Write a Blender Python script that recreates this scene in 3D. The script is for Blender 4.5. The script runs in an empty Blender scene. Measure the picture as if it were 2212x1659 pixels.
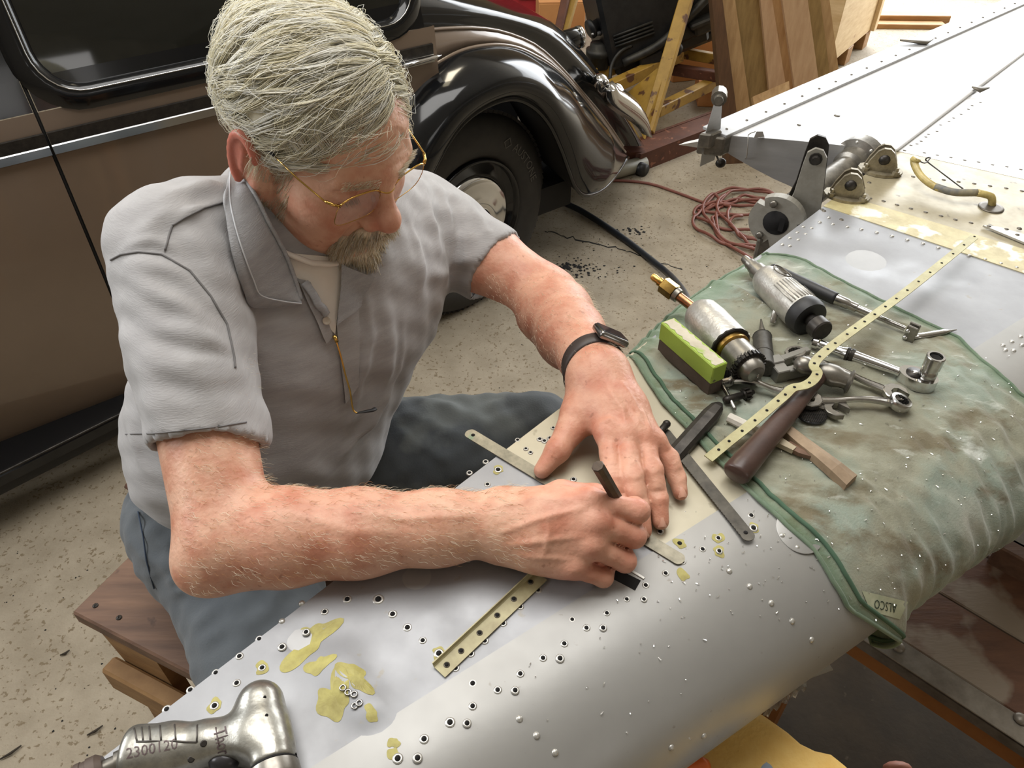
import bpy, bmesh, math, random
import numpy as np
from mathutils import Vector, Matrix
from mathutils.bvhtree import BVHTree
random.seed(7); RNG = np.random.default_rng(7)
SC = bpy.context.scene; COL = SC.collection
pi = math.pi
# ---------------------------------------------------------------- camera
F, CX, CY, PITCH, CAMZ = 1661.0, 1106.0, 829.5, math.radians(41.5), 1.63
cam_d = bpy.data.cameras.new('camera'); cam = bpy.data.objects.new('camera', cam_d); COL.objects.link(cam)
cam.location = (0, 0, CAMZ); cam.rotation_euler = (pi/2 - PITCH, 0, 0)
cam_d.sensor_width = 36; cam_d.lens = F/2212*36; cam_d.clip_start = .02
SC.camera = cam
# ---------------------------------------------------------------- sky, lamps, exposure
w = bpy.data.worlds.new('world'); SC.world = w; w.use_nodes = True
bg = w.node_tree.nodes['Background']; bg.inputs[0].default_value = (.93, .96, 1, 1); bg.inputs[1].default_value = 2.2
def area(name, loc, target, sx, sy, power, col=(1, 1, 1), spread=180):
    l = bpy.data.lights.new(name, 'AREA'); l.shape = 'RECTANGLE'; l.size = sx; l.size_y = sy; l.energy = power; l.color = col
    l.spread = math.radians(spread)
    o = bpy.data.objects.new(name, l); COL.objects.link(o); o.location = loc
    o.rotation_euler = (Vector(target)-Vector(loc)).to_track_quat('-Z', 'Y').to_euler()
    return o
area('daylight_door', (3.9, 5.72, 1.75), (2.2, 0, .6), 4.6, 3.2, 300, (.95, .98, 1))
area('daylight_window_left', (-3.3, .9, 2.45), (0, .6, 1.1), 2.4, 1.4, 120, (.96, .98, 1))
area('daylight_skylight', (-.15, 1.25, 3.35), (-.1, .9, 0), 2.2, 1.5, 62, (1, .98, .95))
area('fluorescent_lamp_light', (-.4, 3.3, 3.25), (-.4, 2.6, 0), .3, 1.3, 18, (1, .9, .7))
area('fill_light_front', (2.6, -3.2, 2.3), (-.2, 1.0, .9), 2.0, 1.3, 16, (1, .98, .96))  # added fill from behind the camera to lift the face, no window there
vs = SC.view_settings
SC.display_settings.display_device = 'sRGB'; vs.view_transform = 'Standard'; vs.look = 'None'; vs.exposure = 0.06; vs.gamma = 1; vs.use_curve_mapping = False
SC.render.engine = 'CYCLES'
# ---------------------------------------------------------------- pixel to world
CAM = Vector((0, 0, CAMZ))
def ray(px, py):
    u = (px-CX)/F; v = (py-CY)/F
    return Vector((u, math.cos(PITCH)-v*math.sin(PITCH), -(math.sin(PITCH)+v*math.cos(PITCH))))
def onz(px, py, z):
    r = ray(px, py); return CAM + r*((z-CAMZ)/r.z)
def onp(px, py, p, n):
    r = ray(px, py); n = Vector(n); return CAM + r*((Vector(p)-CAM).dot(n)/r.dot(n))
def atd(px, py, d): return CAM + ray(px, py)*d
# ---------------------------------------------------------------- object helpers
def tag(o, label=None, cat=None, group=None, kind=None):
    if label: o['label'] = label
    if cat: o['category'] = cat
    if group: o['group'] = group
    if kind: o['kind'] = kind
    return o
def thing(name, label, cat, loc=(0, 0, 0), group=None):
    o = bpy.data.objects.new(name, None); COL.objects.link(o); o.location = loc; o.empty_display_size = .02
    return tag(o, label, cat, group)
def wloc(o):
    v = Vector(o.location)
    while o.parent: o = o.parent; v += Vector(o.location)
    return v
class MB:
    """collects geometry in world space; build() links it as one mesh object"""
    def __init__(s): s.v = []; s.f = []; s.m = []; s.sm = []
    def add(s, vs, fs, mi=0, smooth=True):
        b = len(s.v); s.v += [tuple(v) for v in vs]; s.f += [tuple(b+i for i in f) for f in fs]
        s.m += [mi]*len(fs); s.sm += [smooth]*len(fs); return s
    def bm(s, b, M=None, mi=0, smooth=False):
        b.verts.index_update(); vs = [(M @ v.co) if M else v.co.copy() for v in b.verts]
        s.add(vs, [[v.index for v in f.verts] for f in b.faces], mi, smooth); b.free(); return s
    def box(s, c, ex, ey, ez, hx, hy, hz, bev=0, mi=0, smooth=False, seg=1):
        ex, ey, ez = (Vector(e).normalized() for e in (ex, ey, ez)); c = Vector(c)
        b = bmesh.new(); bmesh.ops.create_cube(b, size=2)
        for v in b.verts: v.co = Vector((v.co.x*hx, v.co.y*hy, v.co.z*hz))
        if bev: bmesh.ops.bevel(b, geom=b.edges[:], offset=bev, segments=seg, affect='EDGES', profile=.5)
        for v in b.verts: v.co = c + ex*v.co.x + ey*v.co.y + ez*v.co.z
        return s.bm(b, None, mi, smooth)
    def bar(s, a, b, wx, wz, up=(0, 0, 1), bev=0, mi=0):
        a = Vector(a); b = Vector(b); d = (b-a); L = d.length; d.normalize()
        y = Vector(up).cross(d); y = y.normalized() if y.length > 1e-6 else Vector((1, 0, 0)).cross(d).normalized()
        z = d.cross(y)
        return s.box((a+b)/2, d, y, z, L/2, wx/2, wz/2, bev, mi)
    def tube(s, pts, rad, n=12, mi=0, cap=True, up=None, smooth=True, flat=1.0, closed=False, rot=0):
        pts = [Vector(p) for p in pts]; N = len(pts)
        if not hasattr(rad, '__len__'): rad = [rad]*N
        T = []
        for i in range(N):
            if closed: t = pts[(i+1) % N]-pts[i-1]
            else: t = pts[min(i+1, N-1)]-pts[max(i-1, 0)]
            if t.length < 1e-9: t = T[-1] if T else Vector((0, 0, 1))
            T.append(t.normalized())
        u = Vector(up) if up is not None else (Vector((0, 0, 1)) if abs(T[0].z) < .9 else Vector((1, 0, 0)))
        vs = []
        for i in range(N):
            u = (u - T[i]*u.dot(T[i]))
            u = u.normalized() if u.length > 1e-8 else T[i].orthogonal().normalized()
            w = T[i].cross(u)
            for k in range(n):
                a = 2*pi*k/n+rot; vs.append(pts[i] + u*(math.cos(a)*rad[i]*flat) + w*(math.sin(a)*rad[i]))
        fs = []
        for i in range(N if closed else N-1):
            j = (i+1) % N
            for k in range(n):
                k2 = (k+1) % n; fs.append((i*n+k, i*n+k2, j*n+k2, j*n+k))
        if cap and not closed:
            fs.append(tuple(range(n-1, -1, -1))); fs.append(tuple((N-1)*n+k for k in range(n)))
        return s.add(vs, fs, mi, smooth)
    def lathe(s, a, d, prof, n=24, mi=0, smooth=True, cap=True, up=None):
        """prof: [(along, radius)] from point a in direction d; sharp steps keep by repeated points"""
        a = Vector(a); d = Vector(d).normalized(); u = d.orthogonal().normalized() if up is None else Vector(up)
        u = (u-d*u.dot(d)).normalized(); w = d.cross(u); vs = []
        for (t, r) in prof:
            for k in range(n):
                an = 2*pi*k/n; vs.append(a+d*t+u*(math.cos(an)*r)+w*(math.sin(an)*r))
        fs = [(i*n+k, i*n+(k+1) % n, (i+1)*n+(k+1) % n, (i+1)*n+k) for i in range(len(prof)-1) for k in range(n)]
        if cap: fs.append(tuple(range(n-1, -1, -1))); fs.append(tuple((len(prof)-1)*n+k for k in range(n)))
        return s.add(vs, fs, mi, smooth)
    def prism(s, out, o, ex, ey, ez, t0, t1, mi=0, holes=None, smooth=False):
        """outline out [(x,y)] in frame o,ex,ey extruded along ez from t0 to t1"""
        o = Vector(o); ex = Vector(ex); ey = Vector(ey); ez = Vector(ez)
        n = len(out); vs = [o+ex*x+ey*y+ez*t0 for x, y in out]+[o+ex*x+ey*y+ez*t1 for x, y in out]
        fs = [tuple(range(n-1, -1, -1)), tuple(range(n, 2*n))]+[(i, (i+1) % n, n+(i+1) % n, n+i) for i in range(n)]
        return s.add(vs, fs, mi, smooth)
    def grid(s, P, mi=0, closed_u=False, closed_v=False, smooth=True, flip=False):
        nu = len(P); nv = len(P[0]); vs = [p for r in P for p in r]; fs = []
        for i in range(nu if closed_u else nu-1):
            for j in range(nv if closed_v else nv-1):
                i2 = (i+1) % nu; j2 = (j+1) % nv
                q = (i*nv+j, i2*nv+j, i2*nv+j2, i*nv+j2); fs.append(q[::-1] if flip else q)
        return s.add(vs, fs, mi, smooth)
    def ball(s, c, rx, ry=None, rz=None, n=12, m=8, ex=(1, 0, 0), ey=(0, 1, 0), ez=(0, 0, 1), mi=0, half=False):
        ry = rx if ry is None else ry; rz = rx if rz is None else rz
        c = Vector(c); ex, ey, ez = Vector(ex), Vector(ey), Vector(ez); P = []
        for i in range(m+1):
            th = pi*i/m/(2 if half else 1)
            P.append([c+ex*(rx*math.sin(th)*math.cos(2*pi*k/n))+ey*(ry*math.sin(th)*math.sin(2*pi*k/n))+ez*(rz*math.cos(th)) for k in range(n)])
        return s.grid(P, mi, closed_v=True)
    def build(s, name, mats, parent=None, recalc=True, sharp=None):
        me = bpy.data.meshes.new(name)
        mats = mats if isinstance(mats, (list, tuple)) else [mats]
        P = np.array(s.v, float).reshape(-1, 3)
        lo, hi = P.min(0), P.max(0); c = np.array([(lo[0]+hi[0])/2, (lo[1]+hi[1])/2, lo[2]])
        me.from_pydata((P-c).tolist(), [], s.f)
        for m in mats: me.materials.append(m)
        me.polygons.foreach_set('material_index', s.m); me.polygons.foreach_set('use_smooth', s.sm)
        me.update()
        if recalc:
            b = bmesh.new(); b.from_mesh(me); bmesh.ops.recalc_face_normals(b, faces=b.faces[:]); b.to_mesh(me); b.free()
        if sharp:
            try: me.set_sharp_from_angle(angle=math.radians(sharp))
            except Exception: pass
        o = bpy.data.objects.new(name, me); COL.objects.link(o)
        if parent is not None:
            o.parent = parent; o.location = Vector(c)-wloc(parent)
        else: o.location = c
        return o
def npmesh(name, V, Fq, mats, parent=None, smooth=True, mi=None):
    """numpy verts / quads"""
    m = MB(); me = bpy.data.meshes.new(name)
    lo, hi = V.min(0), V.max(0); c = np.array([(lo[0]+hi[0])/2, (lo[1]+hi[1])/2, lo[2]])
    V = V-c; k = Fq.shape[1]
    me.vertices.add(len(V)); me.vertices.foreach_set('co', V.astype(np.float32).ravel())
    me.loops.add(Fq.size); me.loops.foreach_set('vertex_index', Fq.astype(np.int32).ravel())
    me.polygons.add(len(Fq)); me.polygons.foreach_set('loop_start', np.arange(0, Fq.size, k, dtype=np.int32))
    me.polygons.foreach_set('use_smooth', np.full(len(Fq), smooth))
    if mi is not None: me.polygons.foreach_set('material_index', mi.astype(np.int32))
    for x in (mats if isinstance(mats, (list, tuple)) else [mats]): me.materials.append(x)
    me.update(calc_edges=True); me.validate()
    o = bpy.data.objects.new(name, me); COL.objects.link(o)
    if parent is not None: o.parent = parent; o.location = Vector(c)-wloc(parent)
    else: o.location = c
    return o
def dup(o, off=(0, 0, 0), parent=None, rotz=0):
    c = o.copy(); COL.objects.link(c)
    if parent is not None: c.parent = parent
    c.location = Vector(o.location)+Vector(off)
    return c
# ---------------------------------------------------------------- materials
def srgb(r, g, b):
    f = lambda c: ((c/255+.055)/1.055)**2.4 if c > 10 else c/255/12.92
    return (f(r), f(g), f(b), 1)
MATS = {}
def mat(name, col, rough=.5, metal=0, col2=None, scale=20, amt=1.0, bump=0, bscale=None, detail=4, stretch=None,
        coat=0, spec=.5, spots=None, sspot=None, sthr=.62, trans=0, alpha=1, rvar=0, sss=0, sheen=0, emit=None, dist=.002):
    if name in MATS: return MATS[name]
    m = bpy.data.materials.new(name); m.use_nodes = True; MATS[name] = m
    nt = m.node_tree; N = nt.nodes; L = nt.links; b = N['Principled BSDF']
    b.inputs['Base Color'].default_value = col; b.inputs['Roughness'].default_value = rough; b.inputs['Metallic'].default_value = metal
    b.inputs['Specular IOR Level'].default_value = spec
    if coat: b.inputs['Coat Weight'].default_value = coat; b.inputs['Coat Roughness'].default_value = .04
    if trans: b.inputs['Transmission Weight'].default_value = trans
    if alpha < 1: b.inputs['Alpha'].default_value = alpha
    if sheen: b.inputs['Sheen Weight'].default_value = sheen
    if sss:
        b.inputs['Subsurface Weight'].default_value = sss; b.inputs['Subsurface Radius'].default_value = (1, .35, .2); b.inputs['Subsurface Scale'].default_value = .006
    if emit: b.inputs['Emission Color'].default_value = emit[0]; b.inputs['Emission Strength'].default_value = emit[1]
    tc = N.new('ShaderNodeTexCoord'); vec = tc.outputs['Object']
    if stretch:
        mp = N.new('ShaderNodeMapping'); mp.inputs['Scale'].default_value = stretch; L.new(vec, mp.inputs[0]); vec = mp.outputs[0]
    last = None
    if col2 is not None:
        nz = N.new('ShaderNodeTexNoise'); nz.inputs['Scale'].default_value = scale; nz.inputs['Detail'].default_value = detail; nz.inputs['Roughness'].default_value = .65; L.new(vec, nz.inputs['Vector'])
        cr = N.new('ShaderNodeValToRGB'); cr.color_ramp.elements[0].position = .5-.22/amt*.9; cr.color_ramp.elements[1].position = .5+.22/amt*.9
        cr.color_ramp.elements[0].color = col; cr.color_ramp.elements[1].color = col2; L.new(nz.outputs[0], cr.inputs[0]); last = cr.outputs[0]
        if rvar:
            mr = N.new('ShaderNodeMapRange'); mr.inputs[1].default_value = .3; mr.inputs[2].default_value = .7; mr.inputs[3].default_value = rough-rvar; mr.inputs[4].default_value = rough+rvar
            L.new(nz.outputs[0], mr.inputs[0]); L.new(mr.outputs[0], b.inputs['Roughness'])
    if spots is not None:
        n2 = N.new('ShaderNodeTexNoise'); n2.inputs['Scale'].default_value = sspot or scale*3; n2.inputs['Detail'].default_value = 5; L.new(tc.outputs['Object'], n2.inputs['Vector'])
        c2 = N.new('ShaderNodeValToRGB'); c2.color_ramp.elements[0].position = sthr; c2.color_ramp.elements[1].position = sthr+.05
        L.new(n2.outputs[0], c2.inputs[0])
        mx = N.new('ShaderNodeMix'); mx.data_type = 'RGBA'; L.new(c2.outputs[0], mx.inputs[0])
        if last: L.new(last, mx.inputs[6])
        else: mx.inputs[6].default_value = col
        mx.inputs[7].default_value = spots; last = mx.outputs[2]
    if last: L.new(last, b.inputs['Base Color'])
    if bump:
        n3 = N.new('ShaderNodeTexNoise'); n3.inputs['Scale'].default_value = bscale or scale*2; n3.inputs['Detail'].default_value = 5; L.new(vec, n3.inputs['Vector'])
        bp = N.new('ShaderNodeBump'); bp.inputs['Strength'].default_value = bump; bp.inputs['Distance'].default_value = dist
        L.new(n3.outputs[0], bp.inputs['Height']); L.new(bp.outputs[0], b.inputs['Normal'])
    return m
def smooth_pts(pts, k=6):
    """Catmull-Rom through control points"""
    P = [Vector(p) for p in pts]; P = [P[0]*2-P[1]]+P+[P[-1]*2-P[-2]]; out = []
    for i in range(1, len(P)-2):
        for j in range(k):
            t = j/k; a, b, c, d = P[i-1], P[i], P[i+1], P[i+2]
            out.append(.5*((2*b)+(c-a)*t+(2*a-5*b+4*c-d)*t*t+(3*b-a-3*c+d)*t**3))
    out.append(P[-2]); return out
def lerp(a, b, t): return a+(b-a)*t
def text_mesh(txt, size):
    """2D outline of a text as flat triangles: list of (verts, faces)"""
    cu = bpy.data.curves.new('lettering', 'FONT'); cu.body = txt; cu.size = size; cu.align_x = 'CENTER'; cu.align_y = 'CENTER'; cu.resolution_u = 2
    o = bpy.data.objects.new('lettering', cu); COL.objects.link(o)
    dg = bpy.context.evaluated_depsgraph_get(); me = o.evaluated_get(dg).to_mesh()
    v = [tuple(x.co) for x in me.vertices]; f = [tuple(p.vertices) for p in me.polygons]
    o.evaluated_get(dg).to_mesh_clear(); bpy.data.objects.remove(o); bpy.data.curves.remove(cu); return v, f
# ================================================================ materials of the place
M_CONC = mat('concrete', srgb(170,159,140), .78, col2=srgb(140,129,110), scale=9, amt=.8, bump=.4, bscale=190, detail=9, spots=srgb(122,108,86), sspot=95, sthr=.60, dist=.003)
M_PLASTER = mat('plaster', srgb(150,140,122), .85, col2=srgb(128,118,100), scale=4, bump=.15)
M_CEIL = mat('ceiling_board', srgb(205,200,190), .9, col2=srgb(188,182,170), scale=3)
M_PLYW = mat('plywood_wall', srgb(140,124,94), .7, col2=srgb(112,98,72), scale=5, stretch=(6,1,1), bump=.1)
M_TIMBER = mat('timber', srgb(172,132,84), .6, col2=srgb(138,100,60), scale=6, stretch=(1,8,8), bump=.2, bscale=20)
def struct(name, bld, m, **k): return tag(bld.build(name, m, **k), kind='structure')
WY = 5.78   # inner face of the far wall
m = MB(); m.box((1.5, 5.5, -.05), (1,0,0), (0,1,0), (0,0,1), 6.5, 9.0, .05); struct('floor', m, M_CONC)
m = MB(); m.box((1.0, 1.2, 3.5), (1,0,0), (0,1,0), (0,0,1), 4.6, 4.7, .05); struct('ceiling', m, M_CEIL)
m = MB(); m.box((-1.1, WY+.06, 1.72), (1,0,0), (0,1,0), (0,0,1), 2.4, .06, 1.74); struct('wall_back', m, M_PLASTER)
m = MB(); m.box((3.45, WY+.06, 3.36), (1,0,0), (0,1,0), (0,0,1), 2.1, .06, .1); struct('wall_back_lintel', m, M_PLASTER)
m = MB(); m.box((-3.5, -.4, 1.72), (1,0,0), (0,1,0), (0,0,1), .06, 3.0, 1.74)
for a, b in ((3.2, 3.46), (0, 1.7)): m.box((-3.5, 2.9, (a+b)/2), (1,0,0), (0,1,0), (0,0,1), .06, 3.0, (b-a)/2)
struct('wall_left', m, M_PLASTER)
m = MB(); m.box((5.55, 1.2, 1.72), (1,0,0), (0,1,0), (0,0,1), .06, 4.7, 1.74); struct('wall_right', m, M_PLASTER)
m = MB(); m.box((1.0, -3.42, 1.72), (1,0,0), (0,1,0), (0,0,1), 4.6, .06, 1.74); struct('wall_front', m, M_PLASTER)
# door sill of the bright opening
a, b = onz(1860, 38, .03), onz(2046, 40, .03)
m = MB(); m.bar(a, b, .10, .06, mi=0, bev=.004); m.bar(a+Vector((0,-.10,-.015)), b+Vector((-.06,-.10,-.015)), .08, .03, bev=.003); struct('trim_1', m, M_TIMBER)
# plywood lining on the wall behind the engine, two sheets with a joint
t = thing('wall_panel', 'olive brown plywood sheet lining the wall behind the engine', 'panel', (0.4, WY-.02, 0))
for x0, x1 in ((-.55, .455), (.465, 1.28)):
    m = MB(); m.box(((x0+x1)/2, WY-.012, 1.25), (1,0,0), (0,1,0), (0,0,1), (x1-x0)/2, .010, 1.25, .002); m.build('sheet', M_PLYW, t)
# cracks, oil spill and litter on the floor
def floor_flakes(name, label, cat, spots, m_, zz=.001):
    mb = MB()
    for (px, py, sx, sy, n, r) in spots:
        c = onz(px, py, 0)
        for _ in range(n):
            x = c.x+random.gauss(0, sx); y = c.y+random.gauss(0, sy); q = r*random.uniform(.3, 1.6); a0 = random.random()*6; k = random.randint(4, 7)
            vs = [(x+q*random.uniform(.5, 1.2)*math.cos(a0+2*pi*i/k), y+q*random.uniform(.5, 1.2)*math.sin(a0+2*pi*i/k), zz*random.uniform(.3, 1.5)) for i in range(k)]
            mb.add(vs+[(x, y, zz*2.2)], [(i, (i+1) % k, k) for i in range(k)], 0, False)
    o = mb.build(name, m_); tag(o, label, cat, kind='stuff'); return o
M_SOOT = mat('soot', srgb(22,21,20), .9)
floor_flakes('oil_granules', 'black oily granules spilled on the concrete near the car tyre', 'spill', [(1195,588,.03,.025,90,.010),(1240,580,.06,.03,70,.006),(1180,600,.05,.03,40,.006),(1290,575,.1,.04,40,.004)], M_SOOT)
floor_flakes('floor_litter', 'scattered dark crumbs and grit on the concrete floor', 'litter', [(1370,500,.03,.015,28,.006),(1330,530,.1,.04,30,.003),(80,1400,.2,.2,30,.002),(1250,700,.3,.2,60,.002),(1330,870,.15,.12,30,.002),(1500,460,.3,.3,80,.0025),(60,1300,.12,.12,20,.002),(180,1560,.1,.1,10,.002)], M_SOOT)
def crack(pts):
    mb = MB(); pp = []
    for i, p in enumerate(pts[:-1]):
        a = onz(*p, .0008); b = onz(*pts[i+1], .0008)
        for k in range(8): q = a.lerp(b, k/8); pp.append(q+Vector((random.gauss(0,.006), random.gauss(0,.006), 0)))
    L = [p+Vector((0, .002+.004*random.random(), 0)) for p in pp]; R = [p-Vector((0, .002+.003*random.random(), 0)) for p in pp]
    mb.grid([L, R], smooth=False); return mb
tag(crack([(1175,500),(1235,515),(1330,535),(1395,555),(1480,590)]).build('floor_crack', M_SOOT), kind='structure')
M_SHADE = mat('floor_shade_colour', srgb(72,60,44), .8, col2=srgb(48,41,31), scale=6, bump=.3, bscale=60, spots=srgb(84,74,60), sspot=30, sthr=.68)
m = MB(); m.box((.85, .15, .006), (.84,-.54,0), (.54,.84,0), (0,0,1), 1.2, .62, .005, .002); tag(m.build('floor_shade_sheet', M_SHADE), 'dark sheet added for the shade on the floor below the wing at right', 'board')  # added sheet, its dark colour stands in for shade on the concrete
# sticks on the floor at left
M_TWIG = mat('twig', srgb(52,44,34), .8)
for px in (((188,1588),(222,1567)), ((0,1640),(46,1610)), ((130,1415),(150,1404))):
    m = MB(); m.tube([onz(*px[0], .004), onz((px[0][0]+px[1][0])/2, (px[0][1]+px[1][1])/2+2, .007), onz(*px[1], .004)], [.0015,.003,.0015], 5)
    lab = {0: 'thin dark splinter on the floor left of the pistol drill', 46: 'dark twig on the floor in the bottom left corner', 188: ''}.get(px[0][0] if px[0][0] else 0, '')
    lab = ['thin dark splinter on the floor left of the pistol drill', 'dark twig on the floor in the bottom left corner', 'tiny splinter on the floor beside the wooden stool'][(188, 0, 130).index(px[0][0])]
    tag(m.build('twig', M_TWIG), lab, 'twig', 'splinters on the floor')
# lamp that gives the yellow reflections
t = thing('ceiling_lamp', 'long fluorescent ceiling lamp above the car', 'lamp', (-.4, 3.3, 3.3))
m = MB(); m.box((-.4, 3.3, 3.38), (1,0,0), (0,1,0), (0,0,1), .17, .7, .06, .01); m.build('housing', M_CEIL, t)
m = MB(); m.box((-.4, 3.3, 3.31), (1,0,0), (0,1,0), (0,0,1), .14, .66, .012); m.build('diffuser', mat('lamp_glow', (1,.9,.7,1), .5, emit=((1,.88,.62,1), 5)), t)
# ================================================================ the wing
ZW = 1.03
M_GREY = mat('grey_aluminium_paint', srgb(160,161,164), .45, .3, col2=srgb(143,144,147), scale=14, amt=.6, bump=.06, bscale=70, detail=6, rvar=.07, spots=srgb(150,147,140), sspot=60, sthr=.68)
M_NOSE = mat('nose_aluminium_paint', srgb(166,165,162), .42, .33, col2=srgb(150,149,146), scale=7, amt=.6, bump=.05, bscale=90, rvar=.06, spots=srgb(140,137,130), sspot=80, sthr=.7)
M_BEIGE = mat('bare_beige_metal', srgb(196,190,170), .36, .3, col2=srgb(168,160,138), scale=8, amt=.9, bump=.05, bscale=80, rvar=.08, spots=srgb(140,132,112), sspot=26, sthr=.66)
M_BEIGE2 = mat('stained_beige_metal', srgb(178,168,142), .36, .2, col2=srgb(146,136,110), scale=16, amt=1, bump=.05, bscale=80, rvar=.08, spots=srgb(112,104,86), sspot=40, sthr=.64)
M_PRIM = mat('worn_primer', srgb(206,196,150), .45, 0, col2=srgb(170,156,112), scale=30, amt=1, stretch=(1,1,1), spots=srgb(226,222,204), sspot=22, sthr=.55)
M_WHITE = mat('white_wing_paint', srgb(236,236,236), .3, .1, col2=srgb(226,226,226), scale=8, amt=.6)
M_RIB = mat('grey_rib', srgb(172,172,172), .4, .3, col2=srgb(156,156,156), scale=8, stretch=(1,1,6))
M_RIVET = mat('rivet_metal', srgb(186,184,178), .35, .6)
M_RIVETD = mat('dark_rivet', srgb(104,98,88), .45, .6)
M_HOLE = mat('hole_dark', srgb(14,12,12), .9)
M_YEL = mat('zinc_yellow_primer', srgb(186,178,104), .55, 0, col2=srgb(146,136,74), scale=45, bump=.2, bscale=200)
M_STEEL = mat('worn_steel', srgb(150,146,138), .38, .8, col2=srgb(104,100,92), scale=40, bump=.08, rvar=.1)
M_DSTEEL = mat('dark_steel', srgb(70,66,62), .45, .7, col2=srgb(44,42,40), scale=50, bump=.1, rvar=.1)
M_CHROME = mat('bright_chrome', srgb(205,205,205), .12, 1)
M_SATIN = mat('satin_chrome', srgb(198,196,192), .24, 1, col2=srgb(150,148,144), scale=30, rvar=.06)

S0 = Vector((-.085, .266, ZW)); D2 = Vector((.822, .569, 0)).normalized(); CH = Vector((.65, -.76, 0)); UP = Vector((0,0,1))
T0 = Vector((-.299, .262, ZW)); DT = Vector((.686, .727, 0)).normalized()
NB = .10
def seam(s): return S0+D2*s
def wchord(s):   # distance from the seam back to the trailing spar along the chord
    p = seam(s)-T0; n = Vector((-DT.y, DT.x, 0)); return (p.dot(n))/(-1)/(n.dot(-CH)) if abs(n.dot(CH)) > 1e-6 else .3
def nosea(s): return .1105+.0493*s
def surf(s, t):
    """wing skin: t<0 flat part towards the spar, t>0 angle round the nose in radians"""
    if t <= 0: return seam(s)+CH*t
    a = nosea(s); return seam(s)+CH*(a*math.sin(t))-UP*(NB*(1-math.cos(t)))
def snorm(s, t):
    if t <= 0: return UP.copy()
    return (CH*(math.sin(t)/nosea(s))+UP*(math.cos(t)/NB)).normalized()
wc = [abs(wchord(s)) for s in (0, .5, 1)]
WING = thing('wing', 'grey riveted aluminium aircraft wing stretching across the picture under the man\'s hands', 'aircraft wing', (.25, .45, .83))
# main body: one closed shell of stations
st = [-.34+.06*i for i in range(43)]; P = []
ZS = .0016   # skins stand proud of the inner body
for s in st:
    w_ = abs(wchord(s)); row = [seam(s)-CH*w_-UP*.11, seam(s)-CH*w_-UP*ZS]
    row += [seam(s)-CH*(w_*(1-k/6))-UP*ZS for k in range(1, 6)]
    row += [surf(s, k/14*pi*1.0)-snorm(s, k/14*pi)*ZS for k in range(0, 15)]
    row += [seam(s)-CH*(w_*.5)-UP*.17]
    P.append(row)
m = MB(); m.grid(P, closed_v=True); n_ = len(P[0]); m.f.append(tuple(range(n_-1, -1, -1))); m.m.append(0); m.sm.append(False)
m.f.append(tuple((len(P)-1)*n_+k for k in range(n_))); m.m.append(0); m.sm.append(False)
WBODY = m.build('inner_structure', M_RIB, WING, sharp=40)
# nose skin: lapped over the flat skins
m = MB(); P = []
for i in range(90):
    s = -.34+2.4*i/89; P.append([surf(s, -.018)+UP*.0012] + [surf(s, -.001)+UP*.0010]+[surf(s, t)+snorm(s, t)*.0008 for t in [pi*.97*k/24 for k in range(1, 25)]])
m.grid(P); m.grid([[P[i][0] for i in range(90)], [P[i][0]-UP*.0026 for i in range(90)]], smooth=False)
# a few shallow dents
NOSE = m.build('nose_skin', M_NOSE, WING)
def panel(name, corners, mtl, dz=.0006, th=.0012, n=10, dents=()):
    c = [onz(x, y, ZW) if not isinstance(x, Vector) else x for x, y in corners] if not isinstance(corners[0], Vector) else corners
    P = []
    for i in range(n+1):
        a = c[0].lerp(c[3], i/n); b = c[1].lerp(c[2], i/n); row = []
        for j in range(n+1):
            p = a.lerp(b, j/n)+UP*dz
            for (dx, dy, r, h) in dents:
                q = onz(dx, dy, ZW); d = (Vector((p.x-q.x, p.y-q.y, 0)).length/r)
                p = p+UP*(h*math.exp(-d*d*2))
            row.append(p)
        P.append(row)
    m = MB(); m.grid(P); ed = [P[0][j] for j in range(n+1)]+[P[i][n] for i in range(1, n+1)]+[P[n][j] for j in range(n-1, -1, -1)]+[P[i][0] for i in range(n-1, 0, -1)]
    m.grid([ed, [e-UP*th for e in ed]], closed_v=True, smooth=False)
    return m.build(name, mtl, WING)
def tep(s, e=0): return seam(s)-CH*(abs(wchord(s))+e)
def sp(s): return surf(s, -.002)
# joints between the flat skins follow the photographed lines
def te_at(px, py):  # nearest trailing-edge point to a pixel
    p = onz(px, py, ZW); return T0+DT*((p-T0).dot(DT))
def se_at(px, py):
    p = onz(px, py, ZW); return S0+D2*((p-S0).dot(D2))
J1 = (te_at(1052,968), se_at(1452,1212)); J2 = (te_at(1400,735), se_at(1640,1090)); J0 = (tep(-.34), sp(-.34)); JC = (te_at(1780,447), onz(2212,592,ZW))
def toseam(J):
    a, b = J; d = b-a; q = S0-a; den = d.x*D2.y-d.y*D2.x; k = (q.x*D2.y-q.y*D2.x)/den; return (a, a+d*k-CH*.001)
JC = toseam(JC); JD = (te_at(1812,420), onz(2212,540,ZW)); JD = toseam(JD); JE = (te_at(1935,326), onz(2212,388,ZW)); JE = toseam(JE)
panel('wing_skin', [J0[0], J0[1], J1[1], J1[0]], M_GREY, .0004, n=70, dents=[(735,1440,.030,.006),(800,1530,.022,.006),(760,1480,.02,.005),(650,1380,.02,-.004),(900,1245,.03,-.003),(930,1330,.02,.002),(1000,1340,.03,-.002)])
panel('wing_skin', [J1[0], J1[1], J2[1], J2[0]], M_BEIGE, .0000, n=10)
panel('wing_skin', [J2[0], J2[1], JC[1], JC[0]], M_GREY, .0004, n=40, dents=[(1870,560,.05,-.004),(2000,640,.06,.003),(1780,520,.04,.003),(1960,580,.015,.0015),(2060,620,.012,.0015),(1900,600,.012,.0015),(2000,690,.012,.0015)])
panel('joint_strip', [JC[0], JC[1], JD[1], JD[0]], M_PRIM, .0014, n=12)
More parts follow.
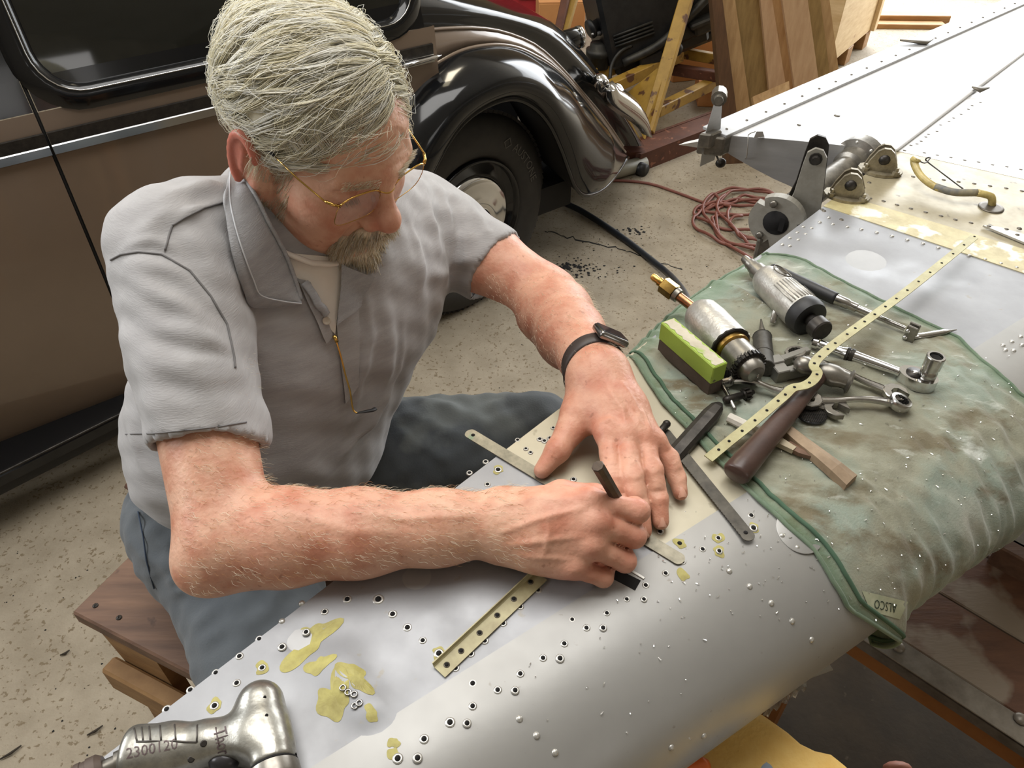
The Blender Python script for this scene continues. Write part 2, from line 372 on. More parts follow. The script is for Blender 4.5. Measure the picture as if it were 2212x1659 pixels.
panel('centre_skin', [JD[0], JD[1], JE[1], JE[0]], M_BEIGE2, .0004, n=14)
panel('far_skin', [JE[0], JE[1], JE[1]+D2*.25, JE[0]+DT*1.9], M_WHITE, .0008, n=10)
# spar web below the trailing edge
m = MB(); m.grid([[tep(s, .0006)-UP*.0005, tep(s, .0006)-UP*.11] for s in st]); m.build('spar_web', M_RIB, WING)
def bvh_of(*objs):
    V = []; Fc = []
    for o in objs:
        mw = wloc(o); b = len(V); V += [v.co+mw for v in o.data.vertices]; Fc += [tuple(b+i for i in p.vertices) for p in o.data.polygons]
    return BVHTree.FromPolygons(V, Fc)
bpy.context.view_layer.update()
WTREE = bvh_of(WBODY, NOSE)
def hitw(px, py, tree=None):
    r = ray(px, py).normalized(); h = (tree or WTREE).ray_cast(CAM, r)
    if h[0] is None: return onz(px, py, ZW), UP.copy()
    n = h[1] if h[1].dot(r) < 0 else -h[1]
    p = h[0]
    if n.z > .98: p = onz(px, py, ZW+.0008)
    else: p = p+n*.0003
    return p, n
def frame(n):
    x = n.orthogonal().normalized(); return x, n.cross(x)
# rivets and open rivet holes
domes = [(1575,1234),(1619,1267),(1666,1303),(1711,1342),(1753,1382),(1122,1553),(1159,1589),(1199,1626),(652,1303),(609,1342),
 (1799,484),(1830,490),(1861,495),(1894,502),(1927,510),(1960,518),(1994,526),(2027,535),(2060,543),(2094,552),(2128,560),(2162,569),(2196,578),
 (1735,490),(1753,493),(1722,502),(1740,506),(1706,514),(1724,518),(1690,528),(1706,531),(1771,480),(1790,470),(1689,1157),(1722,1183),
 (2167,746),(2186,738),(2205,727),(2172,756),(2190,757),(2208,745),(1520,1590),(1450,1615)]
flush = [(1856,392),(1878,394),(1865,405),(1941,370),(1943,380),(1910,378),(1973,381),(2007,385),(2039,388),(2071,392),(2105,396),(2139,401),(2174,406),(2208,412),
 (1859,431),(1880,428),(1909,434),(1938,442),(1968,450),(2000,458),(2033,466),(2064,474),(2098,481),(2132,490),(2166,498),(2200,507),(1818,474),(1780,455),(1776,452),
 (1968,314),(1990,305),(2000,296),(1981,311),(2006,290),(2024,284),(2032,270),(2050,262),(2060,255),(2076,247),(2092,236),(2100,228),(2118,221),(1954,325),(1997,330),(2025,335),(2054,340),(2084,346),(2114,350),(2144,356),(2175,360),(2205,366),
 (1690,233),(1726,270),(1808,250)]
holes = [(750,1294,1.2),(817,1294,1.5),(701,1321,1),(848,1326,1.2),(880,1355,1.2),(913,1383,1),(661,1365,1),(609,1397,1.1),(560,1380,1),(517,1417,1),(566,1442,1),(466,1453,1),(511,1475,1),(411,1490,1),(463,1524,1.1),(360,1532,1.1),
 (1162,1274,1),(1124,1310,1),(1087,1346,1),(1047,1384,1),(1017,1412,1),(984,1443,1),(1021,1476,1.1),(1219,1390,1),(1236,1338,.9),(1267,1356,1),(1303,1356,1),(1173,1421,1),(1210,1422,1.1),(1124,1455,1),(1075,1490,1),(1113,1491,1),(1021,1525,1),(972,1560,1.2),(1009,1562,1),(916,1596,1.1),(859,1638,1.2),(902,1637,1.1),(740,1485,1),(762,1497,1),(772,1522,1),
 (1239,1035,1),(1426,1148,1),(1552,1162,1),(1623,1113,1.1),(1518,1186,1),(1554,1190,1),(1474,1213,1.1),(1438,1238,1),(1395,1264,1),(1354,1294,.9),(1391,1294,.9),(1311,1324,.9),
 (1049,997,1),(1014,1021,1),(1053,1046,1),(1136,969,.8),(1146,977,.8),(1166,948,1),(1176,952,1),(1188,946,1),(1195,924,.8),(1118,950,.9)]
ringed = [(1468,1174),(1628,1140),(1552,1162),(1554,1190),(1475,1240),(948,1411),(1076,1014),(661,1365),(566,1442),(463,1524)]
for (x, y) in domes:
    p, n = hitw(x, y); ex, ey = frame(n); m = MB(); m.ball(p-n*.0005, .0031, .0031, .0022, 10, 4, ex, ey, n, half=True); m.build('rivet', M_RIVET if y < 1600 else M_RIVET, WING)
for (x, y) in flush:
    p, n = hitw(x, y); ex, ey = frame(n); m = MB(); m.ball(p-n*.0004, .0036, .0036, .0012, 8, 3, ex, ey, n, half=True); m.build('flush_rivet', M_RIVETD, WING)
for (x, y, k) in holes+[(x, y, 1.3) for x, y in ringed if (x, y) in ((1468,1174),(1628,1140),(948,1411),(1076,1014))]:
    p, n = hitw(x, y); ex, ey = frame(n); m = MB()
    m.lathe(p-n*.0006, n, [(0, .0036*k), (.0007, .0032*k), (.0010, .0024*k), (.0007, .0018*k)], 12, 0, up=ex, cap=False)
    m.lathe(p-n*.0006, n, [(0, .0018*k), (.00125, .0018*k)], 10, 1, up=ex)
    m.build('rivet_hole', [M_RIVET, M_HOLE], WING)
bpy.context.view_layer.update()
PTREE = bvh_of(*[o for o in WING.children if o.name.split('.')[0] in ('wing_skin', 'nose_skin')])
def blob(px, py, r, seed, el=1.0, ang=0, m_=None, name='primer_patch', n=22, lift=.0004, rough=.5):
    rr = random.Random(seed); p, nn = hitw(px, py); ex, ey = frame(nn); ex = Vector((math.cos(ang), math.sin(ang), 0)); ex = (ex-nn*ex.dot(nn)).normalized(); ey = nn.cross(ex)
    ph = [rr.random()*6 for _ in range(5)]; out = []
    for k in range(n):
        a = 2*pi*k/n; q = r*(1+rough*.5*sum(math.sin((j+2)*a+ph[j])/(j+1.5) for j in range(5)))
        x, y = q*math.cos(a)*el, q*math.sin(a); pt = p+ex*x+ey*y
        out.append(pt)
    def drop(q):
        h = PTREE.ray_cast(q+nn*.05, -nn); return h[0]+nn*.0003 if h[0] is not None else q+nn*.0002
    mid = [p.lerp(v, .5) for v in out]; out = [drop(v) for v in out]; mid = [drop(v) for v in mid]; p = drop(p)
    m = MB(); m.grid([out, mid], closed_v=True, smooth=False); m.add(mid+[p], [(k, (k+1) % n, n) for k in range(n)], 0, False); return m.build(name, m_ or M_YEL, WING)
for (x, y) in ringed: blob(x, y, .0058, x, 1.0, x, M_YEL, lift=-.0001)
blob(668,1388,.0135,3,1.7,.9,lift=.0032,n=44,rough=.8); blob(690,1440,.0085,4,1.2,.4,lift=.0028,n=36,rough=.8); blob(724,1508,.0135,5,1.3,2.2,lift=.0056,n=44,rough=.9); blob(768,1468,.0095,8,1.5,2.4,lift=.0062,n=40,rough=.9); blob(803,1546,.0045,9,1.6,2.3,lift=.0062,n=26); blob(850,1605,.004,11,1.2,.2); blob(850,1630,.005,12)
# dark slot between the skins below the fist and the raised lip beside it
def strip(name, a, b, wdt, th, m_, parent=WING, z=.0): 
    m = MB(); m.bar(a+UP*(th/2+z), b+UP*(th/2+z), wdt, th, bev=min(wdt, th)*.2); return m.build(name, m_, parent)
strip('panel_gap', onz(1290,1222,ZW), onz(1378,1266,ZW), .0125, .0012, M_HOLE)
strip('panel_lip', onz(1352,1228,ZW), onz(1392,1252,ZW), .003, .002, M_RIVET)
strip('panel_lip', onz(1452,1202,ZW), onz(1392,1172,ZW), .0022, .0022, M_HOLE)
# round inspection cover half under the cloth
p, n = hitw(1727,1148); ex, ey = frame(n); m = MB(); m.lathe(p-n*.0006, n, [(0, .0235), (.0008, .0235), (.0011, .0228)], 40, up=ex); m.build('inspection_cover', M_NOSE, WING, sharp=30)
# ---------------------------------------------------------------- control surface behind the spar
FLAP = thing('control_surface', 'bright white control surface hinged behind the wing, grey end rib facing', 'aircraft flap', (1.0, 1.7, .95))
fa, fb = onz(1548,291,ZW), onz(1934,328,ZW)-DT*.0; ft = onz(2020,85,ZW); dF = (ft-fa).normalized()
A = [fa, fb, fb+DT*1.9, fa+dF*1.7]
P = []; N_ = 12
for i in range(N_+1):
    a = A[0].lerp(A[3], i/N_); b = A[1].lerp(A[2], i/N_); row = []
    for j in range(9):
        t = j/8; row.append(a.lerp(b, t)+UP*(.004*math.sin(pi*t)))
    for j in range(8, -1, -1):
        t = j/8; row.append(a.lerp(b, t)-UP*(.020+.085*math.sin(pi*.5*min(1, t*1.15))))
    P.append(row)
m = MB(); m.grid(P[:], closed_v=True); m.build('upper_skin', M_WHITE, FLAP, sharp=50)
dR = (fb-fa).normalized(); nR = Vector((dR.y, -dR.x, 0)); nR = nR if nR.y < 0 else -nR
m = MB(); r = P[0]; m.add([p+nR*.002 for p in r]+[p+nR*.0005 for p in r], [tuple(range(len(r)))]+[(i, (i+1) % len(r), len(r)+(i+1) % len(r), len(r)+i) for i in range(len(r))], 0, False); m.build('end_rib', M_RIB, FLAP)
# trailing strip along the rear edge
m = MB(); q0 = fa-dR*.005+UP*.004; q1 = A[3]-dR*.005+UP*.004; m.bar(q0, q1, .055, .006, bev=.001); m.build('trailing_strip', M_RIB, FLAP)
for k in range(26):
    p = q0.lerp(q1, .01+.036*k)+UP*.003+dR*.012; m = MB(); m.ball(p, .003, .003, .0018, 6, 3, half=True); m.build('rivet', M_RIVETD, FLAP)
for x, y, r_ in ((1808,250,.006),(1726,270,.004)):
    p = onz(x, y, ZW+.004); m = MB(); m.lathe(p, UP, [(0, r_), (.001, r_)], 10); m.build('drain_hole', M_RIVETD, FLAP)
# gap seal between control surface and wing
m = MB(); m.tube([fb+DT*.0+UP*.004, fb+DT*.6+UP*.005, fb+DT*1.9+UP*.004], .0035, 8); m.build('seal', M_WHITE, FLAP)
# dark blades sticking up at the far seams
for (a, b, c) in (((1945,87),(1998,92),(2015,84)), ((2100,188),(2115,194),(2137,189))):
    m = MB(); p, q, r = onz(*a, ZW+.014), onz(*b, ZW+.010), onz(*c, ZW+.014); m.tube([p, q, r], [.004, .011, .003], 8, flat=.4); m.build('hinge_fairing', M_RIVETD, FLAP)
# torn white tag on a wire near the corner
m = MB(); a, b, c, d = onz(1628,298,ZW+.003), onz(1652,296,ZW+.003), onz(1648,284,ZW+.022), onz(1634,284,ZW+.03); m.add([a, b, c, d], [(0,1,2,3)], 0, False); m.build('paper_tag', M_WHITE, FLAP)
m = MB(); m.tube(smooth_pts([onz(1632,284,ZW+.03), onz(1618,290,ZW+.012), onz(1616,300,ZW+.004), onz(1615,312,ZW-.01)+nR*.01, onz(1612,335,ZW-.035)+nR*.01, onz(1600,345,ZW-.055)]), .0011, 5); m.build('wire', M_RIVET, FLAP)
# bracket horn with hinge bolt, small tab
m = MB(); b0 = onz(1553,292,ZW); ez_ = UP; m.prism([(-.022,-.055),(.022,-.055),(.024,.0),(.014,.05),(.010,.075),(-.010,.075),(-.014,.05),(-.024,0)], b0-dR*.012, dF, UP, nR, -.004, .004); m.build('horn_bracket', M_RIB, FLAP)
m = MB(); m.lathe(b0-dR*.012+UP*.072+nR*-.022, nR, [(0,.009),(.008,.009),(.008,.014),(.036,.014),(.036,.009),(.046,.008)], 12); m.build('hinge_bolt', M_STEEL, FLAP, sharp=30)
m = MB(); m.box(onz(1542,312,ZW-.015), dR, dF, UP, .024, .012, .018, .003); m.box(onz(1533,300,ZW-.002), dR, dF, UP, .012, .016, .014, .003); m.build('hinge_block', M_STEEL, FLAP)
m = MB(); p0, p1, p2 = onz(1466,313,ZW-.03), onz(1530,302,ZW-.012), onz(1528,322,ZW-.04); m.add([p0, p1, p2, p0+dF*.02, p1+dF*.05, p2+dF*.05], [(0,1,2),(3,5,4),(0,3,4,1),(1,4,5,2),(2,5,3,0)], 0, False); m.build('tab', M_WHITE, FLAP)
m = MB(); m.tube([onz(1545,330,ZW-.03), onz(1552,345,ZW-.07), onz(1556,352,ZW-.08)], .002, 5); m.ball(onz(1557,352,ZW-.085), .011, .008, .010, 8, 6); m.build('cable_end', M_DSTEEL, FLAP)
# torque tube with flange, lever and pivot
M_FLG = mat('grey_fitting', srgb(158,155,146), .5, .25, col2=srgb(132,128,118), scale=30, bump=.1)
TUBE = thing('torque_tube', 'grey steel torque tube with round flange and upright lever beside the wing', 'torque tube', (.5, 1.25, .95))
q = onz(1850,350,ZW-.022); e = onz(1690,462,ZW-.040); d = (e-q).normalized()
L = (e-q).length
m = MB(); m.lathe(q, d, [(-.02,.044),(.004,.044),(.008,.032),(.03,.030),(.034,.0235),(L-.005,.0235)], 28); m.build('tube', M_STEEL, TUBE, sharp=35)
for k in range(8):
    an = 2*pi*k/8; u = d.orthogonal().normalized(); w_ = d.cross(u); p = q+d*.004+(u*math.cos(an)+w_*math.sin(an))*.038; m = MB(); m.ball(p, .004, n=7, m=5); m.build('bolt', M_RIVET, TUBE)
e2 = onz(1678,478,ZW-.034); dd = (onz(1660,486,ZW-.034)-onz(1700,470,ZW-.034)); dd = (d*.75+Vector((0,-1,.15))*.4).normalized()
FC = e2; u = (UP-dd*UP.dot(dd)).normalized(); v_ = dd.cross(u)
m = MB(); ou = []; 
for k in range(40):
    a = 2*pi*k/40; r_ = .045 - (.012 if k in (5, 19, 31) else 0); ou.append((r_*math.cos(a), r_*math.sin(a)))
m.prism(ou, FC, u, v_, dd, -.010, .006); m.build('flange', M_FLG, TUBE)
m = MB(); m.lathe(FC+dd*.0061, dd, [(0,.021),(.001,.021)], 18); m.box(FC+dd*.0066-v_*.010, u, v_, dd, .012, .004, .0012); m.build('bore', M_HOLE, TUBE)
for k in (.3, 2.5, 4.4):
    m = MB(); m.lathe(FC+dd*.006+(u*math.cos(k)+v_*math.sin(k))*.034, dd, [(0,.006),(.006,.006),(.007,.004)], 8); m.build('stud', M_STEEL, TUBE)
b0 = onz(1722,455,ZW-.02); nl = (Vector((0,-1,0))+d*.6); nl.z = 0; nl.normalize(); sl = Vector((nl.y, -nl.x, 0)); sl = sl if sl.x > 0 else -sl
for k in (0, .018):
    m = MB(); m.prism([(-.026,-.055),(.036,-.055),(.036,.0),(.028,.055),(.022,.095),(.014,.106),(.002,.108),(-.008,.100),(-.010,.08),(-.012,.03),(-.018,.0),(-.026,-.015)], b0-nl*k*1.2+UP*(.012 if k else 0), sl, UP, nl, -.003, .003); m.build('lever_plate', M_FLG if not k else M_DSTEEL, TUBE)
m = MB(); m.lathe(b0+UP*.092+sl*.006-nl*.03, nl, [(0,.010),(.036,.010),(.036,.007),(.042,.006)], 10); m.build('pivot_bolt', M_DSTEEL, TUBE, sharp=30)
m = MB(); m.box(b0-UP*.075, sl, nl, UP, .05, .022, .03, .004); m.build('mount', M_STEEL, TUBE)
# two lug fittings bolted on the skin
M_LUG = mat('lug_metal', srgb(164,154,130), .42, .5, col2=srgb(112,104,86), scale=60, bump=.2)
for (x, y, lab) in ((1828,425,'small two-eared lug fitting on the wing edge below the torque tube'), (1900,370,'small two-eared lug fitting on the wing beside the white control surface')):
    c = onz(x, y, ZW+.001); t = thing('lug_fitting', lab, 'bracket', c, 'lug fittings on the wing')
    ax_ = Vector((.84,-.3,0)).normalized(); ay_ = Vector((.3,.84,0)).normalized()
    m = MB(); m.prism([(.036*math.cos(a)*(1 if abs(math.sin(a)) < .7 else .9), .026*math.sin(a)) for a in [2*pi*k/14 for k in range(14)]], c, ax_, ay_, UP, 0, .005); m.build('base', M_LUG, t)
    for off in (-.010, .008):
        m = MB(); m.prism([(-.027,0),(.027,0),(.022,.016),(.013,.034),(.005,.040),(-.005,.040),(-.013,.034),(-.022,.016)], c+UP*.005+ay_*off, ax_, UP, ay_, -.003, .003); m.build('ear', M_LUG, t)
    m = MB(); m.lathe(c+UP*.026-ay_*.018, ay_, [(0,.006),(.006,.010),(.032,.010),(.036,.006)], 10); m.build('pin', M_DSTEEL, t)
    for k in (-1, 1):
        m = MB(); m.lathe(c+ax_*k*.024-ay_*.014+UP*.004, UP, [(0,.006),(.006,.006),(.006,.003),(.012,.003)], 6, smooth=False); m.build('nut', M_LUG, t)
# wiring stub in clear sleeve
t = thing('wire_loom', 'yellowed tape-wrapped wire loom poking out of a hole in the wing skin', 'wire', onz(2143,442,ZW))
M_LOOM = mat('yellowed_sleeve', srgb(205,186,120), .35, col2=srgb(150,132,80), scale=60, bump=.2)
lp = [onz(2143,444,ZW), onz(2140,424,ZW+.016), onz(2110,416,ZW+.020), onz(2060,415,ZW+.018), onz(2020,403,ZW+.018), onz(1990,380,ZW+.025), onz(1975,352,ZW+.036), onz(1981,342,ZW+.044)]
m = MB(); m.tube(smooth_pts(lp[:3]), .006, 8); m.tube(smooth_pts(lp[3:]), [.006]*20+[.0075]*5, 8); m.build('sleeve', M_LOOM, t)
m = MB(); m.tube(smooth_pts(lp[2:5]), .0062, 8); m.build('blue_tape', mat('blue_grey_tape', srgb(84,90,98), .5, col2=srgb(150,140,110), scale=50), t)
m = MB(); m.tube(smooth_pts([onz(1978,344,ZW+.044), onz(1998,352,ZW+.03), onz(2010,340,ZW+.03), onz(2000,346,ZW+.02), onz(2030,370,ZW+.012), onz(2080,408,ZW+.014)]), .0012, 5); m.build('lacing_wire', M_DSTEEL, t)
m = MB(); m.lathe(onz(2141,448,ZW+.0012), UP, [(0,.019),(.0006,.019),(.0006,.0145)], 20, 0); m.lathe(onz(2141,448,ZW+.0012), UP, [(0,.0145),(.0004,.0145)], 18, 1); m.build('grommet', [M_RIVETD, M_HOLE], t)
m = MB(); m.prism([(0,0),(.16,-.02),(.16,.03),(.02,.012)], onz(2122,490,ZW+.002), (onz(2212,522,ZW)-onz(2122,490,ZW)).normalized(), Vector((.6,.8,0)), UP, 0, .003); m.build('doubler_plate', M_RIVET, WING)
for x, y in ((2134,494),(2172,500),(2200,498),(2195,512)):
    p, n = hitw(x, y); m = MB(); m.ball(p+n*.003, .004, .004, .0025, 8, 3, half=True); m.build('rivet', M_RIVETD, WING)
# ================================================================ the old car
M_BROWN = mat('brown_car_paint', srgb(124,107,92), .3, .1, coat=.6, col2=srgb(117,101,86), scale=3)
M_BLACKP = mat('black_car_paint', srgb(18,19,21), .12, 0, coat=.22, spec=.36)
M_RUBBER = mat('tyre_rubber', srgb(40,39,38), .7, col2=srgb(50,48,46), scale=30, bump=.1)
M_GLASSD = mat('dark_window_glass', srgb(16,18,16), .03, 0, coat=1)
M_UNDER = mat('underbody_black', srgb(14,13,13), .8)
M_TEAL = mat('black_car_interior', srgb(24,24,24), .8)
CAR = thing('vintage_car', 'two-tone brown and black vintage saloon car parked behind the man', 'car', (-.6, 2.3, 0))
AXD = Vector((.803,.596,0)); ND = Vector((.596,-.803,0)); CD = -1.86
def dp(s, z, o=0): return AXD*s+ND*(CD+o)+UP*z
def side_off(z):
    if z < .72: return -.045*((.72-z)/.52)**2
    if z < .985: return -.012*((z-.72)/.26)**2
    return -.012-.30*(z-.985)
def body_panel(name, s0, s1, z0, z1, m_, n=12, nz=14):
    P = [[dp(s0+(s1-s0)*i/n, z0+(z1-z0)*j/nz, side_off(z0+(z1-z0)*j/nz)) for j in range(nz+1)] for i in range(n+1)]
    m = MB(); m.grid(P); m.grid([[p for p in P[0]], [p-ND*.012 for p in P[0]]]); m.grid([[p for p in P[-1]], [p-ND*.012 for p in P[-1]]])
    return m.build(name, m_, CAR)
G = .143
body_panel('front_door', -2.3, G-.004, .2, .985, M_BROWN); body_panel('rear_door', G+.004, .90, .2, .985, M_BROWN); body_panel('rear_quarter', .903, 1.13, .80, .985, M_BROWN, 6, 6)
body_panel('upper_side', -2.3, G-.005, .987, 1.05, M_BLACKP, 10, 4); body_panel('upper_side', G+.005, 1.10, .987, 1.05, M_BLACKP, 10, 4)
for a, b in ((-2.3, G-.003), (G+.003, 1.115)):
    P = []
    for i in range(9):
        s = a+(b-a)*i/8; o = side_off(.91)
        P.append([dp(s, .945, o+.001), dp(s, .944, o+.007), dp(s, .918, o+.007), dp(s, .916, o+.010), dp(s, .899, o+.012), dp(s, .893, o+.001)])
    m = MB(); m.grid([r[:3] for r in P], 1, smooth=False); m.grid([r[2:] for r in P], 0, smooth=False); m.grid([[p for p in P[-1]], [p-ND*.01 for p in P[-1]]]); m.build('chrome_trim', [M_CHROME, M_DSTEEL], CAR)
# spear point of the trim near the rear wing
m = MB(); a, b = dp(1.0, .912, .012), onp(953, 119, ND*(CD+.012), ND); m.tube([a, a.lerp(b, .5), a.lerp(b, .85), b], [.014, .013, .010, .003], 8, flat=.5); m.build('chrome_spear', M_CHROME, CAR)
# window frames and panes, leaning inwards
NT = (ND*.957+UP*.29).normalized(); UT = (UP*.957-ND*.29).normalized(); W0 = dp(0, 1.0, side_off(1.0))
def win(s0, s1, h0, h1):
    def rr(x0, x1, y0, y1, r, k=7):
        o = []
        for cx, cy, a0 in ((x1-r, y1-r, 0), (x0+r, y1-r, pi/2), (x0+r, y0+r, pi), (x1-r, y0+r, 1.5*pi)):
            o += [(cx+r*math.cos(a0+pi/2*i/k), cy+r*math.sin(a0+pi/2*i/k)) for i in range(k+1)]
        return o
    def pts(o, d): return [W0+AXD*x+UT*y+NT*d for x, y in o]
    a = rr(s0-.055, s1+.055, h0-.055, h1+.05, .12); b = rr(s0-.03, s1+.03, h0-.03, h1+.03, .10); c = rr(s0-.012, s1+.012, h0-.012, h1+.012, .085); d = rr(s0, s1, h0, h1, .075)
    m = MB(); m.grid([pts(a, .002), pts(b, .022), pts(c, .020), pts(d, -.004)], closed_v=True); m.build('window_frame', M_BLACKP, CAR)
    e = rr(s0-.017, s1+.017, h0-.017, h1+.017, .09); m = MB(); m.tube([p for p in pts(e, .0215)], .0016, 5, closed=True); m.build('chrome_bead', M_CHROME, CAR)
    m = MB(); P = pts(d, -.003); m.add(P, [tuple(range(len(P)))], 0, False); m.build('window_pane', M_GLASSD, CAR)
pL = onp(112, 172, W0, NT); sL = (pL-W0).dot(AXD); hL = (pL-W0).dot(UT)
win(sL-.012, sL+.86, hL-.015, hL+.42); win(-1.0, G-.19, hL-.015, hL+.42)
m = MB()   # black shell round the windows
P = [[W0+AXD*x+UT*y-NT*.004 for y in (0, .2, .5, .6)]+[W0+AXD*x+UT*.66-ND*.25+UP*.03, W0+AXD*x+UT*.66-ND*.7+UP*.05] for x in (-2.3, G-.006)]
m.grid(P, smooth=False); P = [[q+AXD*d for q in r] for r, d in ((P[1], .012), (P[1], 1.10-G))]; m.grid(P, smooth=False); m.build('roof', M_BLACKP, CAR)
m = MB(); m.tube([dp(G, z, side_off(z)-.006) for z in (.2, .4, .6, .8, .985, 1.05)]+[W0+AXD*(G-.012)+UT*.2-NT*.006, W0+AXD*(G-.03)+UT*.5-NT*.006], .0042, 6); m.build('door_gap', M_UNDER, CAR)
# running board
rb = []
for px, py in ((-900, 1480), (-330, 1190), (0, 1024), (239, 905), (460, 797)): rb.append(onz(px, py, .20))
P = []
for p in rb:
    inn = p-ND*(p.dot(ND)-(CD-.03)); P.append([inn+UP*.012, p+UP*.004-ND*.012, p, p-UP*.006+ND*.004, p-UP*.035+ND*.002, p-UP*.040-ND*.02, p-UP*.070-ND*.012, p-UP*.075-ND*.05, inn-UP*.075])
m = MB(); m.grid(P); m.build('running_board', M_BLACKP, CAR, sharp=30)
m = MB(); m.tube([p+UP*.001 for p in rb], .004, 6); m.tube([p-UP*.040-ND*.012 for p in rb], .003, 6); m.build('board_bead', M_DSTEEL, CAR)
# rear body: black tail with brown sweep
AX = Vector((.766,.643,0)); NX = Vector((.643,-.766,0))
def cp(px, py, c): return onp(px, py, NX*c, NX)
def rail(pts, c0, c1, n=26):
    L = [cp(x, y, lerp(c0, c1, i/(len(pts)-1))) for i, (x, y) in enumerate(pts)]; S = smooth_pts(L, 10)
    d = [0]
    for a, b in zip(S, S[1:]): d.append(d[-1]+(b-a).length)
    out = []
    for i in range(n):
        t = d[-1]*i/(n-1); k = max(j for j in range(len(d)) if d[j] <= t+1e-9); k = min(k, len(S)-2); f = (t-d[k])/max(1e-9, d[k+1]-d[k]); out.append(S[k].lerp(S[k+1], min(1, f)))
    return out
RF = rail([(760,260),(850,215),(905,165),(940,138),(985,113),(1050,97),(1105,100),(1150,117),(1195,145),(1240,190),(1275,235),(1310,285),(1340,322)], -1.83, -2.02)
RB = rail([(760,92),(850,75),(930,64),(1000,60),(1050,62),(1100,73),(1160,100),(1215,150),(1262,205),(1292,240),(1318,275),(1345,315)], -1.85, -2.06)
TOP = rail([(700,-170),(850,-110),(960,-55),(1050,-15),(1130,12),(1182,48),(1236,106),(1276,160),(1304,202),(1330,248),(1358,300)], -2.22, -2.34)
def loft(rails, n=8, bul=.0, name='x', m_=None, closed=False, parent=CAR, w=None):
    P = []
    for i in range(len(rails[0])):
        c = [r[i] for r in rails]; P.append(smooth_pts(c, n) if len(c) > 2 else [c[0].lerp(c[1], k/n)+NX*(bul*math.sin(pi*k/n)) for k in range(n+1)])
    m = MB(); m.grid(P); return m.build(name, m_, parent)
loft([RF, RB], 6, .012, 'brown_sweep', M_BROWN)
MID = [a.lerp(b, .45)+NX*.10+UP*.02 for a, b in zip(RB, TOP)]
FAR = [p-NX*.75+UP*.05 for p in TOP]; FAR2 = [p-NX*1.25-UP*.15 for p in TOP]
loft([RB, MID, TOP, FAR, FAR2], 7, 0, 'tail', M_BLACKP)
m = MB(); m.tube([p+NX*.002 for p in RB], .006, 6); m.build('sweep_bead', M_BROWN, CAR)
# rear wing (mudguard)
ARCH = rail([(872,640),(880,560),(893,480),(920,400),(960,320),(1000,265),(1050,229),(1105,213),(1150,230),(1185,268),(1210,320),(1228,370),(1243,405),(1263,421),(1300,409),(1330,376),(1355,340)], -1.735, -1.80, 44)
ARCH = [p-NX*(.20*max(0, (i-36)/7)**1.2) for i, p in enumerate(ARCH)]
for i in range(37, 44):   # keep the lower rear edge on its photographed line
    pass
A2 = [(872,640),(880,560),(893,480),(920,400),(960,320),(1000,265),(1050,229),(1105,213),(1150,230),(1185,268),(1210,320),(1228,370),(1243,405),(1263,421),(1300,409),(1330,376),(1355,340)]
cc = [-1.735]*12+[-1.74,-1.75,-1.80,-1.88,-1.96]
LL = smooth_pts([cp(x, y, c) for (x, y), c in zip(A2, cc)], 6)
C2 = [(800,300),(810,290),(830,250),(850,222),(875,195),(905,165),(945,136),(1000,108),(1060,97),(1110,101),(1150,117),(1195,145),(1235,185),(1268,225),(1295,262),(1325,300),(1350,328)]
c2 = [-1.83]*6+[-1.835,-1.84,-1.85,-1.86,-1.88,-1.90,-1.93,-1.96,-1.98,-2.0,-2.02]
KK = smooth_pts([cp(x, y, c) for (x, y), c in zip(C2, c2)], 6)
P = []
nn_ = len(LL)
for i, (a, c) in enumerate(zip(LL, KK)):
    f = min(1, (nn_-1-i)/14); d = c-a
    b1 = a+d*.22+NX*(.085*f+.012); b2 = a+d*.80+NX*(.150*f+.010)+UP*.025*f; row = []
    for k in range(13):
        t = k/12; row.append(a*(1-t)**3+b1*3*t*(1-t)**2+b2*3*t*t*(1-t)+c*t**3)
    P.append(row)
m = MB(); m.grid(P); m.grid([[r[0] for r in P], [r[0]-NX*.03+(r[1]-r[0])*.1 for r in P], [r[0]-NX*.22+(r[3]-r[0])*.5 for r in P]], mi=1); m.build('mudguard', [M_BLACKP, M_UNDER], CAR)
m = MB(); m.tube([r[0]+NX*.003 for r in P], .0075, 8); m.build('mudguard_edge', M_BLACKP, CAR)
m = MB(); m.tube([r[-1]+NX*.002 for r in P[18:]], .006, 6); m.build('mudguard_piping', M_BROWN, CAR)
m = MB()   # dark wheel well and floor of the car
m.box(dp(1.12, .52, -.25), AXD, ND, UP, .46, .015, .22); m.box(dp(-.4, .30, -.75), AXD, ND, UP, 2.1, .68, .05); m.build('underbody', M_UNDER, CAR)
m = MB(); m.bar(onz(1160,372,.17), onz(1262,378,.17), .05, .05); m.tube(smooth_pts([onz(1190,330,.25), onz(1196,352,.2), onz(1215,370,.16)]), .012, 6); m.build('axle', M_UNDER, CAR)
# wheel
WN = Vector((.695,-.719,0)); WX = Vector((.719,.695,0)); RT = .350
HC = onz(1028, 480, RT)
m = MB(); pr = [(-.175,.20),(-.178,.27),(-.165,.325),(-.14,.345),(-.09,RT),(-.045,.347),(-.02,.335),(-.006,.312),(.004,.285),(.006,.262),(.001,.240),(-.006,.222),(-.014,.212),(-.02,.206)]
m.lathe(HC, WN, pr, 64, cap=False); m.build('tyre', M_RUBBER, CAR)
m = MB()
for k in range(96):   # tread blocks
    a = 2*pi*k/96
    for o, tw in ((-.135, .4), (-.09, 0), (-.05, -.4)):
        c = HC+WN*o+(WX*math.cos(a)+UP*math.sin(a))*(RT-.0015); t = WX*-math.sin(a)+UP*math.cos(a)
        m.box(c, (t+WN*tw), (WN-t*tw), (WX*math.cos(a)+UP*math.sin(a)), .008, .016, .005)
tag(m.build('tread', M_RUBBER, CAR), kind='stuff')
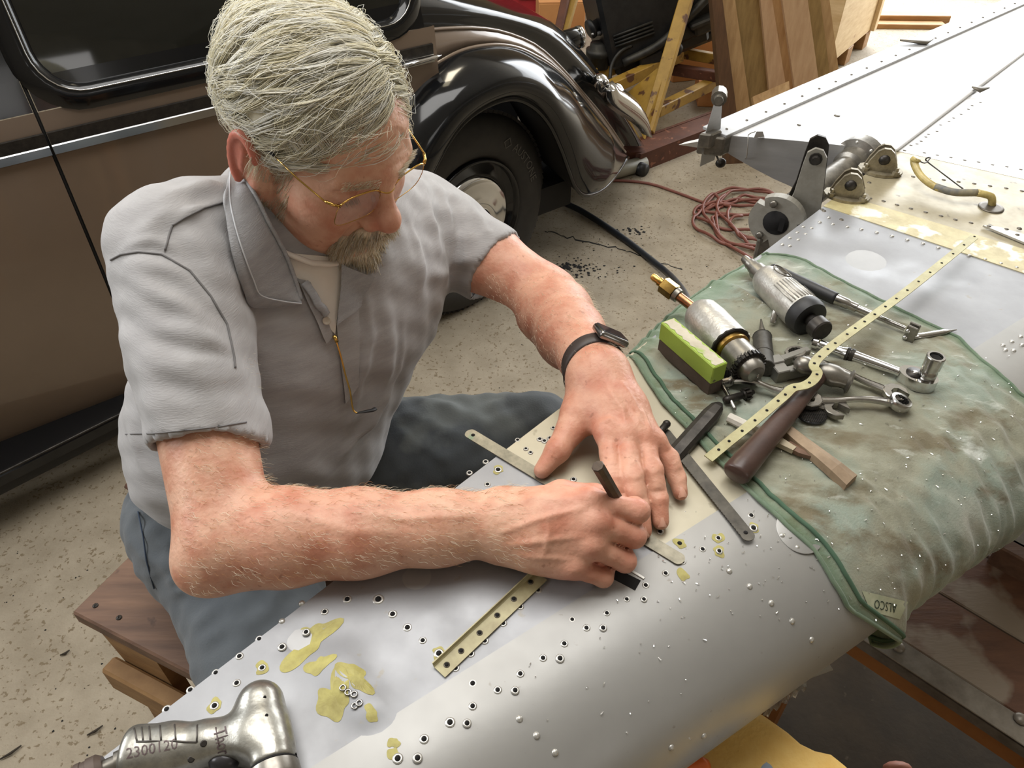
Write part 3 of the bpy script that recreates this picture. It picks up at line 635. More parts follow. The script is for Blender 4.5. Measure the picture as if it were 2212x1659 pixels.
m = MB(); m.lathe(HC, WN, [(-.02,.208),(-.004,.207),(.000,.202),(-.006,.196),(-.03,.190),(-.06,.176),(-.065,.16),(-.045,.145),(-.04,.118)], 48, cap=True); m.build('wheel_rim', M_BLACKP, CAR)
m = MB(); m.lathe(HC-WN*.012, WN, [(-.03,.156),(-.012,.158),(.002,.152),(.012,.136),(.012,.124),(.022,.085),(.028,.064),(.026,.057),(.027,.052),(.044,.046),(.050,.036),(.054,.024),(.055,.004)], 48); m.build('hub_cap', M_CHROME, CAR)
v, f = text_mesh('V8', .022)
m = MB(); m.add([HC+WN*.0442+WX*x+UP*y for x, y, z in v], f, 0, False); m.build('hub_emblem', M_DSTEEL, CAR)
v, f = text_mesh('ARMSTRONG', .030)      # raised tyre lettering bent round the sidewall
m = MB(); Rl = .268
def bend(x, y): a = math.radians(38)-x/Rl; r = Rl+y; return HC+WN*.0072+(WX*math.cos(a)+UP*math.sin(a))*r
v, f = text_mesh('\u25c7 AUSTONE', .040); m.add([bend(x, y) for x, y, z in v], f, 0, False); m.build('tyre_lettering', mat('tyre_letter', srgb(84,82,78), .6), CAR)
# tail lamp, bumper guard, bits of bright work
c = cp(1222, 88, -2.16); d = (AX*.9+NX*.25+UP*.1).normalized()
m = MB(); m.lathe(c, d, [(-.05,.036),(.05,.038),(.052,.034)], 20, 0); m.lathe(c, d, [(.050,.0395),(.064,.040),(.068,.034),(.066,.02)], 20, 1); m.build('tail_lamp', [M_BLACKP, M_CHROME], CAR)
c = cp(1278, 166, -2.05); m = MB(); m.ball(c, .02, .016, .014); m.build('orange_reflector', mat('orange_lens', srgb(226,110,30), .3), CAR)
c = cp(1296, 186, -1.98); m = MB(); m.lathe(c-AX*.02, (AX*.55+NX*.4+UP*.6).normalized(), [(0,.034),(.03,.036),(.045,.028),(.052,.010)], 16); m.build('number_plate_lamp', M_CHROME, CAR)
gp = [cp(x, y, -1.93) for x, y in ((1312,186),(1322,205),(1345,222),(1368,240),(1384,262),(1391,290))]; S = smooth_pts(gp, 6); N_ = len(S)
P = []
for i, p in enumerate(S):
    t = i/(N_-1); w_ = .040*math.sin(pi*min(1, .18+t*.82))**.7+.002; tt = (S[min(i+1, N_-1)]-S[max(i-1, 0)]).normalized(); sd = tt.cross(NX).normalized()
    P.append([p+sd*(-w_), p+sd*(-w_*.6)+NX*.03, p+NX*.045, p+sd*w_*.6+NX*.03, p+sd*w_, p-NX*.01])
m = MB(); m.grid(P, closed_v=True); m.add([v for v in P[0]]+[sum(P[0], Vector())/6-(S[1]-S[0]).normalized()*.012], [(i, (i+1) % 6, 6) for i in range(6)]); m.build('bumper_guard', M_CHROME, CAR)
m = MB(); m.ball(cp(1309, 178, -1.93), .012); m.ball(cp(1330, 200, -1.95), .034, .03, .034); m.build('guard_bolt', M_CHROME, CAR)
# ================================================================ engine stand, boards, crates, hoses
M_YELP = mat('worn_yellow_paint', srgb(178,142,60), .5, 0, col2=srgb(150,116,46), scale=14, spots=srgb(92,58,34), sspot=16, sthr=.58, bump=.1)
M_RUST = mat('rusty_beam', srgb(104,62,44), .65, .1, col2=srgb(78,46,34), scale=12, bump=.2, spots=srgb(140,92,70), sspot=30, sthr=.62)
M_ENG = mat('black_engine', srgb(30,30,31), .45, .2, col2=srgb(46,46,46), scale=20, bump=.1)
M_ENG2 = mat('dark_grey_engine_metal', srgb(66,64,60), .5, .4, col2=srgb(40,40,38), scale=25)
M_CARD = mat('orange_cardboard', srgb(206,148,92), .8, col2=srgb(192,132,78), scale=5)
M_RED = mat('red_enamel', srgb(176,44,52), .35, col2=srgb(150,34,44), scale=6)
def yp(px, py, y): return onp(px, py, (0, y, 0), (0, 1, 0))
STAND = thing('engine_stand', 'yellow and rust steel engine stand under the black engine', 'engine stand', (.8, 3.6, 0))
a, b = onz(1378,372,0), onz(1640,268,0); d = (b-a).normalized(); back = Vector((-d.y, d.x, 0))
m = MB(); m.box((a+b)/2+UP*.075+back*.06, d, back, UP, (b-a).length/2, .06, .012); m.box((a+b)/2+UP*.045, d, back, UP, (b-a).length/2, .008, .045); m.box((a+b)/2+UP*.045+back*.12, d, back, UP, (b-a).length/2, .008, .045); m.build('base_beam', M_RUST, STAND)
a2 = onz(1366,338,.05); m = MB(); m.bar(a2+back*.0, a+UP*.045+back*.03, .10, .09); m.build('cross_foot', M_RUST, STAND)
m = MB(); m.lathe(a+UP*.03-d*.01-back*.05, back, [(0,.03),(.05,.03)], 14); m.build('castor', M_ENG, STAND)
def ybar(name, p, q, w_, h_=None, m_=M_YELP, up=(0,0,1)): m = MB(); m.bar(p, q, w_, h_ or w_, up, .004); return m.build(name, m_, STAND)
base = onz(1398,285,.10)
top = yp(1488,-20,base.y+.42)
ybar('mast', base, top, .062, .05); 
g = [onz(1352,205,.16), onz(1392,300,.09), yp(1447,128,base.y+.2)]
m = MB(); nrm = (g[1]-g[0]).cross(g[2]-g[0]).normalized(); m.add([p+nrm*.006 for p in g]+[p-nrm*.006 for p in g], [(0,1,2),(3,5,4),(0,3,4,1),(1,4,5,2),(2,5,3,0)], 0, False); m.build('gusset', M_YELP, STAND)
ybar('rail', yp(1275,162,3.95), yp(1490,83,4.3), .05, .07); ybar('rail', yp(1312,192,3.75), yp(1470,118,4.1), .05, .06); ybar('side_rail', onz(1418,240,.16), onz(1600,150,.16), .05, .055)
ybar('rear_rail', yp(1462,112,4.2), yp(1600,136,4.0), .04, .05); ybar('rear_rail', yp(1455,150,4.1), yp(1600,172,3.9), .05, .05, M_RUST)
ybar('rear_post', yp(1243,-20,4.6), yp(1213,85,4.4), .05, .04); ybar('rear_post', yp(1226,-20,4.55), yp(1206,70,4.4), .04, .05, M_RUST)
ybar('cradle', yp(1395,118,4.05), yp(1440,70,4.1), .10, .05)
ENG = thing('engine', 'black car engine hung on the yellow stand', 'engine', (.75, 4.1, .3))
E0 = yp(1415, 60, 4.15); ex = Vector((.93,.2,.30)).normalized(); ey = Vector((-.2,.95,0)).normalized(); ey = (ey-ex*ey.dot(ex)).normalized(); ez = ex.cross(ey)
m = MB(); m.box(E0+ez*.14, ex, ey, ez, .30, .17, .20, .02); m.build('block', M_ENG, ENG)
m = MB(); m.box(E0-ez*.075-ex*.02, ex, ey, ez, .25, .14, .045, .02); m.box(E0-ez*.10+ex*.16, ex, ey, ez, .10, .12, .03, .015); m.build('oil_pan', M_ENG, ENG)
m = MB(); m.tube(smooth_pts([E0-ey*.18-ex*.24-ez*.03, E0-ey*.20-ex*.05+ez*.0, E0-ey*.20+ex*.15+ez*.09, E0-ey*.19+ex*.30+ez*.17]), .022, 8); m.build('exhaust_pipe', M_ENG2, ENG)
for k in range(4):
    m = MB(); m.tube([E0-ey*.175+ex*(-.26)+ez*(.06+.017*k), E0-ey*.182+ex*(-.06)+ez*(.055+.018*k)], .006, 6); m.build('cooling_rib', M_ENG2, ENG)
m = MB(); m.lathe(yp(1297,118,4.0)+ez*.03, UP, [(-.10,.03),(-.09,.055),(-.03,.06),(-.028,.066),(.0,.066),(.002,.05),(.03,.045)], 18); m.build('fuel_bowl', M_ENG2, ENG)
m = MB(); m.lathe(yp(1290,55,4.0), (ex*-1-ey*.3), [(-.05,.03),(.03,.03),(.031,.045),(.045,.045)], 16); m.build('pulley', M_ENG, ENG)
m = MB(); m.tube([yp(1278,74,3.95), yp(1300,70,4.0)], [.004,.016], 8); m.build('spout', M_RIB, ENG)
m = MB(); m.tube(smooth_pts([yp(1365,98,3.95), yp(1340,112,3.92), yp(1322,140,3.9), yp(1317,175,3.85)]), .009, 7); m.build('drain_hose', M_ENG2, ENG)
m = MB(); m.ball(yp(1294,10,4.0), .025); m.build('filler_cap', mat('cream_cap', srgb(210,200,180), .5), ENG)
m = MB(); c = yp(1512,35,4.05); m.box(c, ex, ey, ez, .085, .10, .014, .008); m.box(c-ez*.03, ex, ey, ez, .06, .08, .03, .01); m.build('sump_tray', M_ENG2, ENG)
for k in range(7):
    m = MB(); p = E0-ey*.145-ex*(.22-.07*k)-ez*(.05); m.lathe(p, -ey, [(0,.012),(.012,.012),(.013,.006)], 6, smooth=False); m.build('bolt', M_ENG2, ENG)
m = MB(); m.box(E0-ez*.06-ey*.17-ex*.10, ex, ey, ez, .06, .03, .03, .008); m.lathe(E0-ez*.06-ey*.17+ex*.03, -ey, [(0,.034),(.03,.034),(.04,.02)], 14); m.build('starter', M_ENG, ENG)
# loose grit on the stand rail
# cardboard boxes and red cabinet behind
def cbox(name, label, cat, p0, ex, w_, dp_, h, m_, grp=None, tape=False):
    t = thing(name, label, cat, p0, grp); ex = Vector(ex).normalized(); ey = Vector((-ex.y, ex.x, 0)); c = Vector(p0)+ex*w_/2+ey*dp_/2+UP*h/2
    m = MB(); m.box(c, ex, ey, UP, w_/2, dp_/2, h/2, .004); m.build('body', m_, t)
    for s_ in (0, 1):
        m = MB(); m.box(Vector(p0)+ex*w_/2+ey*(dp_*(.25+.5*s_))+UP*(h+.003), ex, ey, UP, w_/2, dp_/4-.002, .003); m.build('flap', m_, t)
    return t
cbox('cardboard_box', 'open orange cardboard box behind the engine and leaning boards', 'box', (.92, 4.45, .0), (.96,.28,0), .56, .45, .42, M_CARD)
cbox('cardboard_box', 'small flat cardboard carton on the floor under the engine', 'box', (1.0, 4.1, .0), (.98,-.1,0), .34, .25, .10, M_CARD)
cbox('cardboard_box', 'orange cardboard box beside the red cabinet behind the car', 'box', (.16, 4.9, .12), (1,.05,0), .28, .25, .18, M_CARD)
t = thing('tool_cabinet', 'red metal cabinet against the far wall behind the car', 'cabinet', (.12, 5.3, 0))
m = MB(); m.box((.12, 5.45, .45), (1,0,0), (0,1,0), (0,0,1), .28, .2, .45, .01); m.build('body', M_RED, t)
for z in (.2, .45, .7):
    m = MB(); m.box((.12, 5.24, z), (1,0,0), (0,1,0), (0,0,1), .25, .012, .10, .004); m.box((.12, 5.22, z+.05), (1,0,0), (0,1,0), (0,0,1), .08, .012, .008); m.build('drawer', M_RED, t)
# leaning boards
wood = [mat('board_dark', srgb(104,74,48), .6, col2=srgb(76,52,34), scale=3, stretch=(14,14,1), bump=.15, bscale=6),
        mat('board_tan', srgb(190,156,110), .6, col2=srgb(160,124,82), scale=3, stretch=(14,14,1), bump=.12, bscale=6),
        mat('board_olive', srgb(158,130,80), .6, col2=srgb(126,100,58), scale=3, stretch=(14,14,1), bump=.12, bscale=6),
        mat('board_pink', srgb(196,162,126), .6, col2=srgb(176,140,104), scale=3, stretch=(12,12,1), spots=srgb(110,72,50), sspot=9, sthr=.72)]
def plank(xt0, xt1, xb0, xb1, yb, y0, m_, label, th=.018, yt=-160):
    # edges given at y=0 and y=200 of the photograph, on a plane leaning back from the floor line y0
    nl_ = Vector((.10, -.985, .17)).normalized(); p0 = Vector((1.1, y0, 0))
    def pt(xt, xb, y): return onp(xt+(xb-xt)*y/200, y, p0, nl_)
    q = [pt(xt0, xb0, yt), pt(xt1, xb1, yt)]
    def foot(xt, xb):
        a, b = pt(xt, xb, 150), pt(xt, xb, 250); k = a.z/(a.z-b.z); return a+(b-a)*k
    q += [foot(xt1, xb1), foot(xt0, xb0)]
    m = MB(); m.add(q+[p-nl_*th for p in q], [(0,1,2,3),(7,6,5,4),(0,4,5,1),(1,5,6,2),(2,6,7,3),(3,7,4,0)], 0, False)
    return tag(m.build('leaning_board', m_), label, 'board', 'boards leaning in a row by the crate')
plank(1538,1561,1555,1586,0,3.42,wood[0],'dark brown board, leftmost of the leaning boards',.05)
plank(1558,1588,1582,1616,0,3.50,wood[1],'tan board leaning just right of the dark brown board',.02)
plank(1585,1647,1612,1668,0,3.56,wood[2],'wide olive plywood board with a dark stain, third from left in the leaning row',.02)
plank(1643,1668,1662,1700,0,3.50,wood[3],'narrow greyish board right of the olive plywood in the leaning row',.02)
plank(1666,1694,1690,1722,0,3.535,wood[1],'thin tan batten left of the wide pinkish board',.03)
plank(1690,1745,1718,1772,0,3.44,wood[3],'wide pinkish board with brown knots in the leaning row',.02)
plank(1742,1772,1768,1798,0,3.52,wood[2],'brown board right of the wide pinkish board',.03)
plank(1768,1792,1794,1818,0,3.55,wood[1],'pale batten, rightmost of the leaning boards',.03)
q = [yp(1622,212,3.30), yp(1700,178,3.36), yp(1706,245,3.26), yp(1630,262,3.24)]
m = MB(); nn2 = (q[1]-q[0]).cross(q[3]-q[0]).normalized(); m.add(q+[p-nn2*.018 for p in q], [(0,1,2,3),(7,6,5,4),(0,4,5,1),(1,5,6,2),(2,6,7,3),(3,7,4,0)], 0, False)
tag(m.build('offcut_board', wood[1]), 'short tan offcut leaning across the foot of the boards', 'board')
# plywood crate
M_CRATE = mat('pale_plywood', srgb(226,200,156), .6, col2=srgb(204,172,124), scale=4, stretch=(2,2,9), spots=srgb(170,120,84), sspot=7, sthr=.68)
a, b = onz(1790,142,.10), onz(1884,62,.10); e = (b-a); e.z = 0; L = e.length; e.normalize(); lf = Vector((-e.y, e.x, 0)); lf = lf if lf.x < 0 else -lf
CR = thing('plywood_crate', 'large pale plywood crate standing on wooden feet behind the boards', 'crate', (a+b)/2-UP*.1)
m = MB(); m.box((a+b)/2+lf*.25+UP*.5, e, lf, UP, L/2, .25, .5, .004); m.build('body', M_CRATE, CR)
m = MB(); m.box(b+lf*.0-e*.02+UP*.5-lf*.012, e, lf, UP, .03, .012, .5, .002); m.build('corner_batten', M_CRATE, CR)
for k in (.08, .5, .92):
    m = MB(); m.box(a.lerp(b, k)+lf*.25-UP*.052, e, lf, UP, .05, .25, .05, .003); m.build('skid', M_TIMBER, CR)
# hoses
M_HOSEB = mat('black_rubber_hose', srgb(34,38,44), .42, bump=.05)
M_HOSER = mat('red_brown_hose', srgb(138,84,72), .5, col2=srgb(118,70,60), scale=20)
pts = [onz(1090,330,.014), onz(1180,415,.014), onz(1260,458,.014), onz(1340,510,.014), onz(1400,556,.014), onz(1446,594,.05), onz(1475,630,.25), onz(1488,668,.55), onz(1486,715,.72)]
m = MB(); m.tube(smooth_pts(pts, 10), .0125, 12); tag(m.build('air_hose', M_HOSEB), 'thick black rubber air hose running across the floor from the tyre to the wing', 'hose')
pts = [onz(x, y, .007) for x, y in ((1150,372),(1185,387),(1245,393),(1330,390),(1400,396),(1460,415),(1530,441),(1560,447),(1600,455),(1650,460),(1690,470),(1700,500),(1660,530))]
ctr = onz(1618, 482, 0)
def loop(cx, cy, rx, ry, a0, turns, z, n=26):
    c = onz(cx, cy, 0); return [c+Vector((rx*math.cos(a0+turns*2*pi*k/n)*(1+.05*math.sin(k)), ry*math.sin(a0+turns*2*pi*k/n), z+.006*math.sin(k*1.7)+.006)) for k in range(n)]
rp = pts[:8]
for (cx, cy, rx, ry, a0, tn) in ((1625,478,.20,.26,2.2,1.05),(1600,490,.19,.17,2.6,1.0),(1640,470,.17,.22,2.3,1.1),(1645,490,.13,.24,2.5,1.0),(1615,470,.22,.13,2.4,1.1),(1655,500,.15,.12,2.2,1.0),(1630,500,.16,.25,2.7,1.15)):
    rp += loop(cx, cy, rx, ry, a0, tn, .006+.010*random.random())
m = MB(); m.tube(smooth_pts(rp, 3), .0065, 7); tag(m.build('coiled_hose', M_HOSER), 'thin red-brown air line lying in loose coils on the concrete floor', 'hose')
m = MB(); m.tube(smooth_pts([onz(x, y, .007) for x, y in ((1040,935),(1085,899),(1112,886),(1150,887),(1180,901),(1215,935),(1200,985))], 8), .0055, 8); tag(m.build('short_hose', M_HOSER), 'red-brown hose loop on the floor beside the man\'s left knee', 'hose')
m = MB(); p, q = onz(1322,372,.035), onz(1392,352,.035); m.lathe(p, q-p, [(0,.034),((q-p).length,.034),((q-p).length,.030),(.0,.030)], 18, cap=False); tag(m.build('grey_pipe', mat('grey_plastic_pipe', srgb(150,148,134), .5)), 'short grey pipe lying on the floor under the rusty beam', 'pipe')
# ================================================================ stool, foam, trolley below the wing
M_STW = mat('old_stool_wood', srgb(122,92,72), .6, col2=srgb(88,64,50), scale=5, stretch=(1.2,10,10), bump=.3, bscale=14, spots=srgb(60,42,34), sspot=18, sthr=.66)
M_STW2 = mat('stool_side_wood', srgb(160,124,80), .65, col2=srgb(126,92,56), scale=5, stretch=(3,3,10), bump=.2, bscale=14)
M_STW3 = mat('stool_orange_wood', srgb(170,112,58), .65, col2=srgb(136,86,42), scale=8, bump=.2)
K = onz(154,1322,.66); e1 = (onz(392,1446,.66)-K); e1.z = 0; e1.normalize(); e2 = Vector((-e1.y, e1.x, 0))
ST = thing('wooden_stool', 'worn brown wooden step stool the man sits on', 'stool', K-UP*.66+e1*.15+e2*.2)
m = MB(); m.box(K+e1*.165+e2*.24-UP*.013, e1, e2, UP, .165, .24, .013, .003); m.build('seat', M_STW, ST)
for s_, nm in ((0, 'front_panel'), (.44, 'back_panel')):
    m = MB(); o = K+e2*(.012+s_)-UP*.026
    m.prism([(.006,0),(.12,0),(.135,-.21),(.05,-.20),(.03,-.10)], o, e1, UP, e2, 0, .022); m.prism([(.21,0),(.322,0),(.30,-.10),(.28,-.20),(.195,-.21)], o, e1, UP, e2, 0, .022); m.build('end_panel', M_STW2, ST)
    m = MB(); m.prism([(.12,0),(.21,0),(.2,-.22),(.13,-.22)], o+e2*.03, e1, UP, e2, 0, .02); m.build('web', M_STW3, ST)
    m = MB(); m.box(K+e1*.165+e2*(-.004+s_)-UP*.15, e1, e2, UP, .150, .014, .028, .004); m.build('rail', M_STW2, ST)
    for q, dx in ((.055, -.02), (.275, .02)):
        m = MB(); m.bar(K+e1*q+e2*(.02+s_)-UP*.18, K+e1*(q+dx)+e2*(.02+s_)-UP*.66, .05, .03, up=e2); m.build('leg', M_STW2, ST)
for (x, y) in ((206,1308),(257,1334)):
    c = onz(x, y, .6605); m = MB(); m.lathe(c, UP, [(0,.0042),(.0006,.0036)], 12); m.box(c+UP*.0008, e1, e2, UP, .003, .0008, .0004); m.box(c+UP*.0008, e2, e1, UP, .003, .0008, .0004); m.build('screw', M_DSTEEL, ST)
# yellow foam block on a box supporting the wing
M_FOAM = mat('yellow_foam', srgb(252,214,132), .9, col2=srgb(244,198,110), scale=30, bump=.6, bscale=260, detail=8, sheen=.3)
zf = .835
FT = onz(1633,1537,zf); FR = onz(1835,1662,zf); fx = (FR-FT); fx.z = 0; fx.normalize(); fy = Vector((-fx.y, fx.x, 0)); fy = fy if fy.x < 0 else -fy
m = MB(); P = []
for i in range(41):
    row = []
    for j in range(33):
        a_, b_ = i/40, j/32; jx = .002*math.sin(a_*60)+random.gauss(0, .0012) if j == 0 else 0; jy = random.gauss(0, .001)
        row.append(FT+fx*(-.24+a_*.58)+fy*(b_*.17)+Vector((-fy.x*jx, -fy.y*jx, 0))+UP*(random.gauss(0, .0007)-.002*math.exp(-a_*30)-.002*math.exp(-b_*30)))
    P.append(row)
m.grid(P); ed = P[0]+[P[i][32] for i in range(1, 41)]+P[40][31::-1]+[P[i][0] for i in range(39, 0, -1)]; m.grid([ed, [p-UP*.08 for p in ed]], closed_v=True)
tag(m.build('foam_block', M_FOAM), 'yellow foam block under the wing at the bottom of the view', 'foam')
BX = thing('support_box', 'dark wooden support box under the yellow foam block', 'box', FT+fx*.17+fy*.15-UP*zf)
m = MB(); m.box(FT+fx*.20+fy*.18+UP*((zf-.09)/2-zf), fx, fy, UP, .16, .12, (zf-.09)/2, .004); m.build('body', M_STW, BX)
M_RAG = mat('blue_grey_rag', srgb(150,160,172), .9, col2=srgb(128,138,152), scale=18, bump=.3, sheen=.2)
m = MB(); P = []
c0 = onz(1535,1690,zf+.012); c1 = onz(1790,1694,zf+.012); dr = (c1-c0).normalized(); dn = Vector((-dr.y, dr.x, 0)); dn = dn if dn.y < 0 else -dn
for i in range(25):
    P.append([c0+dr*((c1-c0).length*i/24)+dn*(.006*math.sin(i*.9)-.012*math.sin(pi*i/24)+.09*j/10)+UP*(.006*math.sin(i*.7+j)+.004*math.sin(j*1.3)) for j in range(11)])
m.grid(P); tag(m.build('rag', M_RAG), 'crumpled blue-grey rag on the yellow foam', 'cloth')
m = MB(); a, b = onz(1452,1664,zf+.016), onz(1532,1655,zf+.016); m.tube([a, a.lerp(b,.1), a.lerp(b,.8), b], [.008,.012,.011,.006], 10); tag(m.build('orange_tool_handle', mat('orange_plastic', srgb(228,108,40), .35)), 'orange plastic tool handle on the foam beside the rag', 'tool')
m = MB(); c = onz(1936,1656,.0); m.ball(onz(1938,1660,.02), .03, .014, .016); tag(m.build('pink_scrap', mat('pink_scrap', srgb(190,130,110), .6)), 'small pinkish scrap on the floor at the bottom edge', 'scrap')
# crinkled clear plastic bag under the leading edge
M_BAG = mat('clear_plastic', srgb(205,200,188), .18, trans=.55, alpha=.75)
m = MB(); P = []; c = onz(1690,1515,.80)
for i in range(17):
    P.append([onz(lerp(1648,1742,i/16), lerp(1528,1462,i/16)+j*6+6*math.sin(i*1.9+j), .80+.012*math.sin(i*1.3+j*2.1)) for j in range(-2, 5)])
m.grid(P, smooth=False); tag(m.build('plastic_bag', M_BAG), 'crinkled clear plastic film sticking out under the wing edge', 'plastic')
m = MB(); q = [onz(1738,1452,.82), onz(1790,1432,.80), onz(1800,1446,.79), onz(1745,1466,.81)]; m.add(q+[p-UP*.002 for p in q], [(0,1,2,3),(7,6,5,4),(0,4,5,1),(1,5,6,2),(2,6,7,3),(3,7,4,0)], 0, False); tag(m.build('paper_scrap', mat('grey_paper', srgb(150,148,142), .8)), 'grey paper scrap poking out under the leading edge', 'paper')
# old trolley with a metal-edged board, lower right
M_PEEL = mat('peeling_brown_board', srgb(116,80,58), .6, col2=srgb(90,60,44), scale=6, stretch=(2,9,1), bump=.25, bscale=20, spots=srgb(146,132,116), sspot=5, sthr=.56)
M_ALU = mat('aluminium_edge', srgb(150,144,134), .42, .5, col2=srgb(116,108,98), scale=25, bump=.08)
zt = .52
A_ = onz(1868,1352,zt); B_ = onz(2300,1632,zt); tx = (B_-A_).normalized(); ty = Vector((-tx.y, tx.x, 0)); ty = ty if ty.y > 0 else -ty
TR = thing('trolley', 'old brown board trolley with riveted metal edging under the wing at right', 'trolley', A_+tx*.3+ty*.25-UP*zt)
m = MB(); m.box(A_+tx*.35+ty*-.005-UP*.002, tx, ty, UP, .48, .021, .003, .001); m.box(A_+tx*.35+ty*-.024-UP*.012, tx, ty, UP, .48, .002, .012); m.build('metal_edge', M_ALU, TR)
for x, y in ((1941,1398),(2205,1553)):
    m = MB(); m.ball(onz(x, y, zt+.003), .010, .010, .006, 12, 5, half=True); m.build('stud', M_ALU, TR)
wid = .13
for k in range(4):
    m = MB(); m.box(A_+tx*.35+ty*(.018+wid*(k+.5))-UP*(.012), tx, ty, UP, .48, wid/2-.0015, .010, .002); m.build('plank', M_PEEL, TR)
m = MB(); m.box(A_+tx*.35+ty*.0-UP*.045, tx, ty, UP, .48, .018, .022, .002); m.box(A_+tx*.35+ty*.54-UP*.045, tx, ty, UP, .48, .018, .022, .002); m.build('frame_rail', M_STW3, TR)
m = MB(); p_, q_ = onz(2150,1185,zt+.02), onz(2330,1285,zt+.02); m.bar(p_, q_, .035, .05, bev=.003); m.build('rear_edge', M_STW, TR)
m = MB(); m.bar(p_+Vector((.02,.03,.01)), q_+Vector((.02,.03,.01)), .05, .03); m.build('rear_metal', M_ALU, TR)
for u_, v_ in ((-.08, .02), (.78, .02), (-.08, .5), (.78, .5)):
    m = MB(); p = A_+tx*u_+ty*v_; m.box(p-UP*(zt/2+.03), tx, ty, UP, .025, .025, zt/2-.03); m.build('leg', M_STW3, TR)
# ================================================================ green shop cloth over the wing
def proj(p):
    d = Vector(p)-CAM; x = d.x; y = -d.y*math.sin(PITCH)-d.z*math.cos(PITCH); z = d.y*math.cos(PITCH)-d.z*math.sin(PITCH)
    return CX+F*x/z, CY+F*y/z
TEND = 2.35
def cl(s, v, off=0):
    """cloth rest surface: v 0..0.6 across the flat from the spar edge, 0.6..1 round the nose"""
    if v <= .6: return tep(s).lerp(seam(s), v/.6)+UP*off
    t = (v-.6)/.4*TEND; return surf(s, t)+snorm(s, t)*off
tab = []
for i in range(121):
    s = -.1+1.6*i/120
    for j in range(81):
        v = j/80; x, y = proj(cl(s, v, .004)); tab.append((x, y, s, v))
tab = np.array(tab)
def sv(px, py):
    d = (tab[:,0]-px)**2+(tab[:,1]-py)**2; k = np.argsort(d)[:6]; w_ = 1/(d[k]+1); w_ /= w_.sum(); return float((tab[k,2]*w_).sum()), float((tab[k,3]*w_).sum())
lp = [(1368,768),(1400,822),(1432,870),(1490,930),(1540,980),(1592,1030),(1640,1082),(1700,1135),(1760,1192),(1800,1255),(1832,1312),(1862,1360)]
rp_ = [(1642,546),(1700,550),(1740,562),(1800,596),(1880,636),(1960,676),(2070,728),(2140,790),(2205,848)]
Ls = [sv(*p) for p in lp]; Rs = [sv(*p) for p in rp_]
lv = np.array([q[1] for q in Ls]); ls = np.array([q[0] for q in Ls]); o_ = np.argsort(lv); lv, ls = lv[o_], ls[o_]
rv = np.array([q[1] for q in Rs]); rs = np.array([q[0] for q in Rs]); o_ = np.argsort(rv); rv, rs = rv[o_], rs[o_]
def sleft(v): return float(np.interp(v, lv, ls))
def sright(v):
    if v <= rv[-1]: return float(np.interp(v, rv, rs))
    k = (rs[-1]-rs[-3])/max(.02, rv[-1]-rv[-3]); return float(rs[-1]+min(1.2, max(.2, k))*(v-rv[-1]))
wr = np.random.default_rng(3)
WV = []
for k in range(26):
    wl = wr.uniform(.016, .07); an = math.atan2(D2.y, D2.x)+wr.normal(0, .55); WV.append((math.cos(an)*2*pi/wl, math.sin(an)*2*pi/wl, wr.uniform(0, 6.28), wl*.030*wr.uniform(.4, 1)))
def wrinkle(x, y, u):
    h = 0
    xx = x+.012*math.sin(23*y+1)+.008*math.sin(41*x+31*y); yy = y+.012*math.sin(19*x+2)+.008*math.sin(37*y-23*x)
    for (kx, ky, ph, am) in WV:
        q = math.sin(kx*xx+ky*yy+ph); h += am*((1-abs(q))*1.6-.8 if am > .0007 else q)
    env = .42+.36*math.sin(9*x+5*y+.6)*math.sin(7*y-4*x+1)
    return h*env
NV, NU = 190, 230; P = []; EDG = []
folds = [((1560,610),(1700,700),.010,.010),((1500,690),(1640,760),.008,.007),((1420,760),(1520,800),.008,.004),((1720,560),(1950,690),.010,.006),((1660,770),(1790,830),.010,.006),((1800,790),(1960,800),.012,.008),((1950,1080),(2060,1230),.008,.006),((1900,1080),(2010,1250),.006,.005),((1640,1080),(1860,1340),.010,.003)]
FD = [(cl(*sv(*a)), cl(*sv(*b)), w_, h) for a, b, w_, h in folds]
for j in range(NV+1):
    v = j/NV; a, b = sleft(v), sright(v); row = []; ro = []
    for i in range(NU+1):
        u = i/NU; s = lerp(a, b, u); base = cl(s, v); n = UP if v <= .6 else snorm(s, (v-.6)/.4*TEND)
        h = .0055+max(-.005, wrinkle(base.x, base.y, u)*.85)
        for (p, q, w_, hh) in FD:
            d = q-p; t = max(0, min(1, (base-p).dot(d)/d.dot(d))); r = (base-p-d*t).length
            if r < w_*3: h += hh*math.exp(-(r/w_)**2*1.5)*math.sin(pi*min(1, .15+t*.85))**.5*.8
        e = min(u*(b-a), (1-u)*(b-a), v*.4, (1-v)*.35); 
        h *= min(1, .35+e/.03) if v > .02 else 1
        p = base+n*(h+.0008)
        if v < .03: p = p+(-CH)*(.004+.013*math.sin(pi*min(1, u*1.05)))*(1-v/.03)-UP*.012*(1-v/.03)**2
        row.append(p); ro.append(max(0, 1-e/.022))
    P.append(row); EDG.append(ro)
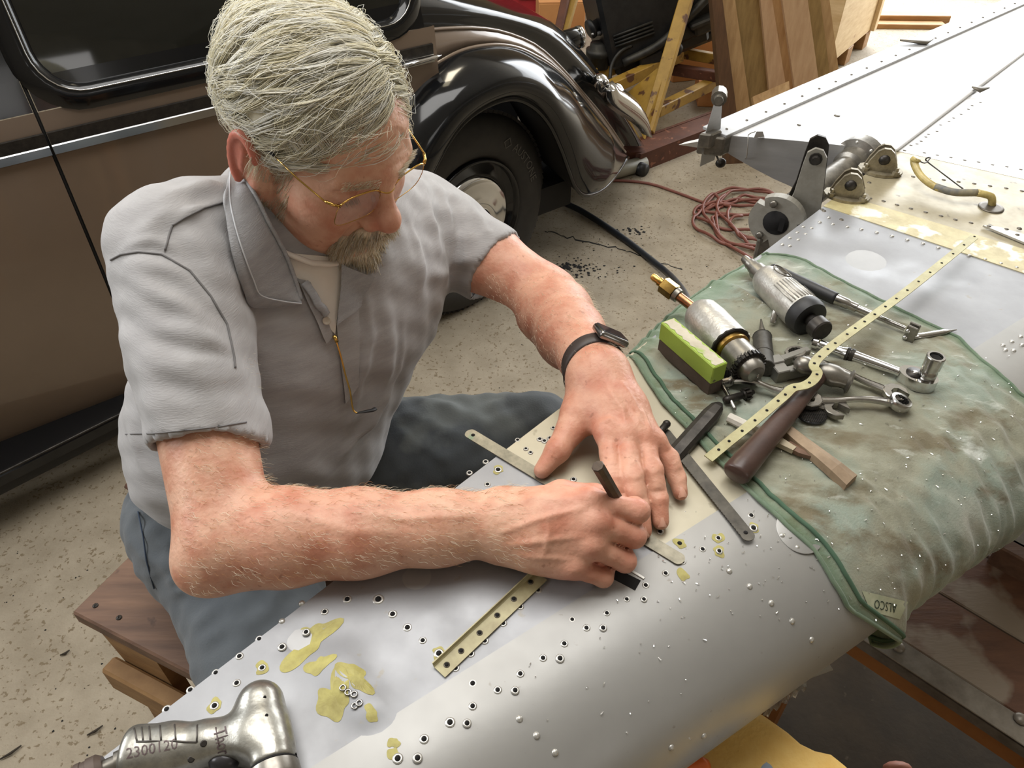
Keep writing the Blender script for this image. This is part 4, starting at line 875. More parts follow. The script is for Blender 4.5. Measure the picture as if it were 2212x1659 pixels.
# the free corner hangs below the leading edge
c0 = P[NV][0].copy(); pull = atd(1884,1392, (c0-CAM).dot(Vector((0, math.cos(PITCH), -math.sin(PITCH)))))-c0
for j in range(NV+1):
    for i in range(NU+1):
        k = max(0, 1-((NV-j)/40)**1.2)*max(0, 1-(i/34)**1.0)
        if k > 0: P[j][i] = P[j][i]+pull*k
M_CLOTH = mat('dirty_green_cloth', srgb(112,122,108), .92, sheen=.25)
def cloth_nodes():
    nt = M_CLOTH.node_tree; N = nt.nodes; L = nt.links; b = N['Principled BSDF']; tc = N.new('ShaderNodeTexCoord')
    def noise(sc, de=5, st=None):
        n = N.new('ShaderNodeTexNoise'); n.inputs['Scale'].default_value = sc; n.inputs['Detail'].default_value = de; n.inputs['Roughness'].default_value = .6
        if st:
            mp = N.new('ShaderNodeMapping'); mp.inputs['Scale'].default_value = st; mp.inputs['Rotation'].default_value = (0, 0, .6); L.new(tc.outputs['Object'], mp.inputs[0]); L.new(mp.outputs[0], n.inputs['Vector'])
        else: L.new(tc.outputs['Object'], n.inputs['Vector'])
        return n.outputs[0]
    def ramp(i, stops):
        r = N.new('ShaderNodeValToRGB'); el = r.color_ramp.elements
        while len(el) < len(stops): el.new(.5)
        for e, (p, c) in zip(el, stops): e.position = p; e.color = c
        L.new(i, r.inputs[0]); return r.outputs[0]
    def mix(f, a, c):
        m_ = N.new('ShaderNodeMix'); m_.data_type = 'RGBA'; L.new(f, m_.inputs[0]); L.new(a, m_.inputs[6])
        if isinstance(c, tuple): m_.inputs[7].default_value = c
        else: L.new(c, m_.inputs[7])
        return m_.outputs[2]
    base = ramp(noise(7, 6), [(.30, srgb(120,117,98)), (.44, srgb(144,144,126)), (.56, srgb(136,147,134)), (.70, srgb(168,169,156))])
    dirt = ramp(noise(11, 7, (1, 2.2, 1)), [(.50, (0,0,0,1)), (.62, (1,1,1,1))])
    c = mix(dirt, base, srgb(112,104,82))
    oil = ramp(noise(4.2, 4), [(.60, (0,0,0,1)), (.72, (1,1,1,1))]); c = mix(oil, c, srgb(84,86,72))
    pale = ramp(noise(16, 6, (1, 2.5, 1)), [(.60, (0,0,0,1)), (.74, (1,1,1,1))]); c = mix(pale, c, srgb(200,204,196))
    at = N.new('ShaderNodeAttribute'); at.attribute_name = 'edge'
    mu = N.new('ShaderNodeMath'); mu.operation = 'MULTIPLY'; L.new(at.outputs['Fac'], mu.inputs[0]); mu.inputs[1].default_value = .8
    c = mix(mu.outputs[0], c, srgb(92,120,92))
    L.new(c, b.inputs['Base Color'])
    bp = N.new('ShaderNodeBump'); bp.inputs['Strength'].default_value = .35; bp.inputs['Distance'].default_value = .002; L.new(noise(420, 3), bp.inputs['Height'])
    L.new(bp.outputs[0], b.inputs['Normal'])
cloth_nodes()
CLOTH = thing('shop_cloth', 'large dirty green cloth draped over the wing beneath the hand tools', 'cloth', cl(.55, .4))
m = MB(); m.grid(P); o = m.build('sheet', M_CLOTH, CLOTH)
at = o.data.attributes.new('edge', 'FLOAT', 'POINT'); at.data.foreach_set('value', np.array(EDG, np.float32).ravel())
sheet = o
M_HEM = mat('green_hem', srgb(88,110,88), .9, col2=srgb(112,128,106), scale=60, sheen=.2)
def hem(pts, name='hem'):
    m = MB(); m.tube(pts, .0024, 6); return m.build(name, M_HEM, CLOTH)
hem([r[0]+UP*.0005 for r in P]); hem([r[-1]+UP*.0005 for r in P]); hem(P[0]); hem(P[NV])
hem([r[8]+UP*.0006 for r in P[::1]], 'hem_stitch').data.materials[0] = mat('hem_stitch_thread', srgb(70,96,76), .9)
for o2 in [x for x in CLOTH.children if x.name.startswith('hem_stitch')]:
    o2.scale = (1, 1, 1)
CTREE = bvh_of(sheet)
def ct(px, py, h=0):
    """point h above the cloth (or the bare wing) on the ray through a pixel"""
    r = ray(px, py).normalized(); q = CTREE.ray_cast(CAM, r)
    if q[0] is None: q = WTREE.ray_cast(CAM, r)
    z = q[0].z if q[0] is not None else ZW
    return onz(px, py, z+h)
# sewn laundry label near the corner, upside down as seen
M_LAB = mat('faded_label', srgb(186,188,162), .9, col2=srgb(160,166,140), scale=60)
a = [(1862,1276),(1962,1300),(1944,1338),(1880,1320)]
def ch(x, y, off):
    r = ray(x, y).normalized(); h = CTREE.ray_cast(CAM, r); return (h[0]-r*off) if h[0] is not None else None
Q = []
for i in range(11):
    row = []
    for j in range(6):
        u, v = i/10, j/5; x = lerp(lerp(a[0][0], a[1][0], u), lerp(a[3][0], a[2][0], u), v); y = lerp(lerp(a[0][1], a[1][1], u), lerp(a[3][1], a[2][1], u), v); p = ch(x, y, .0012); row.append(p)
    Q.append(row)
for i in range(11):
    for j in range(6):
        if Q[i][j] is None: Q[i][j] = Q[max(0, i-1)][j] or Q[i][max(0, j-1)]
m = MB(); m.grid(Q); m.build('label_tab', M_LAB, CLOTH)
q = [Q[0][0], Q[10][0], Q[10][5], Q[0][5]]; ex = (q[1]-q[0]).normalized(); nn = ex.cross(q[3]-q[0]).normalized(); nn = nn if nn.dot(CAM-q[0]) > 0 else -nn; ey = nn.cross(ex)
v, f = text_mesh('ALSCO', .0125); c = (q[0]+q[1]+q[2]+q[3])/4; VV = []
for x, y, z in v:
    p = c-ex*x-ey*y; px_, py_ = proj(p); VV.append(ch(px_, py_, .0020) or p)
m = MB(); m.add(VV, f, 0, False); m.build('label_lettering', mat('label_ink', srgb(44,56,44), .9), CLOTH)
# bright swarf on the cloth and skin
m = MB(); rr = random.Random(5); M_SWARF = mat('aluminium_swarf', srgb(225,225,222), .25, .9)
for _ in range(420):
    if rr.random() < .91: x, y = rr.uniform(1420, 2200), rr.uniform(600, 1340)
    else: x, y = rr.uniform(1050, 1850), rr.uniform(1200, 1600)
    r = ray(x, y).normalized(); h = CTREE.ray_cast(CAM, r)
    if h[0] is None: h = WTREE.ray_cast(CAM, r)
    if h[0] is None: continue
    p = h[0]+UP*.0012; a0 = rr.random()*6; L = rr.choice([.0006, .0008, .0010, .0018]); d = Vector((math.cos(a0), math.sin(a0), .1))*L; w_ = Vector((-math.sin(a0), math.cos(a0), .35))*.0004
    mid = p+w_*1.5*rr.uniform(-1, 1)+UP*.0004
    m.add([p-d-w_, p-d+w_, mid-w_, mid+w_, p+d-w_, p+d+w_], [(0,2,3,1),(2,4,5,3)], 0, False)
tag(m.build('metal_swarf', M_SWARF), 'tiny bright metal shavings scattered over the green cloth', 'shavings', kind='stuff')
# ================================================================ hand tools
M_BRASS = mat('brass', srgb(206,170,96), .28, 1, col2=srgb(150,112,60), scale=60)
M_COPPER = mat('copper_tube', srgb(176,132,96), .3, 1, col2=srgb(120,84,58), scale=80)
M_CAST = mat('cast_aluminium', srgb(202,200,194), .42, .6, col2=srgb(164,160,152), scale=50, bump=.25, bscale=260, rvar=.08)
M_BLACKR = mat('black_rubber_grip', srgb(34,34,36), .5)
M_HANDLE = mat('dark_hammer_handle', srgb(84,62,54), .35, col2=srgb(52,38,34), scale=12, stretch=(1,1,1), bump=.25, bscale=60)
M_WOODS = mat('grey_split_wood', srgb(168,146,120), .7, col2=srgb(124,104,82), scale=26, bump=.25, bscale=50)
M_GREENP = mat('lime_green_paint', srgb(160,186,76), .5, col2=srgb(146,170,66), scale=20, spots=srgb(92,92,58), sspot=60, sthr=.68, bump=.1)
M_WORN = mat('worn_block_top', srgb(206,198,178), .6, col2=srgb(176,166,144), scale=30, spots=srgb(150,176,76), sspot=18, sthr=.62)
M_STRIPP = mat('yellow_green_primer_strip', srgb(186,182,136), .5, 0, col2=srgb(158,148,104), scale=40, bump=.05)
def unit(v): return v.normalized()
# --- die grinder
G0, G1 = ct(1646,594,.022), ct(1742,683,.022); d = unit(G1-G0); up_ = UP
t = thing('die_grinder', 'silver ribbed pneumatic die grinder with a black nose lying on the cloth', 'air tool', (G0+G1)/2-UP*.022)
L = (G1-G0).length; pr = [(0,.010),(.004,.017),(.014,.0215),(.03,.0225),(L*.7,.0238),(L-.008,.0242)]
m = MB(); m.lathe(G0, d, pr, 28); m.build('body', M_CAST, t, sharp=60)
rx = unit(d.cross(UP)); rz = rx.cross(d)
for k in range(9):
    a = pi/2+(k-4)*.19; c = rx*math.cos(a)+rz*math.sin(a); m = MB(); m.tube([G0+d*.046+c*.0226, G0+d*(L-.012)+c*.0240], .0012, 5); m.build('rib', M_CAST, t)
c = rx*-.35+rz*.94; m = MB(); tn = unit(d.cross(c)); m.tube([G0+d*(.028+.014*math.cos(q))+tn*(.011*math.sin(q))+c*(.0232-.35*(.011*math.sin(q))**2*40) for q in [2*pi*k/24 for k in range(24)]], .0008, 5, closed=True)
for k in range(4): m.tube([G0+d*.020+tn*(-.004+.0026*k)+c*.0232, G0+d*.030+tn*(-.004+.0026*k)+c*.0233, G0+d*(.036)+tn*(-.0015+.0012*k)+c*.0234], .0006, 4)
m.build('raised_badge', M_RIVETD, t)
m = MB(); m.lathe(G1-d*.009, d, [(0,.0246),(.002,.0252),(.011,.0250),(.017,.0228),(.018,.018),(.016,.010)], 28); m.build('nose_cover', M_BLACKR, t, sharp=40)
m = MB(); m.lathe(G1+d*.004, d, [(0,.0085),(.013,.0085),(.013,.0125),(.015,.0138),(.028,.0138),(.030,.0125),(.030,.004)], 20); m.build('collet', M_DSTEEL, t, sharp=30)
m = MB(); m.lathe(G0-d*.0, -d, [(-.004,.012),(.012,.012),(.012,.009),(.022,.009),(.022,.0075),(.030,.008),(.030,.006),(.040,.0062),(.044,.005)], 12); m.build('air_inlet', M_STEEL, t, sharp=30)
lv0, lv1 = G0+d*.012-rx*.0245+UP*.004, ct(1669,697,.006)
m = MB(); m.bar(G0+d*.010-rx*.022, lv0, .010, .006); m.tube([lv0, lv0.lerp(lv1,.5)-rx*.002, lv1], [.0035,.005,.0035], 8, flat=.35); m.build('throttle_lever', M_SATIN, t)
m = MB(); c = unit(-rx*.8+rz*.45); tn = unit(d.cross(c)); m.box(G0+d*(L-.026)+c*.0238, d, tn, c, .011, .008, .0006); m.build('label_plate', M_BLACKR, t)
m = MB(); m.box(G0+d*(L-.026)+c*.0245, d, tn, c, .009, .0012, .0003); m.box(G0+d*(L-.022)+c*.0245+tn*.004, d, tn, c, .005, .001, .0003); m.build('label_print', M_WHITE, t)
# --- straight air drill with a chuck
A0, A1 = ct(1505,670,.024), ct(1577,748,.024); d = unit(A1-A0); L = (A1-A0).length; rx = unit(d.cross(UP)); rz = rx.cross(d)
t = thing('air_drill', 'straight cast aluminium air drill with brass inlet and keyed chuck', 'air tool', (A0+A1)/2-UP*.024)
m = MB(); m.lathe(A0, d, [(0,.013),(.003,.018),(.012,.0235),(.03,.0252),(L-.004,.0258),(L,.025)], 28); m.build('body', M_CAST, t, sharp=50)
m = MB(); m.lathe(A1-d*.002, d, [(0,.0255),(.003,.0262),(.004,.024)], 16, smooth=False); m.build('lock_ring', M_DSTEEL, t)
m = MB(); m.lathe(A1, d, [(0,.0215),(.008,.0215),(.010,.0195)], 24); m.build('brass_collar', M_BRASS, t, sharp=30)
m = MB(); m.lathe(A1+d*.009, d, [(0,.019),(.026,.0195),(.028,.0195)], 26); m.build('chuck_sleeve', M_STEEL, t, sharp=30)
m = MB()
for k in range(26):
    a = 2*pi*k/26; r_ = rx*math.cos(a)+rz*math.sin(a); m.box(A1+d*.040+r_*.0185, d, d.cross(r_), r_, .0035, .0013, .0026)
m.lathe(A1+d*.034, d, [(0,.0195),(.006,.0185),(.010,.0165)], 24); m.build('chuck_gear', M_DSTEEL, t)
m = MB(); m.lathe(A1+d*.043, d, [(0,.0155),(.008,.0145),(.013,.0105),(.014,.004)], 20); m.build('chuck_nose', M_STEEL, t, sharp=40)
b0 = A1+d*.056; b1 = ct(1640,824,.003); m = MB(); bd = unit(b1-b0); bl = (b1-b0).length; u_ = bd.orthogonal().normalized(); w_ = bd.cross(u_)
m.tube([b0, b1], .0016, 6); 
for ph in (0, pi): m.tube([b0+bd*(bl*q/24)+(u_*math.cos(q*.8+ph)+w_*math.sin(q*.8+ph))*.0022 for q in range(25)], .0012, 5)
m.build('drill_bit', M_SATIN, t)
i0 = A0; i1 = ct(1466,640,.034); di = unit(i1-i0); Li = (i1-i0).length
m = MB(); m.lathe(i0, di, [(-.004,.0085),(.004,.0085),(.005,.0062),(Li,.0062)], 14); m.build('inlet_tube', M_COPPER, t, sharp=30)
m = MB(); m.lathe(i1, di, [(0,.009),(.006,.0095),(.007,.0075)], 14); m.build('ferrule', M_STEEL, t, sharp=30)
m = MB(); m.lathe(i1+di*.007, di, [(0,.0108),(.001,.0112),(.019,.0112),(.020,.0100)], 6, smooth=False); m.lathe(i1+di*.027, di, [(0,.0055),(.006,.0062),(.007,.0046),(.014,.0052),(.018,.0042)], 12); m.build('brass_fitting', M_BRASS, t, sharp=30)
c = unit(-rx*.9+rz*.3); m = MB(); m.lathe(A0+d*.004+c*.014, c, [(0,.0075),(.005,.0075),(.0055,.006)], 14); m.box(A0+d*.004+c*.0196, unit(d+rz), c.cross(unit(d+rz)), c, .006, .0008, .0004); m.build('throttle_screw', M_STEEL, t)
# --- tapered punch
p0, p1 = ct(1644,690,.007), ct(1651,796,.012); d = unit(p1-p0); L = (p1-p0).length
t = thing('tapered_punch', 'grey steel punch with a needle tip and knurled round body', 'punch', p1-UP*.012)
k = L/.105
m = MB(); m.lathe(p0, d, [(0,.0010),(.012*k,.0022),(.034*k,.0052),(.036*k,.0085),(.040*k,.0112),(.040*k,.0118)], 18); m.build('tip', M_STEEL, t, sharp=30)
m = MB(); m.lathe(p0, d, [(.040*k,.0112),(.078*k,.0118),(.0785*k,.0112),(.080*k,.0112),(.0805*k,.0120),(L-.001,.0124),(L,.0118)], 22); m.build('body', mat('grey_tool_steel', srgb(96,94,90), .5, .6, col2=srgb(80,78,74), scale=200), t, sharp=30)
# --- telescopic pick-up with swivel head
a, b, c_ = ct(1664,580,.010), ct(1806,646,.010), ct(1955,710,.008); d = unit(b-a)
t = thing('telescopic_pickup', 'telescopic rod with a black grip and a hinged swivel head on the cloth', 'hand tool', (a+b)/2-UP*.01)
m = MB(); m.tube([a, a+d*.003, b-d*.003, b], [.006,.0085,.0085,.008], 14); m.build('grip', M_BLACKR, t)
d2 = unit(c_-b); L = (c_-b).length
m = MB(); m.lathe(b, d2, [(0,.0072),(.016,.0068),(.018,.0058),(.028,.0058),(.029,.0045),(L*.55,.0042),(L*.56,.0034),(L,.0032)], 12); m.build('rod', M_SATIN, t, sharp=30)
h0 = ct(1962,716,.010); sx = unit(d2.cross(UP))
for s_ in (-1, 1):
    m = MB(); m.box(h0+sx*.0045*s_+d2*.004, d2, sx, UP, .0065, .0016, .012, .001); m.build('clevis_plate', M_STEEL, t)
m = MB(); m.lathe(h0+UP*.004-sx*.008, sx, [(0,.0028),(.016,.0028)], 8); m.lathe(h0-UP*.006-sx*.008, sx, [(0,.0028),(.016,.0028)], 8); m.build('hinge_pin', M_CHROME, t)
q0, q1 = h0-UP*.006+d2*.006, ct(2066,712,.006); m = MB(); m.tube([q0, q0.lerp(q1,.2), q0.lerp(q1,.7), q1], [.003,.0045,.0045,.001], 10, flat=.6); m.build('arm', M_SATIN, t)
# --- forked steel block
t = thing('forked_block', 'small grey steel block with two prongs beside the hammer head', 'hand tool', ct(1690,806,0))
o0, o1 = ct(1684,806,.008), ct(1745,792,.008); ex = unit(o1-o0); ey = Vector((-ex.y, ex.x, 0)); W_ = mat('grey_ground_steel', srgb(140,138,132), .4, .6)
m = MB(); m.box(o0+ey*.007, ex, ey, UP, .008, .015, .009, .001); m.box(o0+ey*.014+UP*.003, ex, ey, UP, .009, .007, .008, .001); m.build('head', W_, t)
m = MB(); m.box(o0+ex*.030-ey*.003, ex, ey, UP, .024, .005, .007, .001); m.build('prong', W_, t)
m = MB(); e2_ = unit(ex+ey*.15); m.box(o0+ex*.028+ey*.019+UP*.002, e2_, Vector((-e2_.y, e2_.x, 0)), UP, .022, .0045, .006, .001); m.build('prong', W_, t)
# --- spanners
def ring_end(mb, c, ex, ey, n, R_, r_, h, pts=12):
    P = []
    for k in range(48):
        a = 2*pi*k/48; e = ex*math.cos(a)+ey*math.sin(a); ri = r_*(1-.10*(k % 4 == 0))
        P.append([c+e*ri-n*h, c+e*R_*.93-n*h, c+e*R_-n*h*.6, c+e*R_+n*h*.6, c+e*R_*.93+n*h, c+e*ri+n*h])
    mb.grid(P, closed_u=True, closed_v=True)
def spanner(label, a, b, R_=.012, jaw=True, w_=.0045, hgt=.0032, ja=.2, ringt=.25, m_=None, open_only=False):
    """ring end at a, open jaw at b"""
    m_ = m_ or M_SATIN; d = unit(b-a); ey = unit(UP.cross(d)); n = d.cross(ey); L = (b-a).length
    t = thing('spanner', label, 'spanner', (a+b)/2-UP*.004, 'spanners on the cloth')
    if not open_only:
        rn = unit(n*math.cos(ringt)-d*math.sin(ringt)); re = unit(d*math.cos(ringt)+n*math.sin(ringt)); m = MB(); ring_end(m, a, re, ey, rn, R_, R_*.66, .0052); m.build('ring_end', m_, t, sharp=50)
        m = MB(); m.lathe(a-rn*.0054, rn, [(0,R_*.66),(.001,R_*.66)], 16); m.build('ring_bore', M_HOLE, t)
    P = []
    for k in range(13):
        q = k/12; x = lerp(R_*.85 if not open_only else 0, L-R_*.6, q); wd = w_*(1.25-.5*math.sin(pi*q)); z = n*(.0035*math.sin(pi*min(1, q*1.4))); c = a+d*x+z
        P.append([c-ey*wd-n*hgt*.5, c-ey*wd+n*hgt*.5, c-ey*wd*.6+n*hgt, c-ey*wd*.45+n*hgt*.72, c+ey*wd*.45+n*hgt*.72, c+ey*wd*.6+n*hgt, c+ey*wd+n*hgt*.5, c+ey*wd-n*hgt*.5, c-n*hgt])
    m = MB(); m.grid(P, closed_v=True); m.f.append(tuple(range(9))); m.m.append(0); m.sm.append(False); m.f.append(tuple(len(P)*9-9+i for i in range(9))); m.m.append(0); m.sm.append(False); m.build('shank', m_, t, sharp=35)
    if jaw:
        R2 = R_*1.15; th0 = ja; jx = d*math.cos(th0)+ey*math.sin(th0); jy = -d*math.sin(th0)+ey*math.cos(th0); s_ = R2*.46; out = []
        for k in range(27):
            an = math.radians(28)+math.radians(304)*k/26; out.append((R2*math.cos(an), R2*math.sin(an)))
        out += [(R2*.86, -s_), (-R2*.10, -s_), (-R2*.32, -s_*.5), (-R2*.32, s_*.5), (-R2*.10, s_), (R2*.86, s_)]
        # split the C into two halves so that every face is convex enough
        m = MB(); P = []; inn = [(R2*.86, s_), (R2*.4, s_), (-R2*.10, s_), (-R2*.32, s_*.5), (-R2*.32, 0), (-R2*.32, -s_*.5), (-R2*.10, -s_), (R2*.4, -s_), (R2*.86, -s_)]
        ot = []
        for k in range(9):
            an = math.radians(30)+math.radians(300)*k/8; ot.append((R2*math.cos(an), R2*math.sin(an)))
        h = .0036
        for (ix, iy), (ox, oy) in zip(inn, ot):
            f = lambda x, y, z: b+jx*x+jy*y+n*z
            P.append([f(ix, iy, -h), f(ox, oy, -h*.8), f(ox, oy, h*.8), f(ox*.93, oy*.93, h), f(ix, iy, h)])
        m.grid(P, closed_v=True); m.f.append(tuple(range(5))); m.m.append(0); m.sm.append(False); m.f.append(tuple(40+i for i in range(5))); m.m.append(0); m.sm.append(False); m.build('open_jaw', m_, t, sharp=35)
    return t
spanner('chrome ratchet spanner with its ring by the forked block and jaw right of the hammer', ct(1718,766,.010), ct(1934,850,.008), .0125, ja=-.25)
spanner('brownish chrome spanner whose ring end sits behind the green block', ct(1566,816,.010), ct(1716,852,.010), .0125, ja=.3)
spanner('long chrome spanner with its ring end rightmost, crossing below the hammer', ct(1943,870,.009), ct(1748,864,.010), .0125, ja=.3)
spanner('dark steel spanner, only its open jaw showing right of the hammer handle', ct(1700,868,.004), ct(1806,884,.006), .0125, ja=-.5, open_only=True, m_=M_STEEL)
# --- ratchet with a socket
a, b = ct(1753,738,.008), ct(1984,818,.008); d = unit(b-a); L = (b-a).length; ey = unit(UP.cross(d)); n = d.cross(ey)
t = thing('ratchet_wrench', 'chrome ratchet handle with a deep socket standing on its head', 'ratchet', (a+b)/2-UP*.008)
m = MB(); m.lathe(a, d, [(0,.004),(.002,.0075),(.008,.0075),(.010,.006),(.03,.0058),(L*.30,.0068),(L*.34,.0085)], 18); m.build('grip', M_CHROME, t, sharp=30)
m = MB(); m.lathe(a, d, [(L*.335,.0088),(L*.36,.0092),(L*.362,.0075),(L*.375,.0075),(L*.378,.0090),(L*.41,.0085)], 18); m.build('collar', M_DSTEEL, t, sharp=30)
m = MB(); m.lathe(a, d, [(L*.40,.0075),(L*.44,.0072),(L*.8,.0052),(L-.02,.0062)], 14); m.build('shaft', M_CHROME, t, sharp=40)
m = MB(); out = [(.020*math.cos(q)*(1.15 if math.cos(q) < 0 else 1), .0145*math.sin(q)) for q in [2*pi*k/32 for k in range(32)]]
m.prism(out, b, d, ey, n, -.008, .006); m.build('head', M_CHROME, t, sharp=40)
m = MB(); m.lathe(b+n*.006-d*.006, n, [(0,.0095),(.001,.0095)], 18); m.build('selector_plate', M_DSTEEL, t)
m = MB(); m.lathe(b+n*.006-d*.006, n, [(0,.003),(.0016,.003)], 10); m.build('selector_pin', M_SATIN, t)
SK = thing('socket', 'small satin socket standing upright on the ratchet head', 'socket', b+n*.0065+d*.007)
c = b+d*.007+n*.0062
m = MB(); m.lathe(c, UP, [(0,.0088),(.001,.0094),(.008,.0094),(.009,.0088),(.013,.0088),(.014,.0098),(.030,.0102),(.031,.0095),(.031,.0072),(.029,.0070)], 24, cap=False); m.build('sleeve', M_SATIN, SK, sharp=35)
m = MB(); m.lathe(c, UP, [(.012,.0073),(.0285,.0073)], 6, smooth=False); m.build('hex_bore', M_HOLE, SK)
# --- small plate with a hole and mesh disc
a, b = ct(1742,878,.003), ct(1812,896,.003); m = MB(); m.bar(a, b, .012, .0016); tag(m.build('steel_plate', M_SATIN), 'flat bright steel strip with one hole under the dark spanner jaw', 'strip')
c = ct(1752,896,.002); m = MB(); m.lathe(c, UP, [(0,.0165),(.002,.0165),(.0026,.015)], 26); o = m.build('rim', M_BLACKR)
t = thing('mesh_disc', 'black woven mesh disc lying under the hammer handle', 'disc', c); o.parent = t; o.location = Vector(o.location)-wloc(t)
m = MB()
for k in range(-7, 8):
    w_ = math.sqrt(max(0, .0155**2-(k*.002)**2))
    if w_ > .002: m.bar(c+Vector((k*.002,-w_,.003)), c+Vector((k*.002,w_,.003)), .0007, .0007); m.bar(c+Vector((-w_,k*.002,.0033)), c+Vector((w_,k*.002,.0033)), .0007, .0007)
tag(m.build('mesh', M_DSTEEL, t), kind='stuff')
# --- ball-pein hammer
h0, h1 = ct(1771,812,.016), ct(1588,1026,.014); d = unit(h1-h0); L = (h1-h0).length
t = thing('hammer', 'ball-pein hammer with a dark brown worn wooden handle', 'hammer', (h0+h1)/2-UP*.014)
rr = [(0,.0085),(.03,.0088),(L*.25,.0098),(L*.45,.0115),(L*.7,.0132),(L*.9,.0146),(L-.004,.0148),(L-.001,.0136),(L,.012)]
m = MB(); m.tube([h0+d*q for q, _ in rr], [r for _, r in rr], 20, flat=.82, up=UP); m.build('handle', M_HANDLE, t)
k0, k1 = ct(1735,788,.020), ct(1838,826,.016); dk = unit(k1-k0); Lk = (k1-k0).length
m = MB(); m.lathe(k0, dk, [(-.011,.001),(-.009,.006),(-.004,.0100),(.002,.0108),(.008,.0092),(.013,.0075),(.018,.009),(.026,.0125),(.036,.0130),(.044,.0105),(.050,.0100),(.052,.0125),(Lk-.002,.0145),(Lk,.0135)], 24); m.build('head', M_STEEL, t, sharp=40)
# --- long perforated strip with a kink
pts = [((1530,990),.004),((1575,953),.010),((1620,917),.016),((1690,858),.030),((1712,838),.033),((1738,832),.034),((1757,820),.035),((1766,803),.036),((1758,788),.037),((1776,765),.036),((1830,722),.034),((1960,627),.030),((2105,511),.022)]
C_ = [ct(x, y, h) for (x, y), h in pts]; zz = [p.z for p in C_]
zs = [ZW+.006+h for _, h in pts]; C_ = [onz(x, y, z) for ((x, y), _), z in zip(pts, zs)]
S = smooth_pts(C_, 6); P = []
for i, p in enumerate(S):
    tt = S[min(i+1, len(S)-1)]-S[max(i-1, 0)]; tt.z = 0; tt.normalize(); sd = Vector((-tt.y, tt.x, 0)); w_ = .0056; P.append([p-sd*w_, p+sd*w_, p+sd*w_-UP*.0012, p-sd*w_-UP*.0012])
t = thing('perforated_strip', 'long yellow-green drilled metal strip with a kink lying over the hammer', 'strip', C_[3]-UP*.03)
m = MB(); m.grid(P, closed_v=True); m.f += [(0,1,2,3), tuple(len(P)*4-4+i for i in range(4))]; m.m += [0,0]; m.sm += [False]*2; m.build('strip', M_STRIPP, t, sharp=30)
dist = 0; nxt = .012
for i in range(1, len(S)):
    dist += (S[i]-S[i-1]).length
    if dist >= nxt:
        nxt += .0175; m = MB(); m.lathe(S[i]+UP*.00005, UP, [(0,.0017),(.0004,.0017)], 8); m.build('hole', M_HOLE, t)
# --- dark flat file
a, b = ct(1462,978,.006), ct(1556,872,.010); m = MB(); d = unit(b-a); ey = unit(UP.cross(d)); L = (b-a).length
P = []
for q, w_, h in ((-.03,.0095,.0055),(L*.75,.0095,.0055),(L*.92,.0075,.0045),(L,.003,.002)):
    c = a+d*q; P.append([c-ey*w_-UP*h, c+ey*w_-UP*h, c+ey*w_*.95+UP*h*.6, c+ey*w_*.4+UP*h, c-ey*w_*.6+UP*h, c-ey*w_+UP*h*.4])
m.grid(P, closed_v=True, smooth=False); m.f += [tuple(range(6)), tuple(18+i for i in range(6))]; m.m += [0,0]; m.sm += [False]*2
tag(m.build('cold_chisel', M_DSTEEL), 'dark steel bar with a pointed tip beside the man\'s little finger', 'chisel')
# --- chuck key and pin
a, b = ct(1570,864,.008), ct(1606,853,.008); d = unit(b-a)
t = thing('chuck_key', 'small black chuck key with a toothed end and steel cross pin', 'chuck key', a-UP*.006)
m = MB(); L = (b-a).length; m.lathe(a-d*.003, d, [(0,.004),(.003,.0048),(L,.0042)], 12); m.build('stem', M_DSTEEL, t)
m = MB(); u_ = d.orthogonal().normalized(); w_ = d.cross(u_)
m.lathe(b, d, [(0,.005),(.007,.0048),(.008,.003),(.014,.0028)], 12)
for k in range(10):
    q = 2*pi*k/10; r_ = u_*math.cos(q)+w_*math.sin(q); m.box(b+d*.004+r_*.0058, d, d.cross(r_), r_, .0035, .0011, .0016)
m.build('toothed_end', M_DSTEEL, t)
a, b = ct(1561,832,.008), ct(1589,886,.006); m = MB(); m.tube([a, a.lerp(b,.05), a.lerp(b,.93), b], [.001,.0024,.0024,.0008], 8); m.build('cross_pin', M_SATIN, t)
# --- green-topped block
a, b, c = ct(1420,754,0), ct(1529,854,0), ct(1556,840,0); ex = unit(b-a); ex.z = 0; ex.normalize(); ey = Vector((-ex.y, ex.x, 0)); L = (b-a).length; wd = .0185
t = thing('sanding_block', 'long narrow block with lime green sides and brown base on the cloth', 'block', (a+b)/2)
o = a+ey*wd/2+ex*L/2; zb = min(a.z, b.z)-.001; o.z = zb
m = MB(); m.box(o+UP*.009, ex, ey, UP, L/2, wd/2, .009, .0008); m.build('base', mat('block_brown', srgb(96,84,76), .7, col2=srgb(76,66,60), scale=40), t)
m = MB(); m.box(o+UP*.0305, ex, ey, UP, L/2+.0008, wd/2+.0008, .0125, .0012); m.build('green_body', M_GREENP, t)
m = MB(); P = [[o+UP*.0434+ex*(L*(i/20-.5))*.97+ey*(wd*(.36*j)+.0015*math.sin(i*2.3+j*1.7)) for j in (-1, 0, 1)] for i in range(21)]; m.grid(P, smooth=False); m.build('worn_top', M_WORN, t)
